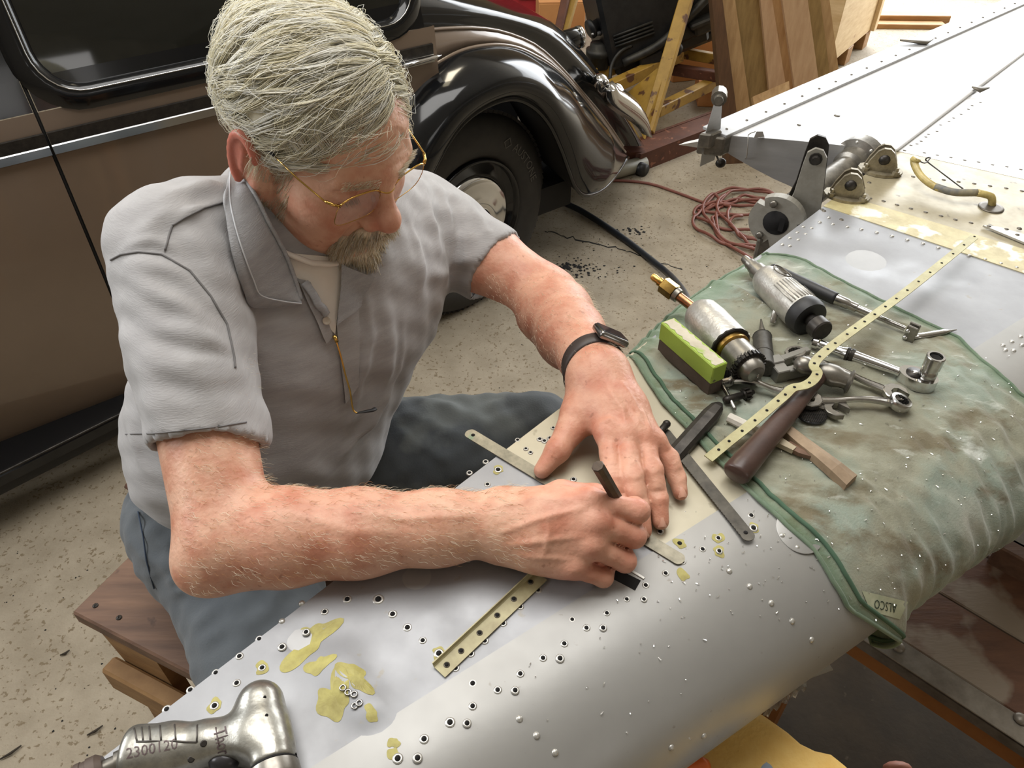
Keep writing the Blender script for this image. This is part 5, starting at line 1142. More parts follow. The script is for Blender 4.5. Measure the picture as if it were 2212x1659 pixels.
# --- wooden stakes, marker rod
def stick(name, label, pts, wid, th, m_, cat='stick', grp=None):
    P = []
    for i, ((x, y), w_) in enumerate(zip(pts, wid)):
        p = ct(x, y, th/2+.001); P.append((p, w_))
    m = MB(); R_ = []
    for i, (p, w_) in enumerate(P):
        tt = P[min(i+1, len(P)-1)][0]-P[max(i-1, 0)][0]; tt.z = 0; tt.normalize(); sd = Vector((-tt.y, tt.x, 0))
        R_.append([p-sd*w_-UP*th/2, p+sd*w_-UP*th/2, p+sd*w_*.9+UP*th*.35, p+sd*w_*.2+UP*th*.5, p-sd*w_*.9+UP*th*.4])
    m.grid(R_, closed_v=True, smooth=False); m.f += [tuple(range(5)), tuple(len(R_)*5-5+i for i in range(5))]; m.m += [0,0]; m.sm += [False]*2
    return tag(m.build(name, m_), label, cat, grp)
stick('wooden_stake', 'split grey-brown wooden stake with a broad flat end on the cloth', [(1672,905),(1700,930),(1730,955),(1770,985),(1805,1013),(1838,1042)], [.006,.007,.008,.0085,.010,.0115], .010, M_WOODS)
stick('pale_slat', 'thin pale split slat under the hammer handle', [(1630,925),(1680,952),(1716,972)], [.0055,.006,.004], .006, mat('pale_split_wood', srgb(206,196,172), .7, col2=srgb(170,156,130), scale=40), )
stick('brown_slat', 'dark brown slat tip beside the pale slat', [(1700,960),(1730,975),(1762,988)], [.006,.006,.003], .005, M_STW)
a, b = ct(1574,902,.006), ct(1640,934,.006); m = MB(); m.tube([a, b], .0058, 8, smooth=False); tag(m.build('chalk_stick', mat('white_chalk', srgb(214,210,200), .8, col2=srgb(190,184,172), scale=60)), 'short white eight-sided stick beside the dark file', 'stick')
# --- thin blades on the skin
def blade(name, label, a, b, w_, m_, th=.0011, h0=.0022, h1=.0022, teeth=False, holes=(0, 1)):
    a = onz(*a, ZW+h0); b = onz(*b, ZW+h1); d = unit(b-a); sd = unit(UP.cross(d)); n = d.cross(sd); L = (b-a).length
    t = thing(name, label, 'blade', (a+b)/2)
    out = []
    for k in range(9): q = pi/2+pi*k/8; out.append((w_*math.cos(q)*.8, w_*math.sin(q)))
    out = [(x, y) for x, y in out]+[(x_, -w_*(1-.10*(i % 2) if teeth else 1)) for i, x_ in enumerate(np.linspace(.004, L-.004, 80))]
    for k in range(9): q = -pi/2+pi*k/8; out.append((L+w_*math.cos(q)*.8, w_*math.sin(q)))
    m = MB(); m.prism(out, a, d, sd, n, -th/2, th/2); m.build('blade', m_, t)
    for e in holes:
        m = MB(); m.lathe(a+d*(0.004 if e == 0 else L-.004)+n*(th/2), n, [(0,.0022),(.0003,.0022)], 10); m.build('end_hole', M_HOLE, t)
    return t
M_RULE = mat('stained_steel_rule', srgb(156,150,132), .4, .5, col2=srgb(116,112,98), scale=70, spots=srgb(104,132,108), sspot=22, sthr=.66)
blade('steel_rule', 'stained steel strip running from the wing edge under both hands', (1016,937), (1466,1207), .0068, M_RULE, holes=(0,))
blade('hacksaw_blade', 'dark hacksaw blade lying beside the little finger', (1436,935), (1616,1158), .0068, mat('dark_blade_steel', srgb(98,94,86), .42, .6, col2=srgb(66,63,58), scale=50), teeth=True, h0=.0045, h1=.0035, holes=(1,))
a, b = onz(1418,944,ZW+.006), onz(1440,916,ZW+.010); m = MB(); m.tube([a, b], .0042, 10); m.ball(b, .0046); tag(m.build('short_rivet_set', M_DSTEEL), 'short dark steel rod just past the little finger knuckle', 'hand tool')
# --- yellow-green angle piece
a, b = onz(957,1444,ZW+.003), onz(1170,1243,ZW+.003); d = unit(b-a); sd = unit(UP.cross(d)); L = (b-a).length
t = thing('angle_strip', 'short yellow-green drilled angle strip lying on the bare skin', 'strip', a.lerp(b,.5))
m = MB(); P = [[a+d*x+sd*.0078+UP*.004, a+d*x+sd*.0074+UP*.0006, a+d*x+sd*.0062-UP*.0004, a+d*x-sd*.0066-UP*.0004, a+d*x-sd*.0066-UP*.0014, a+d*x+sd*.007-UP*.0014, a+d*x+sd*.0088+UP*.004] for x in (-.004, 0, L*.3, L*.6, L)]; m.grid(P, closed_v=True, smooth=False); m.f += [tuple(range(7)), tuple(28+i for i in range(7))]; m.m += [0,0]; m.sm += [False]*2; m.build('angle', mat('angle_primer', srgb(178,170,132), .45, .1, col2=srgb(140,130,98), scale=40), t)
for x, y in ((965,1436),(996,1406),(1036,1367),(1074,1329),(1110,1294),(1146,1257)):
    p = onz(x, y, ZW+.0028); m = MB(); m.lathe(p, UP, [(0,.0028),(.0003,.0026)], 12, 0); m.lathe(p+UP*.0002, UP, [(0,.0018),(.0004,.0018)], 10, 1); m.build('hole', [M_RIVETD, M_HOLE], t)
# loose rings left on the dented patch
RL = ['loose metal ring on the dented patch, the uppermost one', 'loose metal ring on the dented patch, just below the uppermost', 'loose metal ring in the middle of the dented patch', 'lowest right loose metal ring on the dented patch', 'lowest left loose metal ring on the dented patch']
for i, (x, y) in enumerate(((741,1487),(752,1496),(765,1500),(776,1519),(766,1524))):
    p = onz(x, y, ZW+.006); h_ = PTREE.ray_cast(p+UP*.1, -UP); p = h_[0]+UP*.001; m = MB(); m.tube([p+Vector((math.cos(q), math.sin(q), 0))*.0024 for q in [2*pi*k/10 for k in range(10)]], .0008, 5, closed=True); tag(m.build('rivet_ring', M_SATIN), RL[i], 'ring', 'loose rings on the dented patch')
# ================================================================ implicit modelling (for the man and the cast drill)
class SDF:
    def __init__(s, lo, hi, h):
        s.lo = np.array(lo, float); s.h = h; s.n = np.ceil((np.array(hi)-s.lo)/h).astype(int)+1; s.d = np.full(s.n, 1.0, np.float32)
    def sub(s, lo, hi, pad):
        a = np.maximum(0, np.floor((np.array(lo)-pad-s.lo)/s.h).astype(int)); b = np.minimum(s.n, np.ceil((np.array(hi)+pad-s.lo)/s.h).astype(int)+1)
        if (b <= a).any(): return None, None
        ax = [s.lo[i]+s.h*np.arange(a[i], b[i]) for i in range(3)]
        return tuple(slice(a[i], b[i]) for i in range(3)), np.meshgrid(*ax, indexing='ij', sparse=True)
    def put(s, sl, v, k, op):
        d = s.d[sl]
        if op == 'u':
            if k > 0: hh = np.maximum(k-np.abs(d-v), 0)/k; s.d[sl] = np.minimum(d, v)-hh*hh*k*.25
            else: s.d[sl] = np.minimum(d, v)
        else:
            v = -v
            if k > 0: hh = np.maximum(k-np.abs(d-v), 0)/k; s.d[sl] = np.maximum(d, v)+hh*hh*k*.25
            else: s.d[sl] = np.maximum(d, v)
    def cap(s, a, b, ra, rb=None, k=.01, op='u', sq=None):
        a = np.array(a, float); b = np.array(b, float); rb = ra if rb is None else rb; R = max(ra, rb)
        sl, g = s.sub(np.minimum(a, b)-R, np.maximum(a, b)+R, k+s.h*3+.004)
        if sl is None: return s
        ab = b-a; L = max(1e-12, ab@ab); t = np.clip(((g[0]-a[0])*ab[0]+(g[1]-a[1])*ab[1]+(g[2]-a[2])*ab[2])/L, 0, 1)
        dx = g[0]-a[0]-t*ab[0]; dy = g[1]-a[1]-t*ab[1]; dz = g[2]-a[2]-t*ab[2]
        if sq is not None:   # squash along a unit vector: (vec, factor)
            v = np.array(sq[0], float); v = v/np.linalg.norm(v); q = (dx*v[0]+dy*v[1]+dz*v[2])*(1/sq[1]-1); dx, dy, dz = dx+q*v[0], dy+q*v[1], dz+q*v[2]
        s.put(sl, (np.sqrt(dx*dx+dy*dy+dz*dz)-(ra+(rb-ra)*t)).astype(np.float32), k, op); return s
    def chain(s, pts, rads, k=.01, kin=.004):
        """tapered chain that blends softly inside itself and with k to the rest"""
        pts = [np.array(p, float) for p in pts]; R = max(rads)
        sl, g = s.sub(np.min(pts, 0)-R, np.max(pts, 0)+R, k+s.h*3+.004)
        if sl is None: return s
        v = None
        for a, b, ra, rb in zip(pts, pts[1:], rads, rads[1:]):
            ab = b-a; L = max(1e-12, ab@ab); t = np.clip(((g[0]-a[0])*ab[0]+(g[1]-a[1])*ab[1]+(g[2]-a[2])*ab[2])/L, 0, 1)
            q = np.sqrt((g[0]-a[0]-t*ab[0])**2+(g[1]-a[1]-t*ab[1])**2+(g[2]-a[2]-t*ab[2])**2)-(ra+(rb-ra)*t)
            if v is None: v = q
            else: hh = np.maximum(kin-np.abs(v-q), 0)/kin; v = np.minimum(v, q)-hh*hh*kin*.25
        s.put(sl, v.astype(np.float32), k, 'u'); return s
    def ell(s, c, r, R=None, k=.01, op='u'):
        c = np.array(c, float); r = np.array(r, float); R = np.eye(3) if R is None else np.array(R, float)   # columns: axes
        m = r.max(); sl, g = s.sub(c-m, c+m, k+s.h*3+.004)
        if sl is None: return s
        X = [g[i]-c[i] for i in range(3)]
        u = [sum(X[i]*R[i, j] for i in range(3)) for j in range(3)]
        k0 = np.sqrt(sum((u[j]/r[j])**2 for j in range(3))); k1 = np.sqrt(sum((u[j]/r[j]**2)**2 for j in range(3)))+1e-9
        s.put(sl, (k0*(k0-1)/k1).astype(np.float32), k, op); return s
    def cut(s, p, n, k=.004):
        """remove the side n points to"""
        p = np.array(p, float); n = np.array(n, float)/np.linalg.norm(n)
        ax = [s.lo[i]+s.h*np.arange(s.n[i]) for i in range(3)]; g = np.meshgrid(*ax, indexing='ij', sparse=True)
        v = ((g[0]-p[0])*n[0]+(g[1]-p[1])*n[1]+(g[2]-p[2])*n[2]).astype(np.float32)
        hh = np.maximum(k-np.abs(s.d-v), 0)/k; s.d = np.maximum(s.d, v)+hh*hh*k*.25; return s
    def mesh(s, relax=1):
        d = s.d; ins = d < 0; n = s.n
        cnt = np.zeros(n-1, np.int8); offs = [(i, j, k) for i in (0, 1) for j in (0, 1) for k in (0, 1)]
        for o in offs: cnt += ins[o[0]:n[0]-1+o[0], o[1]:n[1]-1+o[1], o[2]:n[2]-1+o[2]]
        act = np.argwhere((cnt > 0) & (cnt < 8)); idx = np.full(n-1, -1, np.int32); idx[tuple(act.T)] = np.arange(len(act))
        V = np.zeros((len(act), 3)); W = np.zeros(len(act))
        cv = {o: d[act[:,0]+o[0], act[:,1]+o[1], act[:,2]+o[2]] for o in offs}
        for o in offs:
            for ax in range(3):
                if o[ax] == 0:
                    p = list(o); p[ax] = 1; p = tuple(p); a, b = cv[o], cv[p]; m = (a < 0) != (b < 0)
                    t = np.where(m, a/(a-b+1e-20*(a == b)), 0); q = np.repeat(np.array(o, float)[None], len(act), 0); q[:, ax] += t
                    V += q*m[:, None]; W += m
        V = (act+V/W[:, None])
        F_ = []
        for ax in range(3):
            sl0 = [slice(None)]*3; sl1 = [slice(None)]*3; sl0[ax] = slice(0, n[ax]-1); sl1[ax] = slice(1, n[ax])
            x = ins[tuple(sl0)] != ins[tuple(sl1)]; b, c = (ax+1) % 3, (ax+2) % 3
            e = np.argwhere(x); e = e[(e[:, b] > 0) & (e[:, c] > 0) & (e[:, b] < n[b]-1) & (e[:, c] < n[c]-1)]
            def at(db, dc): q = e.copy(); q[:, b] += db; q[:, c] += dc; return idx[tuple(q.T)]
            qd = np.stack([at(-1,-1), at(0,-1), at(0,0), at(-1,0)], 1); flip = ~ins[tuple(e.T)]
            qd[flip] = qd[flip][:, ::-1]; F_.append(qd)
        F_ = np.concatenate(F_); F_ = F_[(F_ >= 0).all(1)]
        for _ in range(relax):
            S_ = np.zeros_like(V); N_ = np.zeros(len(V))
            for i in range(4):
                a, b = F_[:, i], F_[:, (i+1) % 4]; np.add.at(S_, a, V[b]); np.add.at(N_, a, 1); np.add.at(S_, b, V[a]); np.add.at(N_, b, 1)
            V = V*.5+.5*S_/np.maximum(N_, 1)[:, None]
        return s.lo+V*s.h, F_
def vnormals(V, Fq):
    n = np.cross(V[Fq[:,2]]-V[Fq[:,0]], V[Fq[:,3]]-V[Fq[:,1]]); N_ = np.zeros_like(V)
    for i in range(4): np.add.at(N_, Fq[:, i], n)
    return N_/(np.linalg.norm(N_, axis=1)[:, None]+1e-12)
def seg_d(V, a, b):
    ab = b-a; t = np.clip(((V-a)@ab)/(ab@ab+1e-12), 0, 1); return np.linalg.norm(V-a-t[:, None]*ab, axis=1), t
def ridge(V, N_, pts, w_, h):
    """raise a soft fold along a polyline"""
    best = np.full(len(V), 9.0); tt = np.zeros(len(V)); n = len(pts)-1
    for i in range(n):
        d, t = seg_d(V, np.array(pts[i]), np.array(pts[i+1])); m = d < best; best[m] = d[m]; tt[m] = (i+t[m])/n
    hh = h*np.exp(-(best/w_)**2)*np.sin(np.pi*np.clip(.12+tt*.8, 0, 1))
    return V+N_*hh[:, None]
def strands(roots, dirs_fn, length, seg, rad, rng, mats, name, parent, jitter=.25, n=3, taper=.35):
    """hair strands as thin three-sided tubes; dirs_fn(P, t) -> step direction arrays"""
    P = roots.copy(); pts = [P.copy()]
    for i in range(seg):
        d = dirs_fn(P, (i+1)/seg, i); P = P+d*(length/seg)[:, None]; pts.append(P.copy())
    pts = np.stack(pts, 1); M_ = len(roots); K = seg+1
    T = np.gradient(pts, axis=1); T /= np.linalg.norm(T, axis=2)[..., None]+1e-12
    ref = np.tile(np.array([.3, .5, .81]), (M_, K, 1)); U = np.cross(T, ref); U /= np.linalg.norm(U, axis=2)[..., None]+1e-12; B = np.cross(T, U)
    r = rad*(1-(1-taper)*np.linspace(0, 1, K)**2)
    ring = np.stack([pts+(U*math.cos(2*pi*k/n)+B*math.sin(2*pi*k/n))*r[None, :, None] for k in range(n)], 2)   # M,K,n,3
    V = ring.reshape(-1, 3); base = (np.arange(M_)*K*n)[:, None, None]; i = (np.arange(seg)*n)[None, :, None]; k = np.arange(n)[None, None, :]; k2 = (k+1) % n
    F_ = np.stack([base+i+k, base+i+k2, base+i+n+k2, base+i+n+k], -1).reshape(-1, 4)
    mi = np.repeat(rng.integers(0, len(mats), M_), seg*n)
    return npmesh(name, V, F_, mats, parent, True, mi)
# ================================================================ the man
HR = np.array([[.71725069,.62138304,.31533247],[-.5728169,.78346807,-.24095348],[-.39677733,-.00780372,.91788172]]); HT = np.array([-.2043894,.77378505,1.29361131])
def hw(p): return np.asarray(p, float)@HR.T+HT
def hl(p): return (np.asarray(p, float)-HT)@HR
def skin_mat():
    m = bpy.data.materials.new('skin'); m.use_nodes = True; nt = m.node_tree; N = nt.nodes; L = nt.links; b = N['Principled BSDF']
    tc = N.new('ShaderNodeTexCoord'); at = N.new('ShaderNodeAttribute'); at.attribute_name = 'flush'
    def noise(sc, de): n = N.new('ShaderNodeTexNoise'); n.inputs['Scale'].default_value = sc; n.inputs['Detail'].default_value = de; L.new(tc.outputs['Object'], n.inputs['Vector']); return n.outputs[0]
    def mixc(f, a, c):
        x = N.new('ShaderNodeMix'); x.data_type = 'RGBA'; L.new(f, x.inputs[0])
        if isinstance(a, tuple): x.inputs[6].default_value = a
        else: L.new(a, x.inputs[6])
        x.inputs[7].default_value = c; return x.outputs[2]
    def rmp(i, a, c):
        r = N.new('ShaderNodeMapRange'); r.inputs[1].default_value = a; r.inputs[2].default_value = c; L.new(i, r.inputs[0]); return r.outputs[0]
    c = mixc(rmp(noise(38, 6), .42, .68), srgb(214,170,144), srgb(192,134,108))
    c = mixc(at.outputs['Fac'], c, srgb(190,106,88))
    sp = rmp(noise(120, 3), .66, .74); mu = N.new('ShaderNodeMath'); mu.operation = 'MULTIPLY'; L.new(sp, mu.inputs[0]); mu.inputs[1].default_value = .5; c = mixc(mu.outputs[0], c, srgb(140,88,66))
    L.new(c, b.inputs['Base Color']); b.inputs['Roughness'].default_value = .48; b.inputs['Specular IOR Level'].default_value = .42
    b.inputs['Subsurface Weight'].default_value = .12; b.inputs['Subsurface Radius'].default_value = (1,.35,.2); b.inputs['Subsurface Scale'].default_value = .006
    n3 = noise(230, 5); bp = N.new('ShaderNodeBump'); bp.inputs['Strength'].default_value = .42; bp.inputs['Distance'].default_value = .0016; L.new(n3, bp.inputs['Height']); L.new(bp.outputs[0], b.inputs['Normal'])
    return m
M_SKIN = skin_mat()
def A3(v): return np.array(v, float)
SHR = A3(atd(374,540,.79)); SHL = A3(atd(915,470,1.10)); ELR = A3(atd(490,1170,.70)); ELL = A3(atd(1176,652,1.05))
WRR = A3(onz(1060,1132,1.066)); WRL = A3(onz(1292,800,1.082))
FWD = np.array([.72,-.69,0]); LAT = (SHL-SHR)/np.linalg.norm(SHL-SHR)
PEL = np.array([-.375,.715,.80])
MAN = thing('person', 'white-haired bearded man in grey polo and jeans, seated, bent over the wing', 'person', (-.38,.68,.66))
BV, BF, BFL = [], [], []
def body_add(V, Fq, fl):
    BF.append(Fq+sum(len(v) for v in BV)); BV.append(V); BFL.append(fl)
# ---------------------------------------------------------------- head (head frame: x forward, y left, z up)
S = SDF((-.125,-.105,-.175), (.148,.105,.150), .0021)
S.ell((-.014,0,.040), (.090,.071,.075), k=0)
S.ell((.028,0,-.022), (.069,.060,.084), k=.03)
S.ell((.040,0,.050), (.055,.056,.046), k=.03)
for y in (-1, 1):
    S.cap((.080,.040*y,.024), (.092,.012*y,.022), .0095, .009, k=.022)    # brow
    S.ell((.058,.045*y,-.022), (.026,.020,.020), k=.024)                   # cheekbone
    S.cap((.000,.056*y,-.050), (.066,.026*y,-.098), .017, .018, k=.03)     # jaw
    S.ell((.052,.036*y,-.052), (.032,.025,.036), k=.024)
S.ell((.076,0,-.100), (.024,.026,.022), k=.02); S.ell((.078,0,-.062), (.024,.030,.026), k=.02)
S.cap((.093,0,.018), (.112,0,-.016), .0080, .0110, k=.014); S.ell((.1145,0,-.024), (.0145,.0135,.0130), k=.010)
for y in (-1, 1):
    S.ell((.101,.0145*y,-.030), (.013,.0095,.0095), k=.006)
    S.ell((.098,.031*y,.004), (.020,.019,.0125), k=.012, op='s')          # socket
    S.ell((.0745,.032*y,.003), (.0145,.0155,.0125), k=.003)                # lid over the eyeball
    S.cap((.0865,.044*y,-.0045), (.0890,.032*y,-.0062), .0012, .0013, k=.002, op='s'); S.cap((.0890,.032*y,-.0062), (.0880,.021*y,-.0045), .0013, .0012, k=.002, op='s')   # lid line
    S.cap((.082,.046*y,.0115), (.089,.030*y,.0135), .0012, .0012, k=.003, op='s')      # fold above the lid
    S.cap((.080,.045*y,-.015), (.090,.022*y,-.017), .004, .003, k=.007)    # bag under the eye
    S.cap((.098,.022*y,-.036), (.080,.038*y,-.066), .0022, .002, k=.008, op='s')       # nasolabial fold
    # ear
    eR = np.array([[.96,.30*y,-.14],[-.30*y,.95,.10*y],[.16,-.06*y,.98]]); eC = A3((-.006,.076*y,-.008))
    S.ell(eC, (.0205,.0070,.0340), eR, k=.007)
    S.cap((.004,.075*y,-.034), (.007,.073*y,-.043), .0085, .0075, k=.008)
    hx = [tuple(eC+eR@A3((.0205*.93*math.cos(q), .0068, .034*.93*math.sin(q)))*A3((1,1,1))) if y < 0 else tuple(eC+eR@A3((.0205*.93*math.cos(q), .0068, .034*.93*math.sin(q)))) for q in np.linspace(.35, 4.1, 14)]
    if y < 0: hx = [tuple(eC+A3((a_[0]-eC[0], -(.0085+.0*i), a_[2]-eC[2]))) for i, a_ in enumerate(hx)]
    S.chain(hx, [.0042]*14, k=.003, kin=.003)
    S.ell(eC+A3((.002,.0085*y,.004)), (.0095,.0075,.0185), k=.005, op='s')
    S.cap(eC+A3((-.004,.0065*y,.012)), eC+A3((-.006,.0065*y,-.012)), .0028, .0026, k=.005)
NB_ = hl(A3((-.245,.815,1.185)))
S.chain([(-.022,0,-.02), tuple(lerp(A3((-.022,0,-.02)), NB_, .6)), tuple(NB_)], [.055,.054,.066], k=.025)
S.cap((.02,0,-.075), (.062,0,-.092), .026, .020, k=.02)
V, Fq = S.mesh(1)
_T = BVHTree.FromPolygons(V.tolist(), Fq.tolist()); _N = vnormals(V, Fq)
for z in (.034,.043,.052,.061):
    q = [_T.ray_cast(Vector((.25, y, z+.003*math.cos(y*70))), Vector((-1,0,0)))[0] for y in np.linspace(-.040,.040,11)]
    V = ridge(V, _N, [A3(p) for p in q if p is not None], .0026, -.0009)
for y in (-1, 1):   # crow's feet
    for k in range(3):
        q = [_T.ray_cast(Vector((x, .2*y, .004-.008*k+(x-.066)*(-.3+.35*k)*-1)), Vector((0,-y,0)))[0] for x in (.072,.064,.056)]
        V = ridge(V, _N, [A3(p) for p in q if p is not None], .0020, -.0007)
fl = .5*np.exp(-(np.linalg.norm((V-A3((.114,0,-.024)))/[.022,.02,.02], axis=1))**2)+.30*np.exp(-(np.linalg.norm((V-A3((.06,-.045,-.03)))/[.03,.03,.028], axis=1))**2)+.30*np.exp(-(np.linalg.norm((V-A3((.06,.045,-.03)))/[.03,.03,.028], axis=1))**2)
fl = np.maximum(fl, .85*np.clip((np.abs(V[:,1])-.078)/.008, 0, 1)*(V[:,0] < .03)); fl = np.maximum(fl, .55*np.clip((-.075-V[:,2])/.03, 0, 1)*(V[:,0] < .05))
HEADV, HEADF = V, Fq
body_add(hw(V), Fq, fl)
# ---------------------------------------------------------------- right arm and fist
def zpt(x, y, z): return A3(onz(x, y, z))
S = SDF((-.42,.34,1.028), (.150,.74,1.285), .0021)
S.cap(SHR, lerp(SHR, ELR, .5), .055, .046, k=.02); S.cap(lerp(SHR, ELR, .5), ELR, .046, .0415, k=.02)
ED = WRR-ELR; S.chain([ELR+A3((0,0,-.002)), ELR+ED*.22+A3((0,0,.001)), ELR+ED*.5, ELR+ED*.8, WRR], [.0400,.0420,.0375,.0315,.0295], k=.02, kin=.02)
S.ell(A3(ELR)+A3((-.018,-.020,-.010)), (.024,.024,.022), k=.02)
K_i, K_m, K_r, K_p = zpt(1276,1082,1.102), zpt(1290,1130,1.094), zpt(1280,1180,1.078), zpt(1240,1225,1.060)
PI_, PM, PR, PP = zpt(1378,1104,1.094), zpt(1370,1158,1.075), zpt(1350,1212,1.056), zpt(1303,1247,1.0445)
for kk, r_ in ((K_i,.0125),(K_m,.0125),(K_r,.0115),(K_p,.0105)):
    a_ = lerp(WRR, kk, .12); S.chain([a_, lerp(a_, kk, .5), kk], [.020,.0175,r_], k=.018, kin=.01)
S.cap(lerp(WRR, K_i, .2)+A3((0,.012,-.008)), lerp(WRR, K_i, .75)+A3((0,.012,-.016)), .022, .018, k=.02)     # thumb muscle
S.cap(lerp(WRR, K_p, .2)+A3((0,.0,-.010)), lerp(WRR, K_p, .85)+A3((0,.008,-.010)), .019, .014, k=.02)       # heel
FT_ = np.array(S.d)
fing = [(K_i, PI_, (.113,.455,1.076), (.099,.466,1.063), .0108), (K_m, PM, (.112,.446,1.055), (.091,.455,1.047), .0110), (K_r, PR, (.101,.433,1.0445), (.080,.438,1.043), .0104), (K_p, PP, (.088,.419,1.041), (.068,.424,1.041), .0092)]
palm = S.d.copy(); acc = None
for (a_, b_, c_, e_, r_) in fing:
    S.d = np.full(S.n, 1.0, np.float32); S.chain([lerp(a_, b_, -.10), lerp(a_, b_, .5), A3(b_), A3(c_), A3(e_)], [r_*1.0, r_*.93, r_*.99, r_*.90, r_*.80], k=0, kin=.003)
    acc = S.d.copy() if acc is None else np.minimum(acc, S.d)
S.d = np.full(S.n, 1.0, np.float32); S.chain([WRR+A3((.022,.018,-.006)), A3((.046,.470,1.076)), A3((.078,.474,1.068)), A3((.099,.463,1.056))], [.016,.0135,.0122,.0095], k=0, kin=.005)
acc = np.minimum(acc, S.d); kq = .0045; hh = np.maximum(kq-np.abs(palm-acc), 0)/kq; S.d = np.minimum(palm, acc)-hh*hh*kq*.25
S.d = np.maximum(S.d, -np.float32(0)+S.d)
for kk, r_ in ((K_i,.0075),(K_m,.0075),(K_r,.007),(K_p,.006)):   # knuckle bumps and tendons
    up = A3((0,-.25,.97)); S.ell(kk+up*.0065, (.009,.008,.006), k=.006); S.cap(kk+up*.007, lerp(WRR, kk, .35)+up*.0155, .0026, .0022, k=.006)
V, Fq = S.mesh(1); N_ = vnormals(V, Fq)
def veins(V, Fq, N_, lines):
    T = BVHTree.FromPolygons(V.tolist(), Fq.tolist())
    for pts, w_, h in lines:
        q = [T.ray_cast(CAM, ray(*p).normalized())[0] for p in pts]; q = [A3(x) for x in q if x is not None]
        if len(q) > 1: V = ridge(V, N_, q, w_, h)
    return V
V = veins(V, Fq, N_, [([(1085,1150),(1140,1130),(1200,1112),(1262,1098)],.0032,.0020), ([(1100,1180),(1150,1172),(1200,1165),(1255,1160)],.0030,.0016), ([(1180,1120),(1186,1150),(1180,1185),(1172,1200)],.0026,.0016), ([(1120,1200),(1180,1205),(1240,1210)],.0030,.0014), ([(1080,1090),(1150,1075),(1230,1080)],.0034,.0014), ([(800,1110),(900,1120),(1000,1115),(1060,1110)],.004,.0016), ([(620,1100),(760,1150),(880,1150)],.005,.0012)])
fl = np.zeros(len(V))
for kk in (K_i, K_m, K_r, K_p, PI_, PM, PR): fl = np.maximum(fl, .6*np.exp(-(np.linalg.norm(V-kk, axis=1)/.020)**2))
fl = np.maximum(fl, .30*np.clip((V[:,0]-.0)/.05, 0, 1)); fl = np.maximum(fl, .28*np.exp(-(np.linalg.norm(V-(ELR+ED*.35), axis=1)/.09)**2))
RARM = (V, Fq, N_); body_add(V, Fq, fl)
# ---------------------------------------------------------------- left arm and spread hand
S = SDF((-.20,.42,1.026), (.225,1.10,1.205), .0020)
S.cap(SHL, lerp(SHL, ELL, .5), .056, .050, k=.02); S.cap(lerp(SHL, ELL, .5), ELL, .050, .046, k=.02)
ED2 = WRL-ELL; sqv = A3((0,.2,1)); S.chain([ELL, ELL+ED2*.25, ELL+ED2*.55, ELL+ED2*.85, WRL], [.045,.046,.039,.030,.0285], k=.02, kin=.02)
Ki, Km, Kr, Kp = zpt(1312,934,1.070), zpt(1352,938,1.073), zpt(1388,948,1.069), zpt(1414,958,1.061)
for kk, r_ in ((Ki,.0130),(Km,.0128),(Kr,.0120),(Kp,.0110)):
    a_ = lerp(WRL, kk, .1); S.chain([a_, lerp(a_, kk, .5)+A3((0,0,-.003)), kk], [.0215,.0185,r_], k=.02, kin=.01)
TM = zpt(1232,930,1.055)
S.chain([lerp(WRL, Ki, .18)+A3((-.010,0,-.006)), lerp(WRL, TM, .6)+A3((0,0,-.008)), TM], [.022,.0185,.0145], k=.022, kin=.01)
S.cap(lerp(WRL, Ki, .55)+A3((-.004,0,-.012)), lerp(WRL, TM, .75), .012, .011, k=.02)
palm = S.d.copy(); acc = None
fing = [(Ki, zpt(1325,1028,1.062), zpt(1334,1082,1.050), zpt(1342,1122,1.040), .0108), (Km, zpt(1365,1028,1.066), zpt(1380,1095,1.052), zpt(1389,1146,1.0402), .0108), (Kr, zpt(1408,1016,1.064), zpt(1421,1078,1.050), zpt(1427,1126,1.0395), .0104), (Kp, zpt(1445,990,1.054), zpt(1462,1032,1.044), zpt(1470,1065,1.0385), .0094)]
FINL = fing
for (a_, b_, c_, e_, r_) in fing:
    S.d = np.full(S.n, 1.0, np.float32); S.chain([A3(a_), lerp(A3(a_), b_, .5), A3(b_), lerp(A3(b_), c_, .5), A3(c_), A3(e_)], [r_*1.1, r_*.98, r_*1.08, r_*.95, r_*.97, r_*.80], k=0, kin=.004)
    acc = S.d.copy() if acc is None else np.minimum(acc, S.d)
S.d = np.full(S.n, 1.0, np.float32); TI = zpt(1205,972,1.050); TT = zpt(1171,1016,1.0395); S.chain([TM, lerp(TM, TI, .5), TI, TT], [.0135,.0122,.0125,.0088], k=0, kin=.006); acc = np.minimum(acc, S.d)
kq = .008; hh = np.maximum(kq-np.abs(palm-acc), 0)/kq; S.d = np.minimum(palm, acc)-hh*hh*kq*.25
for kk in (Ki, Km, Kr, Kp):
    S.ell(kk+A3((0,0,.0070)), (.009,.0095,.006), k=.007); S.cap(kk+A3((0,0,.0085)), lerp(WRL, kk, .3)+A3((0,0,.0185)), .0024, .002, k=.007)
for i, (a_, b_, c_, e_, r_) in enumerate(fing):      # creases over the joints, nails
    dv = (A3(b_)-A3(a_)); dv /= np.linalg.norm(dv); sd = np.cross(dv, [0,0,1]); sd /= np.linalg.norm(sd); up = np.cross(sd, dv)
    for o in (-.0045, 0, .0045): S.cap(A3(b_)+up*(r_*1.06)+dv*o-sd*.0055, A3(b_)+up*(r_*1.06)+dv*o+sd*.0055, .0013, .0013, k=.003, op='s')
    for o in (-.002, .002): S.cap(A3(c_)+up*(r_*.98)+dv*o-sd*.005, A3(c_)+up*(r_*.98)+dv*o+sd*.005, .0010, .0010, k=.003, op='s')
V, Fq = S.mesh(1); N_ = vnormals(V, Fq)
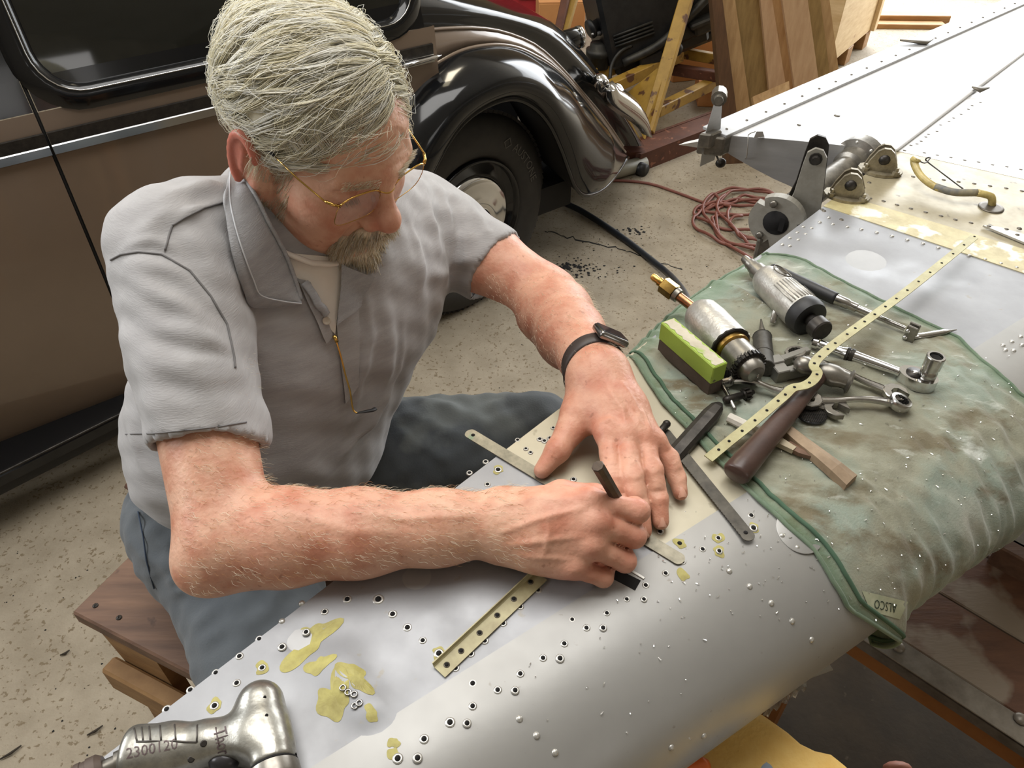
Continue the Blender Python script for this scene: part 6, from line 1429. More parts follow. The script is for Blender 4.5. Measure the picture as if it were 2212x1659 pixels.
V = veins(V, Fq, N_, [([(1322,850),(1345,885),(1352,915)],.0028,.0022), ([(1345,830),(1380,890),(1388,925)],.0030,.0020), ([(1385,880),(1395,905),(1405,930)],.0026,.0022), ([(1300,912),(1318,905),(1335,918)],.0028,.0018), ([(1360,880),(1375,905),(1382,920)],.0024,.0018), ([(1300,800),(1320,850),(1330,880)],.0034,.0012)])
fl = np.zeros(len(V))
for kk, q in ((Ki,.55),(Km,.5),(Kr,.45),(Kp,.45)): fl = np.maximum(fl, q*np.exp(-(np.linalg.norm(V-kk, axis=1)/.022)**2))
for f_ in fing: fl = np.maximum(fl, .5*np.exp(-(np.linalg.norm(V-f_[1], axis=1)/.011)**2)); fl = np.maximum(fl, .35*np.exp(-(np.linalg.norm(V-f_[3], axis=1)/.012)**2))
fl = np.maximum(fl, .22); LARM = (V, Fq); body_add(V, Fq, fl)
# ---------------------------------------------------------------- trunk (inside the clothes) joins head and arms
MIDS = (SHR+SHL)/2
S = SDF(np.minimum(SHR, PEL)-.16, np.maximum(SHL, A3((-.1,.9,1.25)))+.12, .008)
S.cap(SHR*.85+SHL*.15, SHL*.85+SHR*.15, .060, .060, k=.03); S.cap(MIDS, PEL, .10, .11, k=.05); S.cap(MIDS, A3((-.235,.805,1.21)), .06, .05, k=.03); S.cap(SHR, MIDS, .045, .06, k=.02); S.cap(SHL, MIDS, .045, .06, k=.02)
V, Fq = S.mesh(1); body_add(V, Fq, np.zeros(len(V)))
V = np.concatenate(BV); Fq = np.concatenate(BF); fl = np.concatenate(BFL)
BODY = npmesh('body', V, Fq, M_SKIN, MAN); at = BODY.data.attributes.new('flush', 'FLOAT', 'POINT'); at.data.foreach_set('value', np.clip(fl, 0, 1).astype(np.float32))
# finger nails of the left hand
M_NAIL = mat('nail', srgb(214,164,142), .3)
for (a_, b_, c_, e_, r_) in FINL[1:]:
    a_, e_ = A3(c_), A3(e_); dv = (e_-a_)/np.linalg.norm(e_-a_); sd = np.cross(dv, [0,0,1]); sd /= np.linalg.norm(sd); up = np.cross(sd, dv); c = e_+up*r_*.70-dv*.001
    m = MB(); P = [[Vector(c+dv*(.0065*x)+sd*(y*.0052*(1-.18*x*x))-up*(.0030*y*y+.0012*x*x*(x > 0))+up*.0012) for y in (-1,-.6,-.2,.2,.6,1)] for x in (-1,-.5,0,.5,.9,1.15)]
    m.grid(P); m.build('finger_nail', M_NAIL, MAN)
# ---------------------------------------------------------------- polo shirt
def shirt_mat(name, c1, c2, rough=.85):
    return mat(name, c1, rough, col2=c2, scale=16, amt=.7, stretch=(1,1,7), bump=.35, bscale=170, sheen=.25, dist=.0014)
M_SHIRT = shirt_mat('grey_marl_jersey', srgb(168,166,166), srgb(148,146,146)); M_COLLAR = mat('ribbed_grey_knit', srgb(160,160,162), .85, col2=srgb(142,142,144), scale=30, bump=.4, bscale=240, stretch=(1,1,5), sheen=.25)
S = SDF((-.62,.38,.72), (.12,1.20,1.33), .0045)
A_R = lerp(SHR, ELR, .70); A_L = lerp(SHL, ELL, .60)
CHE = MIDS+FWD*.020-A3((0,0,.045)); BEL = A3(atd(585,845,1.0))
S.cap(lerp(SHR, SHL, .12), lerp(SHR, SHL, .88), .070, .066, k=.04)
S.cap(MIDS-FWD*.035+A3((0,0,.01)), MIDS-FWD*.06-A3((0,0,.12)), .085, .11, k=.06)
RB_ = np.stack([LAT, np.cross([0,0,1], LAT)/np.linalg.norm(np.cross([0,0,1], LAT)), np.cross(LAT, np.cross([0,0,1], LAT)/np.linalg.norm(np.cross([0,0,1], LAT)))], 1)
S.ell(CHE-A3((0,0,.03)), (.175,.115,.14), RB_, k=.06)
S.ell(BEL, (.168,.145,.17), RB_, k=.06)
S.ell(PEL+A3((.035,-.01,.09)), (.160,.140,.12), RB_, k=.06); S.cut(PEL+A3((0,0,.085)), (-.25,0,-1), k=.02)
S.ell(lerp(BEL, MIDS, .45), (.175,.135,.15), RB_, k=.05)
S.cap(SHR, lerp(SHR, ELR, .80), .0660, .0515, k=.022); S.cap(SHL, lerp(SHL, ELL, .75), .0620, .0555, k=.022)
S.chain([MIDS+A3((0,0,.03)), A3((-.242,.812,1.198))], [.085,.066], k=.04)
# open sleeve ends, flat hem
uR = (ELR-SHR)/np.linalg.norm(ELR-SHR); uL = (ELL-SHL)/np.linalg.norm(ELL-SHL)
def cut_local(S, p, n, rad):
    p = A3(p); n = A3(n)/np.linalg.norm(n); ax = [S.lo[i]+S.h*np.arange(S.n[i]) for i in range(3)]; g = np.meshgrid(*ax, indexing='ij', sparse=True)
    q = (g[0]-p[0])*n[0]+(g[1]-p[1])*n[1]+(g[2]-p[2])*n[2]; r = np.sqrt((g[0]-p[0])**2+(g[1]-p[1])**2+(g[2]-p[2])**2)
    m = (r < rad) & (q > -.03); S.d[m] = np.maximum(S.d[m], q[m])
cut_local(S, A_R, uR-A3((.20,0,0)), .14); cut_local(S, A_L, uL, .13)
S.cap(A_R-uR*.030, A_R+uR*.06, .0465, .0465, k=.004, op='s'); S.cap(A_L-uL*.025, A_L+uL*.05, .049, .0495, k=.004, op='s')
S.cap(hw((-.03,0,-.09)), A3((-.236,.806,1.24)), .060, .064, k=.01, op='s')
V, Fq = S.mesh(2)
T_ = BVHTree.FromPolygons(V.tolist(), Fq.tolist())
def sh(px, py, off=0):
    r = ray(px, py).normalized(); h = T_.ray_cast(CAM, r)
    if h[0] is None: return atd(px, py, .9)
    n = h[1] if h[1].dot(r) < 0 else -h[1]; return h[0]+n*off
N_ = vnormals(V, Fq)
def fold(pts, w_, h):
    global V, N_
    V = ridge(V, N_, [A3(sh(*p)) for p in pts], w_, h)
for pts, w_, h in [
    ([(275,600),(350,640),(430,690),(490,720)], .010, .0065), ([(270,650),(350,705),(430,740),(500,752)], .010, .006), ([(290,560),(370,585),(440,640),(490,690)], .009, .005),
    ([(270,720),(350,790),(430,820),(505,815)], .011, .006), ([(280,760),(350,850),(420,900)], .011, .006), ([(400,700),(450,735),(505,775)], .007, .005), ([(330,760),(420,785),(505,790)],.008,.005), ([(300,820),(330,880),(380,920)],.010,.005),
    ([(300,505),(340,475),(390,455)], .010, .005), ([(265,540),(330,520),(390,545)], .006, .004), ([(370,485),(430,450),(490,432)], .005, .004), ([(400,495),(450,560),(480,640)], .010, .006), ([(440,470),(490,560),(515,700)], .012, .007), ([(350,430),(430,405),(480,400)], .010, .005),
    ([(905,395),(930,470),(945,560)], .010, .007), ([(940,400),(965,470),(975,560)], .009, .007), ([(980,430),(1010,490),(1005,560),(960,620)], .010, .006), ([(1010,440),(1050,500),(1060,560)], .008, .005), ([(905,600),(960,590),(1020,560)], .010, .006), ([(890,480),(905,560),(905,620)], .008, .006),
    ([(790,640),(800,720),(780,820),(760,900),(735,960)], .007, .005), ([(830,640),(845,730),(830,830),(790,920),(740,980)], .012, .006), ([(870,700),(860,800),(800,910),(730,990)], .008, .006), ([(530,690),(560,760),(600,860)], .014, .006), ([(560,690),(640,800),(690,900)],.02,.004),
    ([(250,700),(260,820),(280,930)], .012, .004), ([(285,930),(300,990),(340,1040)], .008, .005), ([(560,930),(640,1000),(700,1030)], .016, .005), ([(520,820),(560,900),(620,960)], .018, .004)]:
    fold(pts, w_, h); 
N_ = vnormals(V, Fq)
rr = np.random.default_rng(11)   # small creases everywhere
for _ in range(10):
    k = rr.normal(0, 1, 3); k /= np.linalg.norm(k); k *= 2*pi/rr.uniform(.03, .09); V = V+N_*(.0006*np.sin(V@k+rr.uniform(0, 6)))[:, None]
SHIRT = npmesh('polo_shirt', V, Fq, M_SHIRT, MAN); tag(SHIRT, 'grey marl short-sleeved polo shirt')
T_ = BVHTree.FromPolygons(V.tolist(), Fq.tolist())
def line(pts, off, k=6): return smooth_pts([sh(x, y, off) for x, y in pts], k)
M_SEAM = mat('shirt_seam', srgb(112,110,110), .9)
for pts in ([(240,562),(262,550),(300,545),(350,550),(410,585),(455,640),(490,700),(505,770),(508,800)], [(372,488),(400,470),(440,450),(488,436)], [(372,488),(365,510),(355,548)]):
    m = MB(); m.tube([sh(x, y, .0006) for x, y in [(lerp(a[0], b[0], t/6), lerp(a[1], b[1], t/6)) for a, b in zip(pts, pts[1:]) for t in range(6)]], .0011, 5); m.build('seam', M_SEAM, SHIRT)
# sleeve hems: a band at each cuff
def band(c, u, r, name):
    ref = Vector(u).orthogonal().normalized(); b_ = Vector(u).cross(ref); P = []
    for k in range(48):
        a = 2*pi*k/48; e = ref*math.cos(a)+b_*math.sin(a)
        row = []; o = Vector(c)-Vector(u)*.024; h = T_.ray_cast(o+e*.16, -e); R0 = (h[0]-o).dot(e) if h[0] is not None and (h[0]-o).length < .085 else r
        R0 = min(R0, r*1.08)
        for q, dr in ((-.0245, -.0008), (-.0235, .0008), (-.012, .0008), (-.002, .0006), (0, 0), (.0, -.003)): row.append(Vector(c)+Vector(u)*q+e*(R0*(1-.02*(q+.024)/.024)+dr))
        P.append(row)
    m = MB(); m.grid(P, closed_u=True); return m.build(name, M_SHIRT, SHIRT)
for pts in ([(272,938),(330,936),(400,930),(470,922),(532,912)], [(1084,524),(1066,575),(1040,620),(1012,648)]):
    q = [T_.ray_cast(CAM, ray(lerp(a[0], b[0], t/5), lerp(a[1], b[1], t/5)).normalized()) for a, b in zip(pts, pts[1:]) for t in range(6)]; q = [h[0]+h[1]*.0004 for h in q if h[0] is not None]
    if len(q) > 3: m = MB(); m.tube(q, .0008, 5); m.build('hem_stitch', M_SEAM, SHIRT)
# undershirt in the open neck, placket and collar leaves
M_WHITET = mat('white_undershirt', srgb(222,214,204), .85, col2=srgb(212,204,192), scale=20, bump=.1, sheen=.2)
def patch(c4, off, name, m_, parent, n=10, bulge=0, offs=None):
    """quad patch on the shirt from four picture corners, following the cloth below"""
    P = []
    for i in range(n+1):
        row = []
        for j in range(n+1):
            u, v = i/n, j/n; x = lerp(lerp(c4[0][0], c4[1][0], u), lerp(c4[3][0], c4[2][0], u), v); y = lerp(lerp(c4[0][1], c4[1][1], u), lerp(c4[3][1], c4[2][1], u), v)
            o = off+bulge*math.sin(pi*v)*math.sin(pi*min(1, u+.3)); row.append((x, y, o))
        P.append(row)
    # common smooth depth: fit through hits
    Q = [[sh(x, y, o) for x, y, o in row] for row in P]
    m = MB(); m.grid(Q); ed = Q[0]+[Q[i][n] for i in range(1, n+1)]+Q[n][n-1::-1]+[Q[i][0] for i in range(n-1, 0, -1)]
    m.grid([ed, [p-(CAM-p).normalized()*-.0 - (p-CAM).normalized()*-.004 for p in ed]], closed_v=True, smooth=False); return m.build(name, m_, parent)
US = patch([(600,545),(742,560),(722,720),(690,690)], .003, 'undershirt', M_WHITET, MAN, 12); tag(US, 'white crew-neck undershirt')
m = MB(); m.tube([sh(x, y, .006) for x, y in ((598,545),(630,556),(670,570),(705,573),(722,571))], .0045, 8, flat=.6); m.build('neck_band', M_WHITET, US)
patch([(636,600),(668,608),(716,722),(700,740)], .006, 'placket', M_SHIRT, SHIRT, 10); patch([(724,690),(770,640),(775,830),(742,870)], .004, 'placket', M_SHIRT, SHIRT, 10)
patch([(728,575),(798,598),(770,660),(722,700)], .010, 'collar', M_COLLAR, SHIRT, 8)
p = sh(698,692,.009); nrm = (CAM-p).normalized(); m = MB(); m.lathe(p-nrm*.001, nrm, [(0,.0042),(.0015,.0046),(.0022,.0040),(.0014,.0030),(.0014,.0005)], 16); m.build('button', mat('pale_button', srgb(188,176,160), .35), SHIRT)
m = MB(); q = [sh(672,640,.012), sh(680,655,.013), sh(690,662,.012), sh(699,676,.010)]; m.tube(smooth_pts([sh(652,612,.010)]+q), .005, 7, flat=.5); m.build('placket_edge', M_COLLAR, SHIRT)
# the big right collar leaf wraps the neck
CL = []
for (ix, iy), (ox, oy), hi, ho in (((512,345),(494,372),.026,.016),((518,360),(488,410),.032,.018),((530,385),(487,460),.034,.018),((556,430),(498,530),.032,.015),((580,480),(515,590),.028,.012),((602,520),(530,635),.022,.010),((622,560),(545,664),.016,.008),((640,610),(600,664),.010,.007),((652,650),(652,658),.007,.007)):
    a_, b_ = sh(ix, iy, 0), sh(ox, oy, 0); a_ = a_+(CAM-a_).normalized()*hi*.8; b_ = b_+(CAM-b_).normalized()*ho; CL.append([a_.lerp(b_, t)+(CAM-a_).normalized()*(.006*math.sin(pi*t)) for t in [k/8 for k in range(9)]])
CLS = [smooth_pts([r[j] for r in CL], 5) for j in range(9)]
m = MB(); m.grid([list(x) for x in zip(*CLS)]); o = m.build('collar', M_COLLAR, SHIRT); md = o.modifiers.new('thickness', 'SOLIDIFY'); md.thickness = .0025
m = MB(); m.tube([p+(CAM-p).normalized()*.002 for p in [r[0] for r in zip(*CLS)]], .0022, 6); m.build('collar_fold', M_COLLAR, SHIRT)
m = MB(); m.tube([p+(CAM-p).normalized()*.002 for p in [r[6] for r in zip(*CLS)]], .0008, 5); m.build('collar_stripe', mat('collar_stripe', srgb(196,198,202), .9), SHIRT)
# ---------------------------------------------------------------- jeans
M_JEAN = mat('worn_blue_denim', srgb(98,104,108), .85, col2=srgb(76,82,88), scale=7, bump=.4, bscale=380, spots=srgb(116,122,122), sspot=5, sthr=.55, sheen=.15, dist=.001)
M_JEAND = M_JEAN
HIPR, HIPL = A3((-.395,.665,.765)), A3((-.305,.785,.775)); KNR, KNL = A3((-.185,.285,.745)), A3((.035,.835,.775))
S = SDF((-.62,.16,.60), (.16,1.0,.95), .0055)
S.ell(PEL-A3((0,0,.03)), (.175,.145,.105), RB_, k=.03); S.cap(HIPR, HIPL, .10, .10, k=.04)
S.cap(HIPR, KNR, .098, .078, k=.04); S.cap(HIPL, KNL, .095, .076, k=.04)
V, Fq = S.mesh(2); T_J = BVHTree.FromPolygons(V.tolist(), Fq.tolist()); N_ = vnormals(V, Fq)
def jh(px, py, off=0):
    r = ray(px, py).normalized(); h = T_J.ray_cast(CAM, r)
    return (h[0]+h[1]*off) if h[0] is not None else atd(px, py, 1.05)
for pts, w_, h in [([(285,1170),(330,1215),(420,1200),(500,1170)], .010, .006), ([(320,1270),(380,1250),(450,1240)], .008, .007), ([(330,1285),(400,1275),(470,1270)], .008, .006), ([(280,1110),(330,1105),(380,1100)], .008, .006), ([(360,1360),(440,1340),(520,1330)], .014, .004), ([(400,1420),(450,1380),(520,1350)], .010, .003), ([(300,1240),(380,1225),(470,1240)], .009, .006), ([(310,1140),(360,1180),(380,1230)], .010, .005), ([(600,1290),(560,1330),(480,1400)], .012, .004), ([(900,860),(980,885),(1060,920)], .012, .005), ([(890,900),(960,930),(1040,960)], .010, .005), ([(860,930),(920,970),(980,1000)], .010, .005)]:
    V = ridge(V, N_, [A3(jh(*p)) for p in pts], w_, h)
N_ = vnormals(V, Fq)
for _ in range(14):
    k = rr.normal(0, 1, 3); k /= np.linalg.norm(k); k *= 2*pi/rr.uniform(.025, .08); V = V+N_*(.0004*np.sin(V@k+rr.uniform(0, 6)))[:, None]
T_J = BVHTree.FromPolygons(V.tolist(), Fq.tolist())
JEANS = npmesh('jeans', V, Fq, M_JEAN, MAN); tag(JEANS, 'worn faded blue jeans')
S = SDF((-.32,.16,.0), (.16,1.0,.80), .008)
ANR, ANL = A3((-.14,.34,.10)), A3((.06,.80,.10)); S.cap(KNR, ANR, .074, .060, k=.03); S.cap(KNL, ANL, .072, .060, k=.03); V, Fq = S.mesh(1); npmesh('trouser_leg', V, Fq, M_JEAN, JEANS)
for a_ in (ANR, ANL):
    S = SDF(a_-A3((.10,.24,.10)), a_+A3((.24,.10,.06)), .006); S.cap(a_-A3((0,0,.055)), a_+A3((.09,-.08,-.062)), .040, .034, k=.02); S.cap(a_, a_-A3((0,0,.05)), .04, .04, k=.02); S.cut(a_-A3((0,0,.098)), (0,0,-1)); V, Fq = S.mesh(1)
    npmesh('boot', V, Fq, mat('dark_boot', srgb(44,38,34), .6), MAN)
m = MB(); bp_ = [jh(x, y, .004) for x, y in ((292,1046),(310,1058),(335,1068))]; m.tube(bp_, .012, 8, flat=.35); m.build('belt', mat('brown_belt', srgb(88,56,40), .5), MAN)
js = [(x, y) for x, y in ((300,1105),(312,1160),(318,1210),(335,1270),(352,1320),(372,1380),(398,1440),(420,1480))]
hs = [T_J.ray_cast(CAM, ray(*p).normalized()) for p in js]; hs = [h[0]+h[1]*.0015 for h in hs if h[0] is not None]
if len(hs) > 2:
    m = MB(); m.tube(hs, .0010, 6); m.build('side_seam', mat('denim_seam', srgb(58,70,88), .9), JEANS)
# ---------------------------------------------------------------- hair, beard, brows
def hmat(n, c, r=.42): 
    m = mat(n, c, r, spec=.5); nt = m.node_tree; b = nt.nodes['Principled BSDF']; tr = nt.nodes.new('ShaderNodeBsdfTranslucent'); tr.inputs[0].default_value = c; mx = nt.nodes.new('ShaderNodeMixShader'); mx.inputs[0].default_value = .5
    nt.links.new(b.outputs[0], mx.inputs[1]); nt.links.new(tr.outputs[0], mx.inputs[2]); nt.links.new(mx.outputs[0], nt.nodes['Material Output'].inputs[0]); return m
MH = [hmat('hair_cream', srgb(250,246,228)), hmat('hair_white', srgb(253,252,246)), hmat('hair_shade', srgb(242,236,214)), hmat('hair_pale', srgb(252,249,238))]
MBD = [hmat('beard_grey', srgb(240,232,212)), hmat('beard_white', srgb(252,249,240)), hmat('beard_dark', srgb(214,198,168)), hmat('beard_cream', srgb(248,240,220))]
M_CAP = mat('hair_underlayer', srgb(244,238,220), .7, col2=srgb(228,220,198), scale=90, stretch=(1,1,1), bump=.4, bscale=300)
hg = np.random.default_rng(5)
EC = A3((-.013,0,.043)); ER = A3((.0935,.0745,.0790))
def zh(x, y):
    return -.026*np.clip((np.asarray(y)+.005)/.03, 0, 1)*np.clip((np.asarray(x)-.03)/.03, 0, 1)+np.interp(x, [-.12,-.09,-.045,-.030,-.018,.010,.018,.034,.048,.062,.078,.09], [-.078,-.078,-.062,-.022,.022,.020,-.010,.000,.032,.046,.060,.066])
def on_e(P, sc=1.0):
    q = (P-EC)/ER; return EC+P*0+q/np.linalg.norm(q, axis=-1, keepdims=True)*ER*np.asarray(sc)[..., None] if np.ndim(sc) else EC+q/np.linalg.norm(q, axis=-1, keepdims=True)*ER*sc
# underlayer cap
ph, th = np.meshgrid(np.linspace(0, 2*np.pi, 73)[:-1], np.linspace(.02, 2.2, 44), indexing='ij')
Pc = np.stack([np.sin(th)*np.cos(ph), np.sin(th)*np.sin(ph), np.cos(th)], -1)*ER*1.045+EC
keep = Pc[..., 2] > zh(Pc[..., 0], Pc[..., 1])+.004
ids = np.arange(keep.size).reshape(keep.shape); Fc = []
for i in range(72):
    for j in range(43):
        q = [(i, j), ((i+1) % 72, j), ((i+1) % 72, j+1), (i, j+1)]
        if all(keep[a] for a in q): Fc.append([ids[a] for a in q])
Fc = np.array(Fc); us = np.unique(Fc); rm = np.full(keep.size, -1); rm[us] = np.arange(len(us))
HAIR = npmesh('hair', hw(Pc.reshape(-1, 3)[us]), rm[Fc], M_CAP, MAN); tag(HAIR, 'thick swept white hair')
def field(P, jit=0):
    x, y = P[:, 0], P[:, 1]; d = np.zeros_like(P)
    right = y < .026+jit
    fx = np.interp(x, [-.06,.0,.035,.06,.09], [-.75,-.62,-.25,.30,.55])
    d[:, 0] = np.where(right, fx, -.25+.3*(x > .04)); d[:, 1] = np.where(right, -1.0, .9); d[:, 2] = np.where(right, -.30, -.35)
    side = np.clip((-y-.045)/.03, 0, 1); d[:, 2] -= side*.55; d[:, 0] += np.where(x < .03, -.45, .15)*side
    return d
def grow(roots, L, seg, lift0, lift1, wob, rng):
    P = roots.copy(); out = [on_e(P, 1.0+lift0)]; M_ = len(P); a1, a2 = rng.uniform(0, 6.28, M_), rng.uniform(0, 6.28, M_); f_ = rng.uniform(.6, 1.6, M_); jit = rng.normal(0, .011, M_)
    for i in range(seg):
        t = (i+1)/seg; d = field(P, jit); n = (P-EC)/ER**2; n /= np.linalg.norm(n, axis=1)[:, None]; d -= n*(d*n).sum(1)[:, None]; d /= np.linalg.norm(d, axis=1)[:, None]+1e-9
        s_ = np.cross(n, d); d = d+s_*(wob*np.sin(a1+f_*t*4))[:, None]; d /= np.linalg.norm(d, axis=1)[:, None]
        P = on_e(P+d*(L/seg)[:, None], 1.0); sc = 1+lift0+(lift1-lift0)*np.sin(np.pi*np.minimum(1, .10+t*.95))**.8+.012*np.sin(a2+t*5)
        out.append(on_e(P, sc))
    return np.stack(out, 1)
def rootpts(n, rng):
    v = rng.normal(0, 1, (n*3, 3)); v /= np.linalg.norm(v, axis=1)[:, None]; P = v*ER+EC; k = P[:, 2] > zh(P[:, 0], P[:, 1])+.003; P = P[k]; return P[:n]
def strand_mesh(pts, rad, mats, name, parent, rng, n=3, taper=.3, mi=None):
    M_, K, _ = pts.shape; T = np.gradient(pts, axis=1); T /= np.linalg.norm(T, axis=2)[..., None]+1e-12
    U = np.cross(T, np.array([.31,.52,.80])); U /= np.linalg.norm(U, axis=2)[..., None]+1e-12; B = np.cross(T, U); r = rad*(1-(1-taper)*np.linspace(0, 1, K)**2)
    ring = np.stack([pts+(U*math.cos(2*pi*k/n)+B*math.sin(2*pi*k/n))*r[None, :, None] for k in range(n)], 2); V = ring.reshape(-1, 3)
    base = (np.arange(M_)*K*n)[:, None, None]; i = (np.arange(K-1)*n)[None, :, None]; k = np.arange(n)[None, None, :]; k2 = (k+1) % n
    F_ = np.stack([base+i+k, base+i+k2, base+i+n+k2, base+i+n+k], -1).reshape(-1, 4)
    mi = np.repeat(rng.integers(0, len(mats), M_) if mi is None else mi, (K-1)*n); return npmesh(name, V, F_, mats, parent, True, mi)
NC, PER = 560, 32
cr = rootpts(NC, hg); xt = hg.random(120); cr[:120] = on_e(np.stack([hg.uniform(-.03,.085,120), hg.normal(.026,.008,120), np.full(120,.10)], 1), 1.0); CLp = grow(cr, hg.uniform(.065, .112, NC), 9, .03, .125, .24, hg)
off = hg.normal(0, 1, (NC, PER, 3)); off *= (.0064*hg.uniform(.2, 1, (NC, PER))/np.linalg.norm(off, axis=2))[..., None]
tt = np.linspace(0, 1, 10)[None, None, :, None]; lenj = hg.uniform(.82, 1.06, (NC, PER))[..., None, None]
ctr_ = CLp[:, None]; rel = ctr_-ctr_[:, :, :1]
pts = ctr_[:, :, :1]+rel*lenj+off[:, :, None, :]*(1-.55*tt)+hg.normal(0, .00034, (NC, PER, 10, 3))*tt
mcl = hg.integers(0, 4, NC); mi = np.where(hg.random((NC, PER)) < .6, mcl[:, None], hg.integers(0, 4, (NC, PER))).ravel()
o = strand_mesh(hw(pts.reshape(-1, 10, 3)), .00042, MH, 'hair_locks', HAIR, hg, mi=mi); tag(o, kind='stuff')
# stray flyaway hairs
fr = rootpts(420, hg); fl_ = grow(fr, hg.uniform(.04, .085, len(fr)), 9, .06, .22, .9, hg)+hg.normal(0, .0012, (len(fr), 10, 3))
o = strand_mesh(hw(fl_), .00022, MH[:2], 'flyaway_hairs', HAIR, hg); tag(o, kind='stuff')
# forelock wisps over the forehead
fo = []
for k in range(64):
    u = hg.random(); a0 = A3((lerp(-.005,.062,u)+hg.normal(0,.006), lerp(-.066,-.020,u)+hg.normal(0,.006), lerp(.080,.108,u)+hg.normal(0,.005)))
    w_ = np.clip(u+hg.normal(0,.16), 0, 1.1); b0 = A3((lerp(.070,.100,w_), lerp(-.058,.012,w_), lerp(.020,.062,w_)+hg.normal(0,.007)))
    cv = A3((0,0,1))*hg.normal(0,.012); l1 = hg.uniform(.07,.125)
    for q in range(16):
        o1, o2 = hg.normal(0,.0030,3), hg.normal(0,.0020,3); L_ = hg.uniform(.72,1.06); row = []
        for t in np.linspace(0, L_, 10):
            p = lerp(a0+o1, b0+o2, t)+cv*math.sin(pi*min(1,t)); row.append(on_e(p[None], 1.02+l1*math.sin(pi*min(1,.12+.80*t)))[0])
        fo.append(row)
o = strand_mesh(hw(np.array(fo)), .00036, MH, 'forelock', HAIR, hg); tag(o, kind='stuff')
# beard and moustache
HN = vnormals(HEADV, HEADF)
def pick(mask, n): 
    ix = np.where(mask)[0]; ix = hg.choice(ix, n); return HEADV[ix], HN[ix]
X, Y, Z_ = HEADV[:, 0], HEADV[:, 1], HEADV[:, 2]
def tuft(P, N0, d, L, seg, curl, droop=0):
    pts = [P]; n = len(P); v = N0*.75+d; v /= np.linalg.norm(v, axis=1)[:, None]; ph = hg.uniform(0, 6.28, (n, 3))
    for i in range(seg):
        t = (i+1)/seg; v = v*.7+d*.42+curl*np.sin(ph+t*6); v[:, 2] -= droop; v /= np.linalg.norm(v, axis=1)[:, None]; pts.append(pts[-1]+v*(L/seg)[:, None])
    return np.stack(pts, 1)
mk = (X > .060) & (np.abs(Y) < .036) & (Z_ < -.072) & (Z_ > -.128)
P, N0 = pick(mk, 3000); d = np.stack([np.full(len(P), .35), P[:, 1]*6, np.full(len(P), -.95)], 1)
S = SDF((.04,-.05,-.16), (.13,.05,-.03), .002); S.ell((.082,0,-.107), (.026,.029,.028), k=0); S.ell((.085,0,-.122), (.018,.020,.020), k=.02)
S.chain([(.088,-.031,-.066), (.101,-.016,-.050), (.105,0,-.047), (.101,.016,-.050), (.088,.031,-.066)], [.006,.0085,.0085,.0085,.006], k=.004); S.cap((.086,-.030,-.066), (.084,-.026,-.092), .007, .009, k=.01); S.cap((.086,.030,-.066), (.084,.026,-.092), .007, .009, k=.01)
V, Fq = S.mesh(1); BEARD = npmesh('beard', hw(V), Fq, mat('beard_underlayer', srgb(236,226,204), .8, col2=srgb(214,200,172), scale=110, bump=.5, bscale=260), MAN); tag(BEARD, 'short white goatee and moustache')
BN = vnormals(V, Fq); low = V[:, 2] < -.080; ix = hg.choice(np.where(low)[0], 3400); P, N0 = V[ix], BN[ix]
d = np.stack([.30+0*P[:, 0], P[:, 1]*8, -.95+0*P[:, 0]], 1)
o = strand_mesh(hw(tuft(P, N0, d, hg.uniform(.012, .026, len(P)), 6, .16)), .00030, MBD, 'beard_hairs', BEARD, hg); tag(o, kind='stuff')
ix = hg.choice(np.where(~low)[0], 2200); P, N0 = V[ix], BN[ix]; d = np.stack([.20+0*P[:, 0], np.sign(P[:, 1])*.45, -.85+0*P[:, 0]], 1)
o = strand_mesh(hw(tuft(P, N0, d, hg.uniform(.010, .019, len(P)), 5, .14)), .00028, MBD, 'moustache_hairs', BEARD, hg); tag(o, kind='stuff')
# sideburn stubble, brows, ear-front wisps
mk = (X > .006) & (X < .040) & (np.abs(Y) > .050) & (Z_ > -.055) & (Z_ < .030)
P, N0 = pick(mk, 1500); d = np.tile(A3((-.25,0,-.95)), (len(P), 1)); o = strand_mesh(hw(tuft(P, N0*.3, d, hg.uniform(.006,.016,len(P))*(1+.8*(P[:,2] > -.01)), 4, .12)), .00024, [MBD[0], MH[2], MH[3]], 'sideburns', HAIR, hg); tag(o, kind='stuff')
mk = (X > .072) & (np.abs(Y) > .010) & (np.abs(Y) < .047) & (Z_ > .0195) & (Z_ < .030)
P, N0 = pick(mk, 420); d = np.stack([.1+0*P[:, 0], np.sign(P[:, 1])*.9, .15+0*P[:, 0]], 1); BR = strand_mesh(hw(tuft(P, N0*.5, d, hg.uniform(.005,.008,len(P)), 4, .12)), .00024, [MBD[0], MBD[1], MH[2]], 'eyebrows', MAN, hg); tag(BR, 'greying eyebrows', kind='stuff')
mk = (X > .080) & (np.abs(Y) > .020) & (np.abs(Y) < .045) & (Z_ > -.0085) & (Z_ < -.0035)
if mk.sum() > 5:
    P, N0 = pick(mk, 130); d = np.stack([.9+0*P[:, 0], np.sign(P[:, 1])*.2, -.35+0*P[:, 0]], 1); o = strand_mesh(hw(tuft(P, N0*.5, d, np.full(len(P), .0055), 3, .06)), .00022, [MBD[2]], 'eyelashes', MAN, hg); tag(o, kind='stuff')
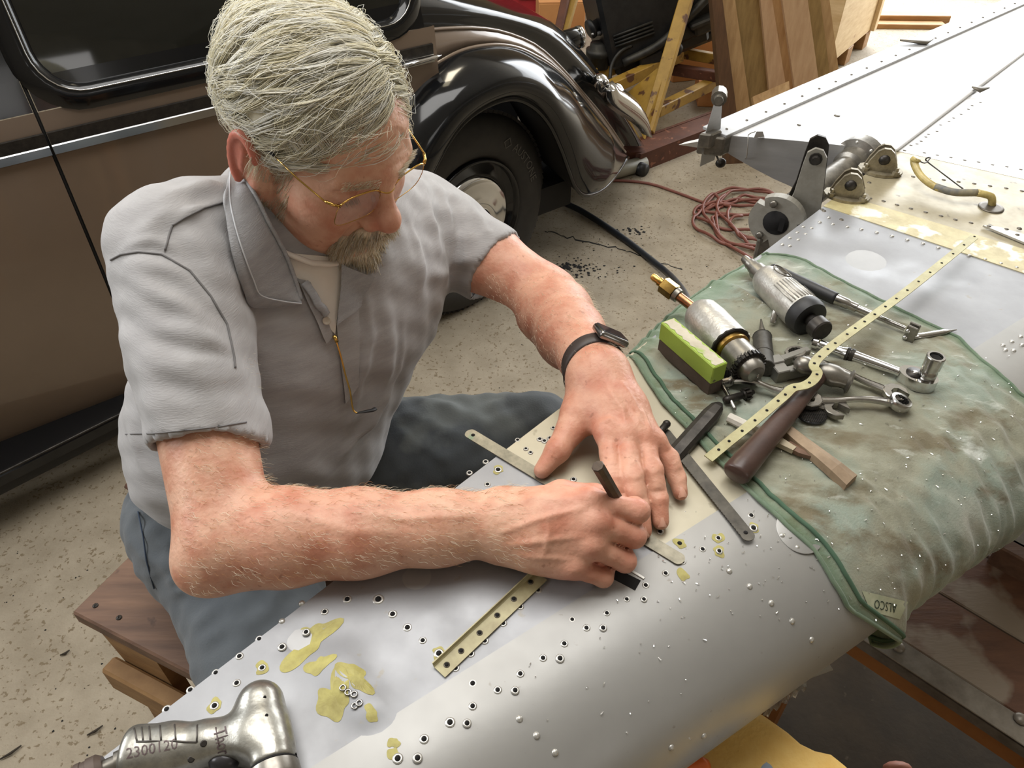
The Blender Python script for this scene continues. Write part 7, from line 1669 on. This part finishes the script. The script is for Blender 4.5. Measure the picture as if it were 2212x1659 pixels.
# fine hair on the forearms
V, Fq, N_ = RARM; mk = (V[:, 0] > ELR[0]-.03) & (V[:, 0] < WRR[0]+.03) & (N_[:, 2] > -.1); ix = hg.choice(np.where(mk)[0], 1700); P, N0 = V[ix], N_[ix]
d = np.tile(A3((.75,-.25,.1)), (len(P), 1)); o = strand_mesh(tuft(P, N0*.8, d, hg.uniform(.006,.014,len(P)), 5, .30), .00013, [MH[0], MBD[0], hmat('arm_hair_blond', srgb(214,170,120))], 'arm_hair', MAN, hg); tag(o, 'fine pale forearm hair', kind='stuff')
V, Fq = LARM; N_ = vnormals(V, Fq); mk = (V[:, 1] > WRL[1]-.01) & (V[:, 1] < ELL[1]) & (N_[:, 2] > -.2); ix = hg.choice(np.where(mk)[0], 700); P, N0 = V[ix], N_[ix]
d = np.tile(A3((.35,-.55,.1)), (len(P), 1)); o = strand_mesh(tuft(P, N0*.8, d, hg.uniform(.006,.014,len(P)), 5, .25), .00011, [MH[0], MBD[0]], 'arm_hair', MAN, hg); tag(o, 'fine pale forearm hair', kind='stuff')
# ---------------------------------------------------------------- spectacles on the nose
M_GOLD = mat('gold_wire', srgb(216,176,96), .2, 1)
M_LENS = bpy.data.materials.new('spectacle_lens'); M_LENS.use_nodes = True
_nt = M_LENS.node_tree; _b = _nt.nodes['Principled BSDF']; _b.inputs['Roughness'].default_value = .02; _b.inputs['Base Color'].default_value = srgb(214,206,210); _b.inputs['Alpha'].default_value = .22; _b.inputs['Specular IOR Level'].default_value = .9
GL = thing('spectacles', 'gold wire-rimmed spectacles low on the man\'s nose', 'glasses', tuple(hw((.10,0,0))))
def V3(p): return Vector(hw(p))
gx = .104; gz = .004
for y in (-1, 1):
    P = []; ol = []
    for k in range(32):
        a = 2*pi*k/32; r_ = (abs(math.cos(a))**3.2+abs(math.sin(a))**3.2)**(-1/3.2); ol.append((gx-.006*(math.cos(a)*r_*.5+.5)*1.0+.004*0-.10*max(0,-math.sin(a))*.02, y*(.0345+.0265*math.cos(a)*r_), gz-.004+.0195*math.sin(a)*r_))
    c = V3((gx-.0015, y*.0345, gz-.004)); m = MB(); m.add([V3(p) for p in ol]+[c], [(k, (k+1) % 32, 32) for k in range(32)], 0, True); m.build('lens', M_LENS, GL)
    up = [p for p in ol if p[2] > gz+.004]; up.sort(key=lambda p: p[1])
    m = MB(); m.tube([V3((p[0]+.0006, p[1], p[2]+.0006)) for p in up], .0010, 6); m.build('brow_rim', M_GOLD, GL)
    lo_ = [V3(p) for p in ol]; m = MB(); m.tube(lo_, .00045, 5, closed=True); m.build('lower_rim', M_GOLD, GL)
    h0 = (gx-.009, y*.064, gz+.011); m = MB(); m.tube([V3((gx-.006, y*.0595, gz+.010)), V3(h0), V3((gx-.016, y*.0685, gz+.012))], .0017, 6); m.build('hinge', M_GOLD, GL)
    m = MB(); m.tube([V3((gx-.014, y*.0685, gz+.012)), V3((.055, y*.075, gz+.017)), V3((.022, y*.078, .026))], .0009, 6); m.build('temple', M_GOLD, GL)
    m = MB(); m.tube(smooth_pts([V3((.026, y*.078, .0255)), V3((.008, y*.079, .0285)), V3((-.012, y*.080, .026)), V3((-.024, y*.078, .006))], 5), .0014, 6); m.build('temple_tip', M_BLACKR, GL)
    m = MB(); m.ball(V3((gx-.006, y*.0095, gz-.006)), .0028, .0018, .0045); m.build('nose_pad', M_LENS, GL)
m = MB(); m.tube(smooth_pts([V3((gx-.001,-.011,gz+.010)), V3((gx+.004,-.004,gz+.008)), V3((gx+.004,.004,gz+.008)), V3((gx-.001,.011,gz+.010))], 5), .0011, 6); m.tube([V3((gx-.001,-.013,gz+.0145)), V3((gx+.001,0,gz+.0155)), V3((gx-.001,.013,gz+.0145))], .0010, 6); m.build('bridge', M_GOLD, GL)
# second pair: only its arm hangs out of the placket
t = thing('hanging_spectacles', 'gold spectacle arm with black tip hanging from the shirt placket', 'glasses', sh(742,830,.01))
q = [sh(x, y, .010) for x, y in ((719,726),(727,765),(737,805),(744,838))]+[sh(747,862,.012), sh(753,876,.014), sh(764,879,.016)]
m = MB(); m.tube(smooth_pts(q, 5), .0011, 6); m.build('temple', M_GOLD, t); m = MB(); m.tube([sh(762,879,.016), sh(775,875,.018), sh(789,870,.018)], [.0012,.0028,.0030], 8, flat=.6); m.build('temple_tip', M_BLACKR, t)
m = MB(); m.tube([sh(716,720,.008), sh(722,731,.010)], .0022, 6); m.build('hinge', M_GOLD, t)
# ---------------------------------------------------------------- wrist watch
WD = Vector(WRL-ELL).normalized(); WC = Vector(lerp(WRL, ELL, .06)); wu = (UP-WD*UP.dot(WD)).normalized(); wv = WD.cross(wu)
WT = thing('wristwatch', 'dark-strapped square watch on the man\'s left wrist', 'watch', WC)
LT = BVHTree.FromPolygons(LARM[0].tolist(), LARM[1].tolist())
P = []; tl = -.25
for k in range(49):
    a = 2*pi*k/48; e = wu*math.cos(a)+wv*math.sin(a); row = []
    for q in (-.0085, -.0080, 0, .0080, .0085):
        o = WC+(WD+Vector((-.25,0,0))*0).normalized()*q+WD*0; h = LT.ray_cast(o+e*.08, -e); R_ = (h[0]-o).dot(e) if h[0] is not None else .03
        row.append(o+e*(R_+(.0022 if abs(q) < .0083 else .0004)))
    P.append(row)
m = MB(); m.grid(P); m.build('strap', mat('brown_black_strap', srgb(58,48,44), .5, bump=.1), WT)
ca = -.62
for ca in (-.62,):
    e = (wu*math.cos(ca)+wv*math.sin(ca)).normalized()
    if ray(1335,772).normalized().cross((e)).z is None: pass
cands = []
for k in range(48):
    a = 2*pi*k/48; e = wu*math.cos(a)+wv*math.sin(a); x, y = proj(WC+e*.033); cands.append(((x-1336)**2+(y-772)**2, k))
sg = 1 if proj(WC+wv*.03)[0] > proj(WC)[0] else -1
e = (wu*.86+wv*sg*.50).normalized(); tg = WD.cross(e); h = LT.ray_cast(WC+e*.08, -e); R_ = (h[0]-WC).dot(e) if h[0] is not None else .03
cc_ = WC+e*(R_+.0065)
m = MB(); m.box(cc_, tg, WD, e, .0185, .0155, .0048, .004, smooth=True, seg=3); m.build('case', mat('steel_case', srgb(150,148,146), .22, 1), WT)
m = MB(); m.box(cc_+e*.0046, tg, WD, e, .0158, .0128, .0009, .0006); m.build('screen', mat('watch_glass', srgb(52,54,60), .04, 0, coat=1), WT)
m = MB(); m.lathe(cc_-tg*.0185+WD*.004, -tg, [(0,.0030),(.0016,.0030)], 12); m.build('crown', M_DSTEEL, WT)
# ---------------------------------------------------------------- scriber in the fist
a, b = onz(1384,1165,1.0325), onz(1291,1006,1.150); d = (a-b).normalized(); L = (a-b).length
t = thing('scriber', 'dark steel scriber held upright in the man\'s right fist', 'scriber', a)
m = MB(); m.lathe(b, d, [(0,.0052),(.001,.0058),(L*.55,.0056)], 8, smooth=False); m.build('shaft', mat('bronzed_steel', srgb(96,82,70), .4, .6, col2=srgb(62,54,48), scale=60), t)
m = MB(); m.lathe(b, d, [(L*.55,.0056),(L*.7,.0032),(L-.002,.0009),(L,.0003)], 10); m.build('point', M_STEEL, t)
# ================================================================ pistol drill, lower left
DB0, DB1 = A3(onz(562,1522,ZW+.019)), A3(onz(580,1616,ZW+.019)); dB = (DB1-DB0)/np.linalg.norm(DB1-DB0)
DH0, DH1 = A3(onz(532,1592,ZW+.018)), A3(onz(300,1606,ZW+.018)); dH = (DH1-DH0)/np.linalg.norm(DH1-DH0)
PD = thing('pistol_drill', 'old cast metal pistol-grip air drill lying on the wing at lower left', 'air tool', (DB0[0], DB0[1], ZW))
S = SDF(np.minimum(DH1, DB1)-.04, np.maximum(DB0, DH0)+.035, .0013)
S.cap(DB0, DB1, .0182, .0186, k=0); S.cap(DB0+dB*.02, DB1+dB*.012, .0184, .0184, k=.004); S.cut(DB1+dB*.016, dB, k=.003)
pz = np.array([0,0,1.]); dn = np.cross(pz, dH); dn = dn if dn @ dB > 0 else -dn
S.chain([DH0, lerp(DH0, DH1, .35), lerp(DH0, DH1, .7), DH1], [.0155,.0125,.0128,.0135], k=.016, kin=.006)
S.chain([DH0+dn*.008, lerp(DH0, DH1, .3)+dn*.006, lerp(DH0, DH1, .65)+dn*.010, DH1+dn*.013], [.0135,.0115,.0125,.0135], k=.014, kin=.006)
S.cut(DH1+dH*.010, dH, k=.006)
p0 = lerp(DH0, DH1, .13)+dn*.028; S.ell(p0, (.020,.010,.03), np.stack([dH, dn, pz], 1), k=.008, op='s')
V, Fq = S.mesh(1); npmesh('body', V, Fq, mat('worn_cast_metal', srgb(188,186,178), .33, .85, col2=srgb(140,138,130), scale=70, bump=.08, bscale=330, rvar=.08), PD)
T_D = BVHTree.FromPolygons(V.tolist(), Fq.tolist())
def dh(px, py, off=0):
    r = ray(px, py).normalized(); h = T_D.ray_cast(CAM, r); return h[0]-r*off if h[0] is not None else onz(px, py, ZW+.03)
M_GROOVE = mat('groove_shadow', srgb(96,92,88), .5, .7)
for x0, y0, x1, y1 in ((290,1573,296,1602),(306,1571,309,1601),(322,1569,325,1600),(345,1567,348,1599),(377,1565,380,1600),(426,1566,425,1604)):
    m = MB(); m.tube([dh(lerp(x0,x1,t), lerp(y0,y1,t), .0002) for t in (0,.3,.6,1)], .0007, 5); m.build('grip_groove', M_GROOVE, PD)
m = MB(); m.tube([dh(x, y, .0002) for x, y in ((294,1602),(330,1601),(380,1601),(424,1604))], .0007, 5); m.build('grip_groove', M_GROOVE, PD)
def letter(txt, c, ex_px, size, name, m_):
    p = dh(*c); q = dh(*ex_px); ex = (q-p).normalized(); n = (CAM-p).normalized(); ey = n.cross(ex).normalized(); n = ex.cross(ey); v, f = text_mesh(txt, size); VV = []
    for x, y, z in v:
        w_ = p+ex*x+ey*y; px, py = proj(w_); VV.append(dh(px, py, .0004))
    m = MB(); m.add(VV, f, 0, False); return m.build(name, m_, PD)
M_INK = mat('engraved_dark', srgb(92,78,78), .5, .3)
letter('2300120', (328,1618), (372,1609), .0105, 'serial_number', M_INK); letter('Thor', (478,1602), (488,1652), .0130, 'maker_lettering', M_INK)
m = MB(); m.tube([dh(466,1571,.0002), dh(470,1595,.0002), dh(474,1612,.0002)], .0006, 4); m.build('underline', M_INK, PD)
for x, y in ((572,1506),(576,1545)):
    p = dh(x, y, .0002); n = (CAM-p).normalized(); m = MB(); m.lathe(p, n, [(0,.0013),(.0003,.0012)], 8); m.build('oil_hole', M_HOLE, PD)
for x, y in ((413,1640),(440,1606)):
    p = dh(x, y, .0004); n = (CAM-p).normalized(); m = MB(); m.lathe(p-n*.001, n, [(0,.0026),(.0014,.0024),(.0014,.0016)], 10); m.build('pin', M_DSTEEL, PD)
c = Vector(DB1+dB*.016); dv = Vector(dB)
m = MB(); m.lathe(c, dv, [(0,.0178),(.0012,.0178),(.0014,.0192),(.010,.0196),(.012,.0190)], 36); m.build('chuck_sleeve', M_STEEL, PD, sharp=30)
m = MB(); u_ = Vector(pz); u_ = (u_-dv*u_.dot(dv)).normalized(); w_ = dv.cross(u_)
for k in range(30):
    a = 2*pi*k/30; r_ = u_*math.cos(a)+w_*math.sin(a); m.box(c+dv*.0155+r_*.0180, dv, dv.cross(r_), r_, .0040, .0011, .0018, .0003)
m.lathe(c, dv, [(.011,.0178),(.0195,.0178),(.020,.0185),(.026,.0185),(.034,.0150),(.036,.008)], 30); m.build('chuck_gear', M_STEEL, PD, sharp=30)
m = MB(); m.lathe(c, dv, [(-.0005,.0188),(.0012,.0188)], 30); m.build('seal', M_HOLE, PD)
tp = Vector(lerp(DH0, DH1, .16)+dn*.017); m = MB(); m.ball(tp, .0115, .0075, .008, 16, 10, Vector(dH), Vector(dn), Vector(pz)); m.build('trigger', mat('dark_trigger', srgb(58,56,58), .3, .4), PD)
e = Vector(DH1+dn*.012+dH*.008); hv = Vector((dH*.85+dn*.40)); hv.normalize()
m = MB(); m.lathe(e, hv, [(-.004,.0085),(.004,.0085),(.004,.0065),(.014,.0065)], 14); m.build('inlet', M_STEEL, PD, sharp=30)
m = MB(); m.lathe(e+hv*.012, hv, [(0,.0095),(.004,.0125),(.010,.0125),(.0105,.0115),(.014,.0115),(.0145,.0122),(.018,.0122),(.0185,.0112),(.022,.0112),(.030,.0095),(.05,.0090)], 18); m.build('hose_coupling', mat('brown_coupling', srgb(88,76,68), .5, .3), PD, sharp=30)
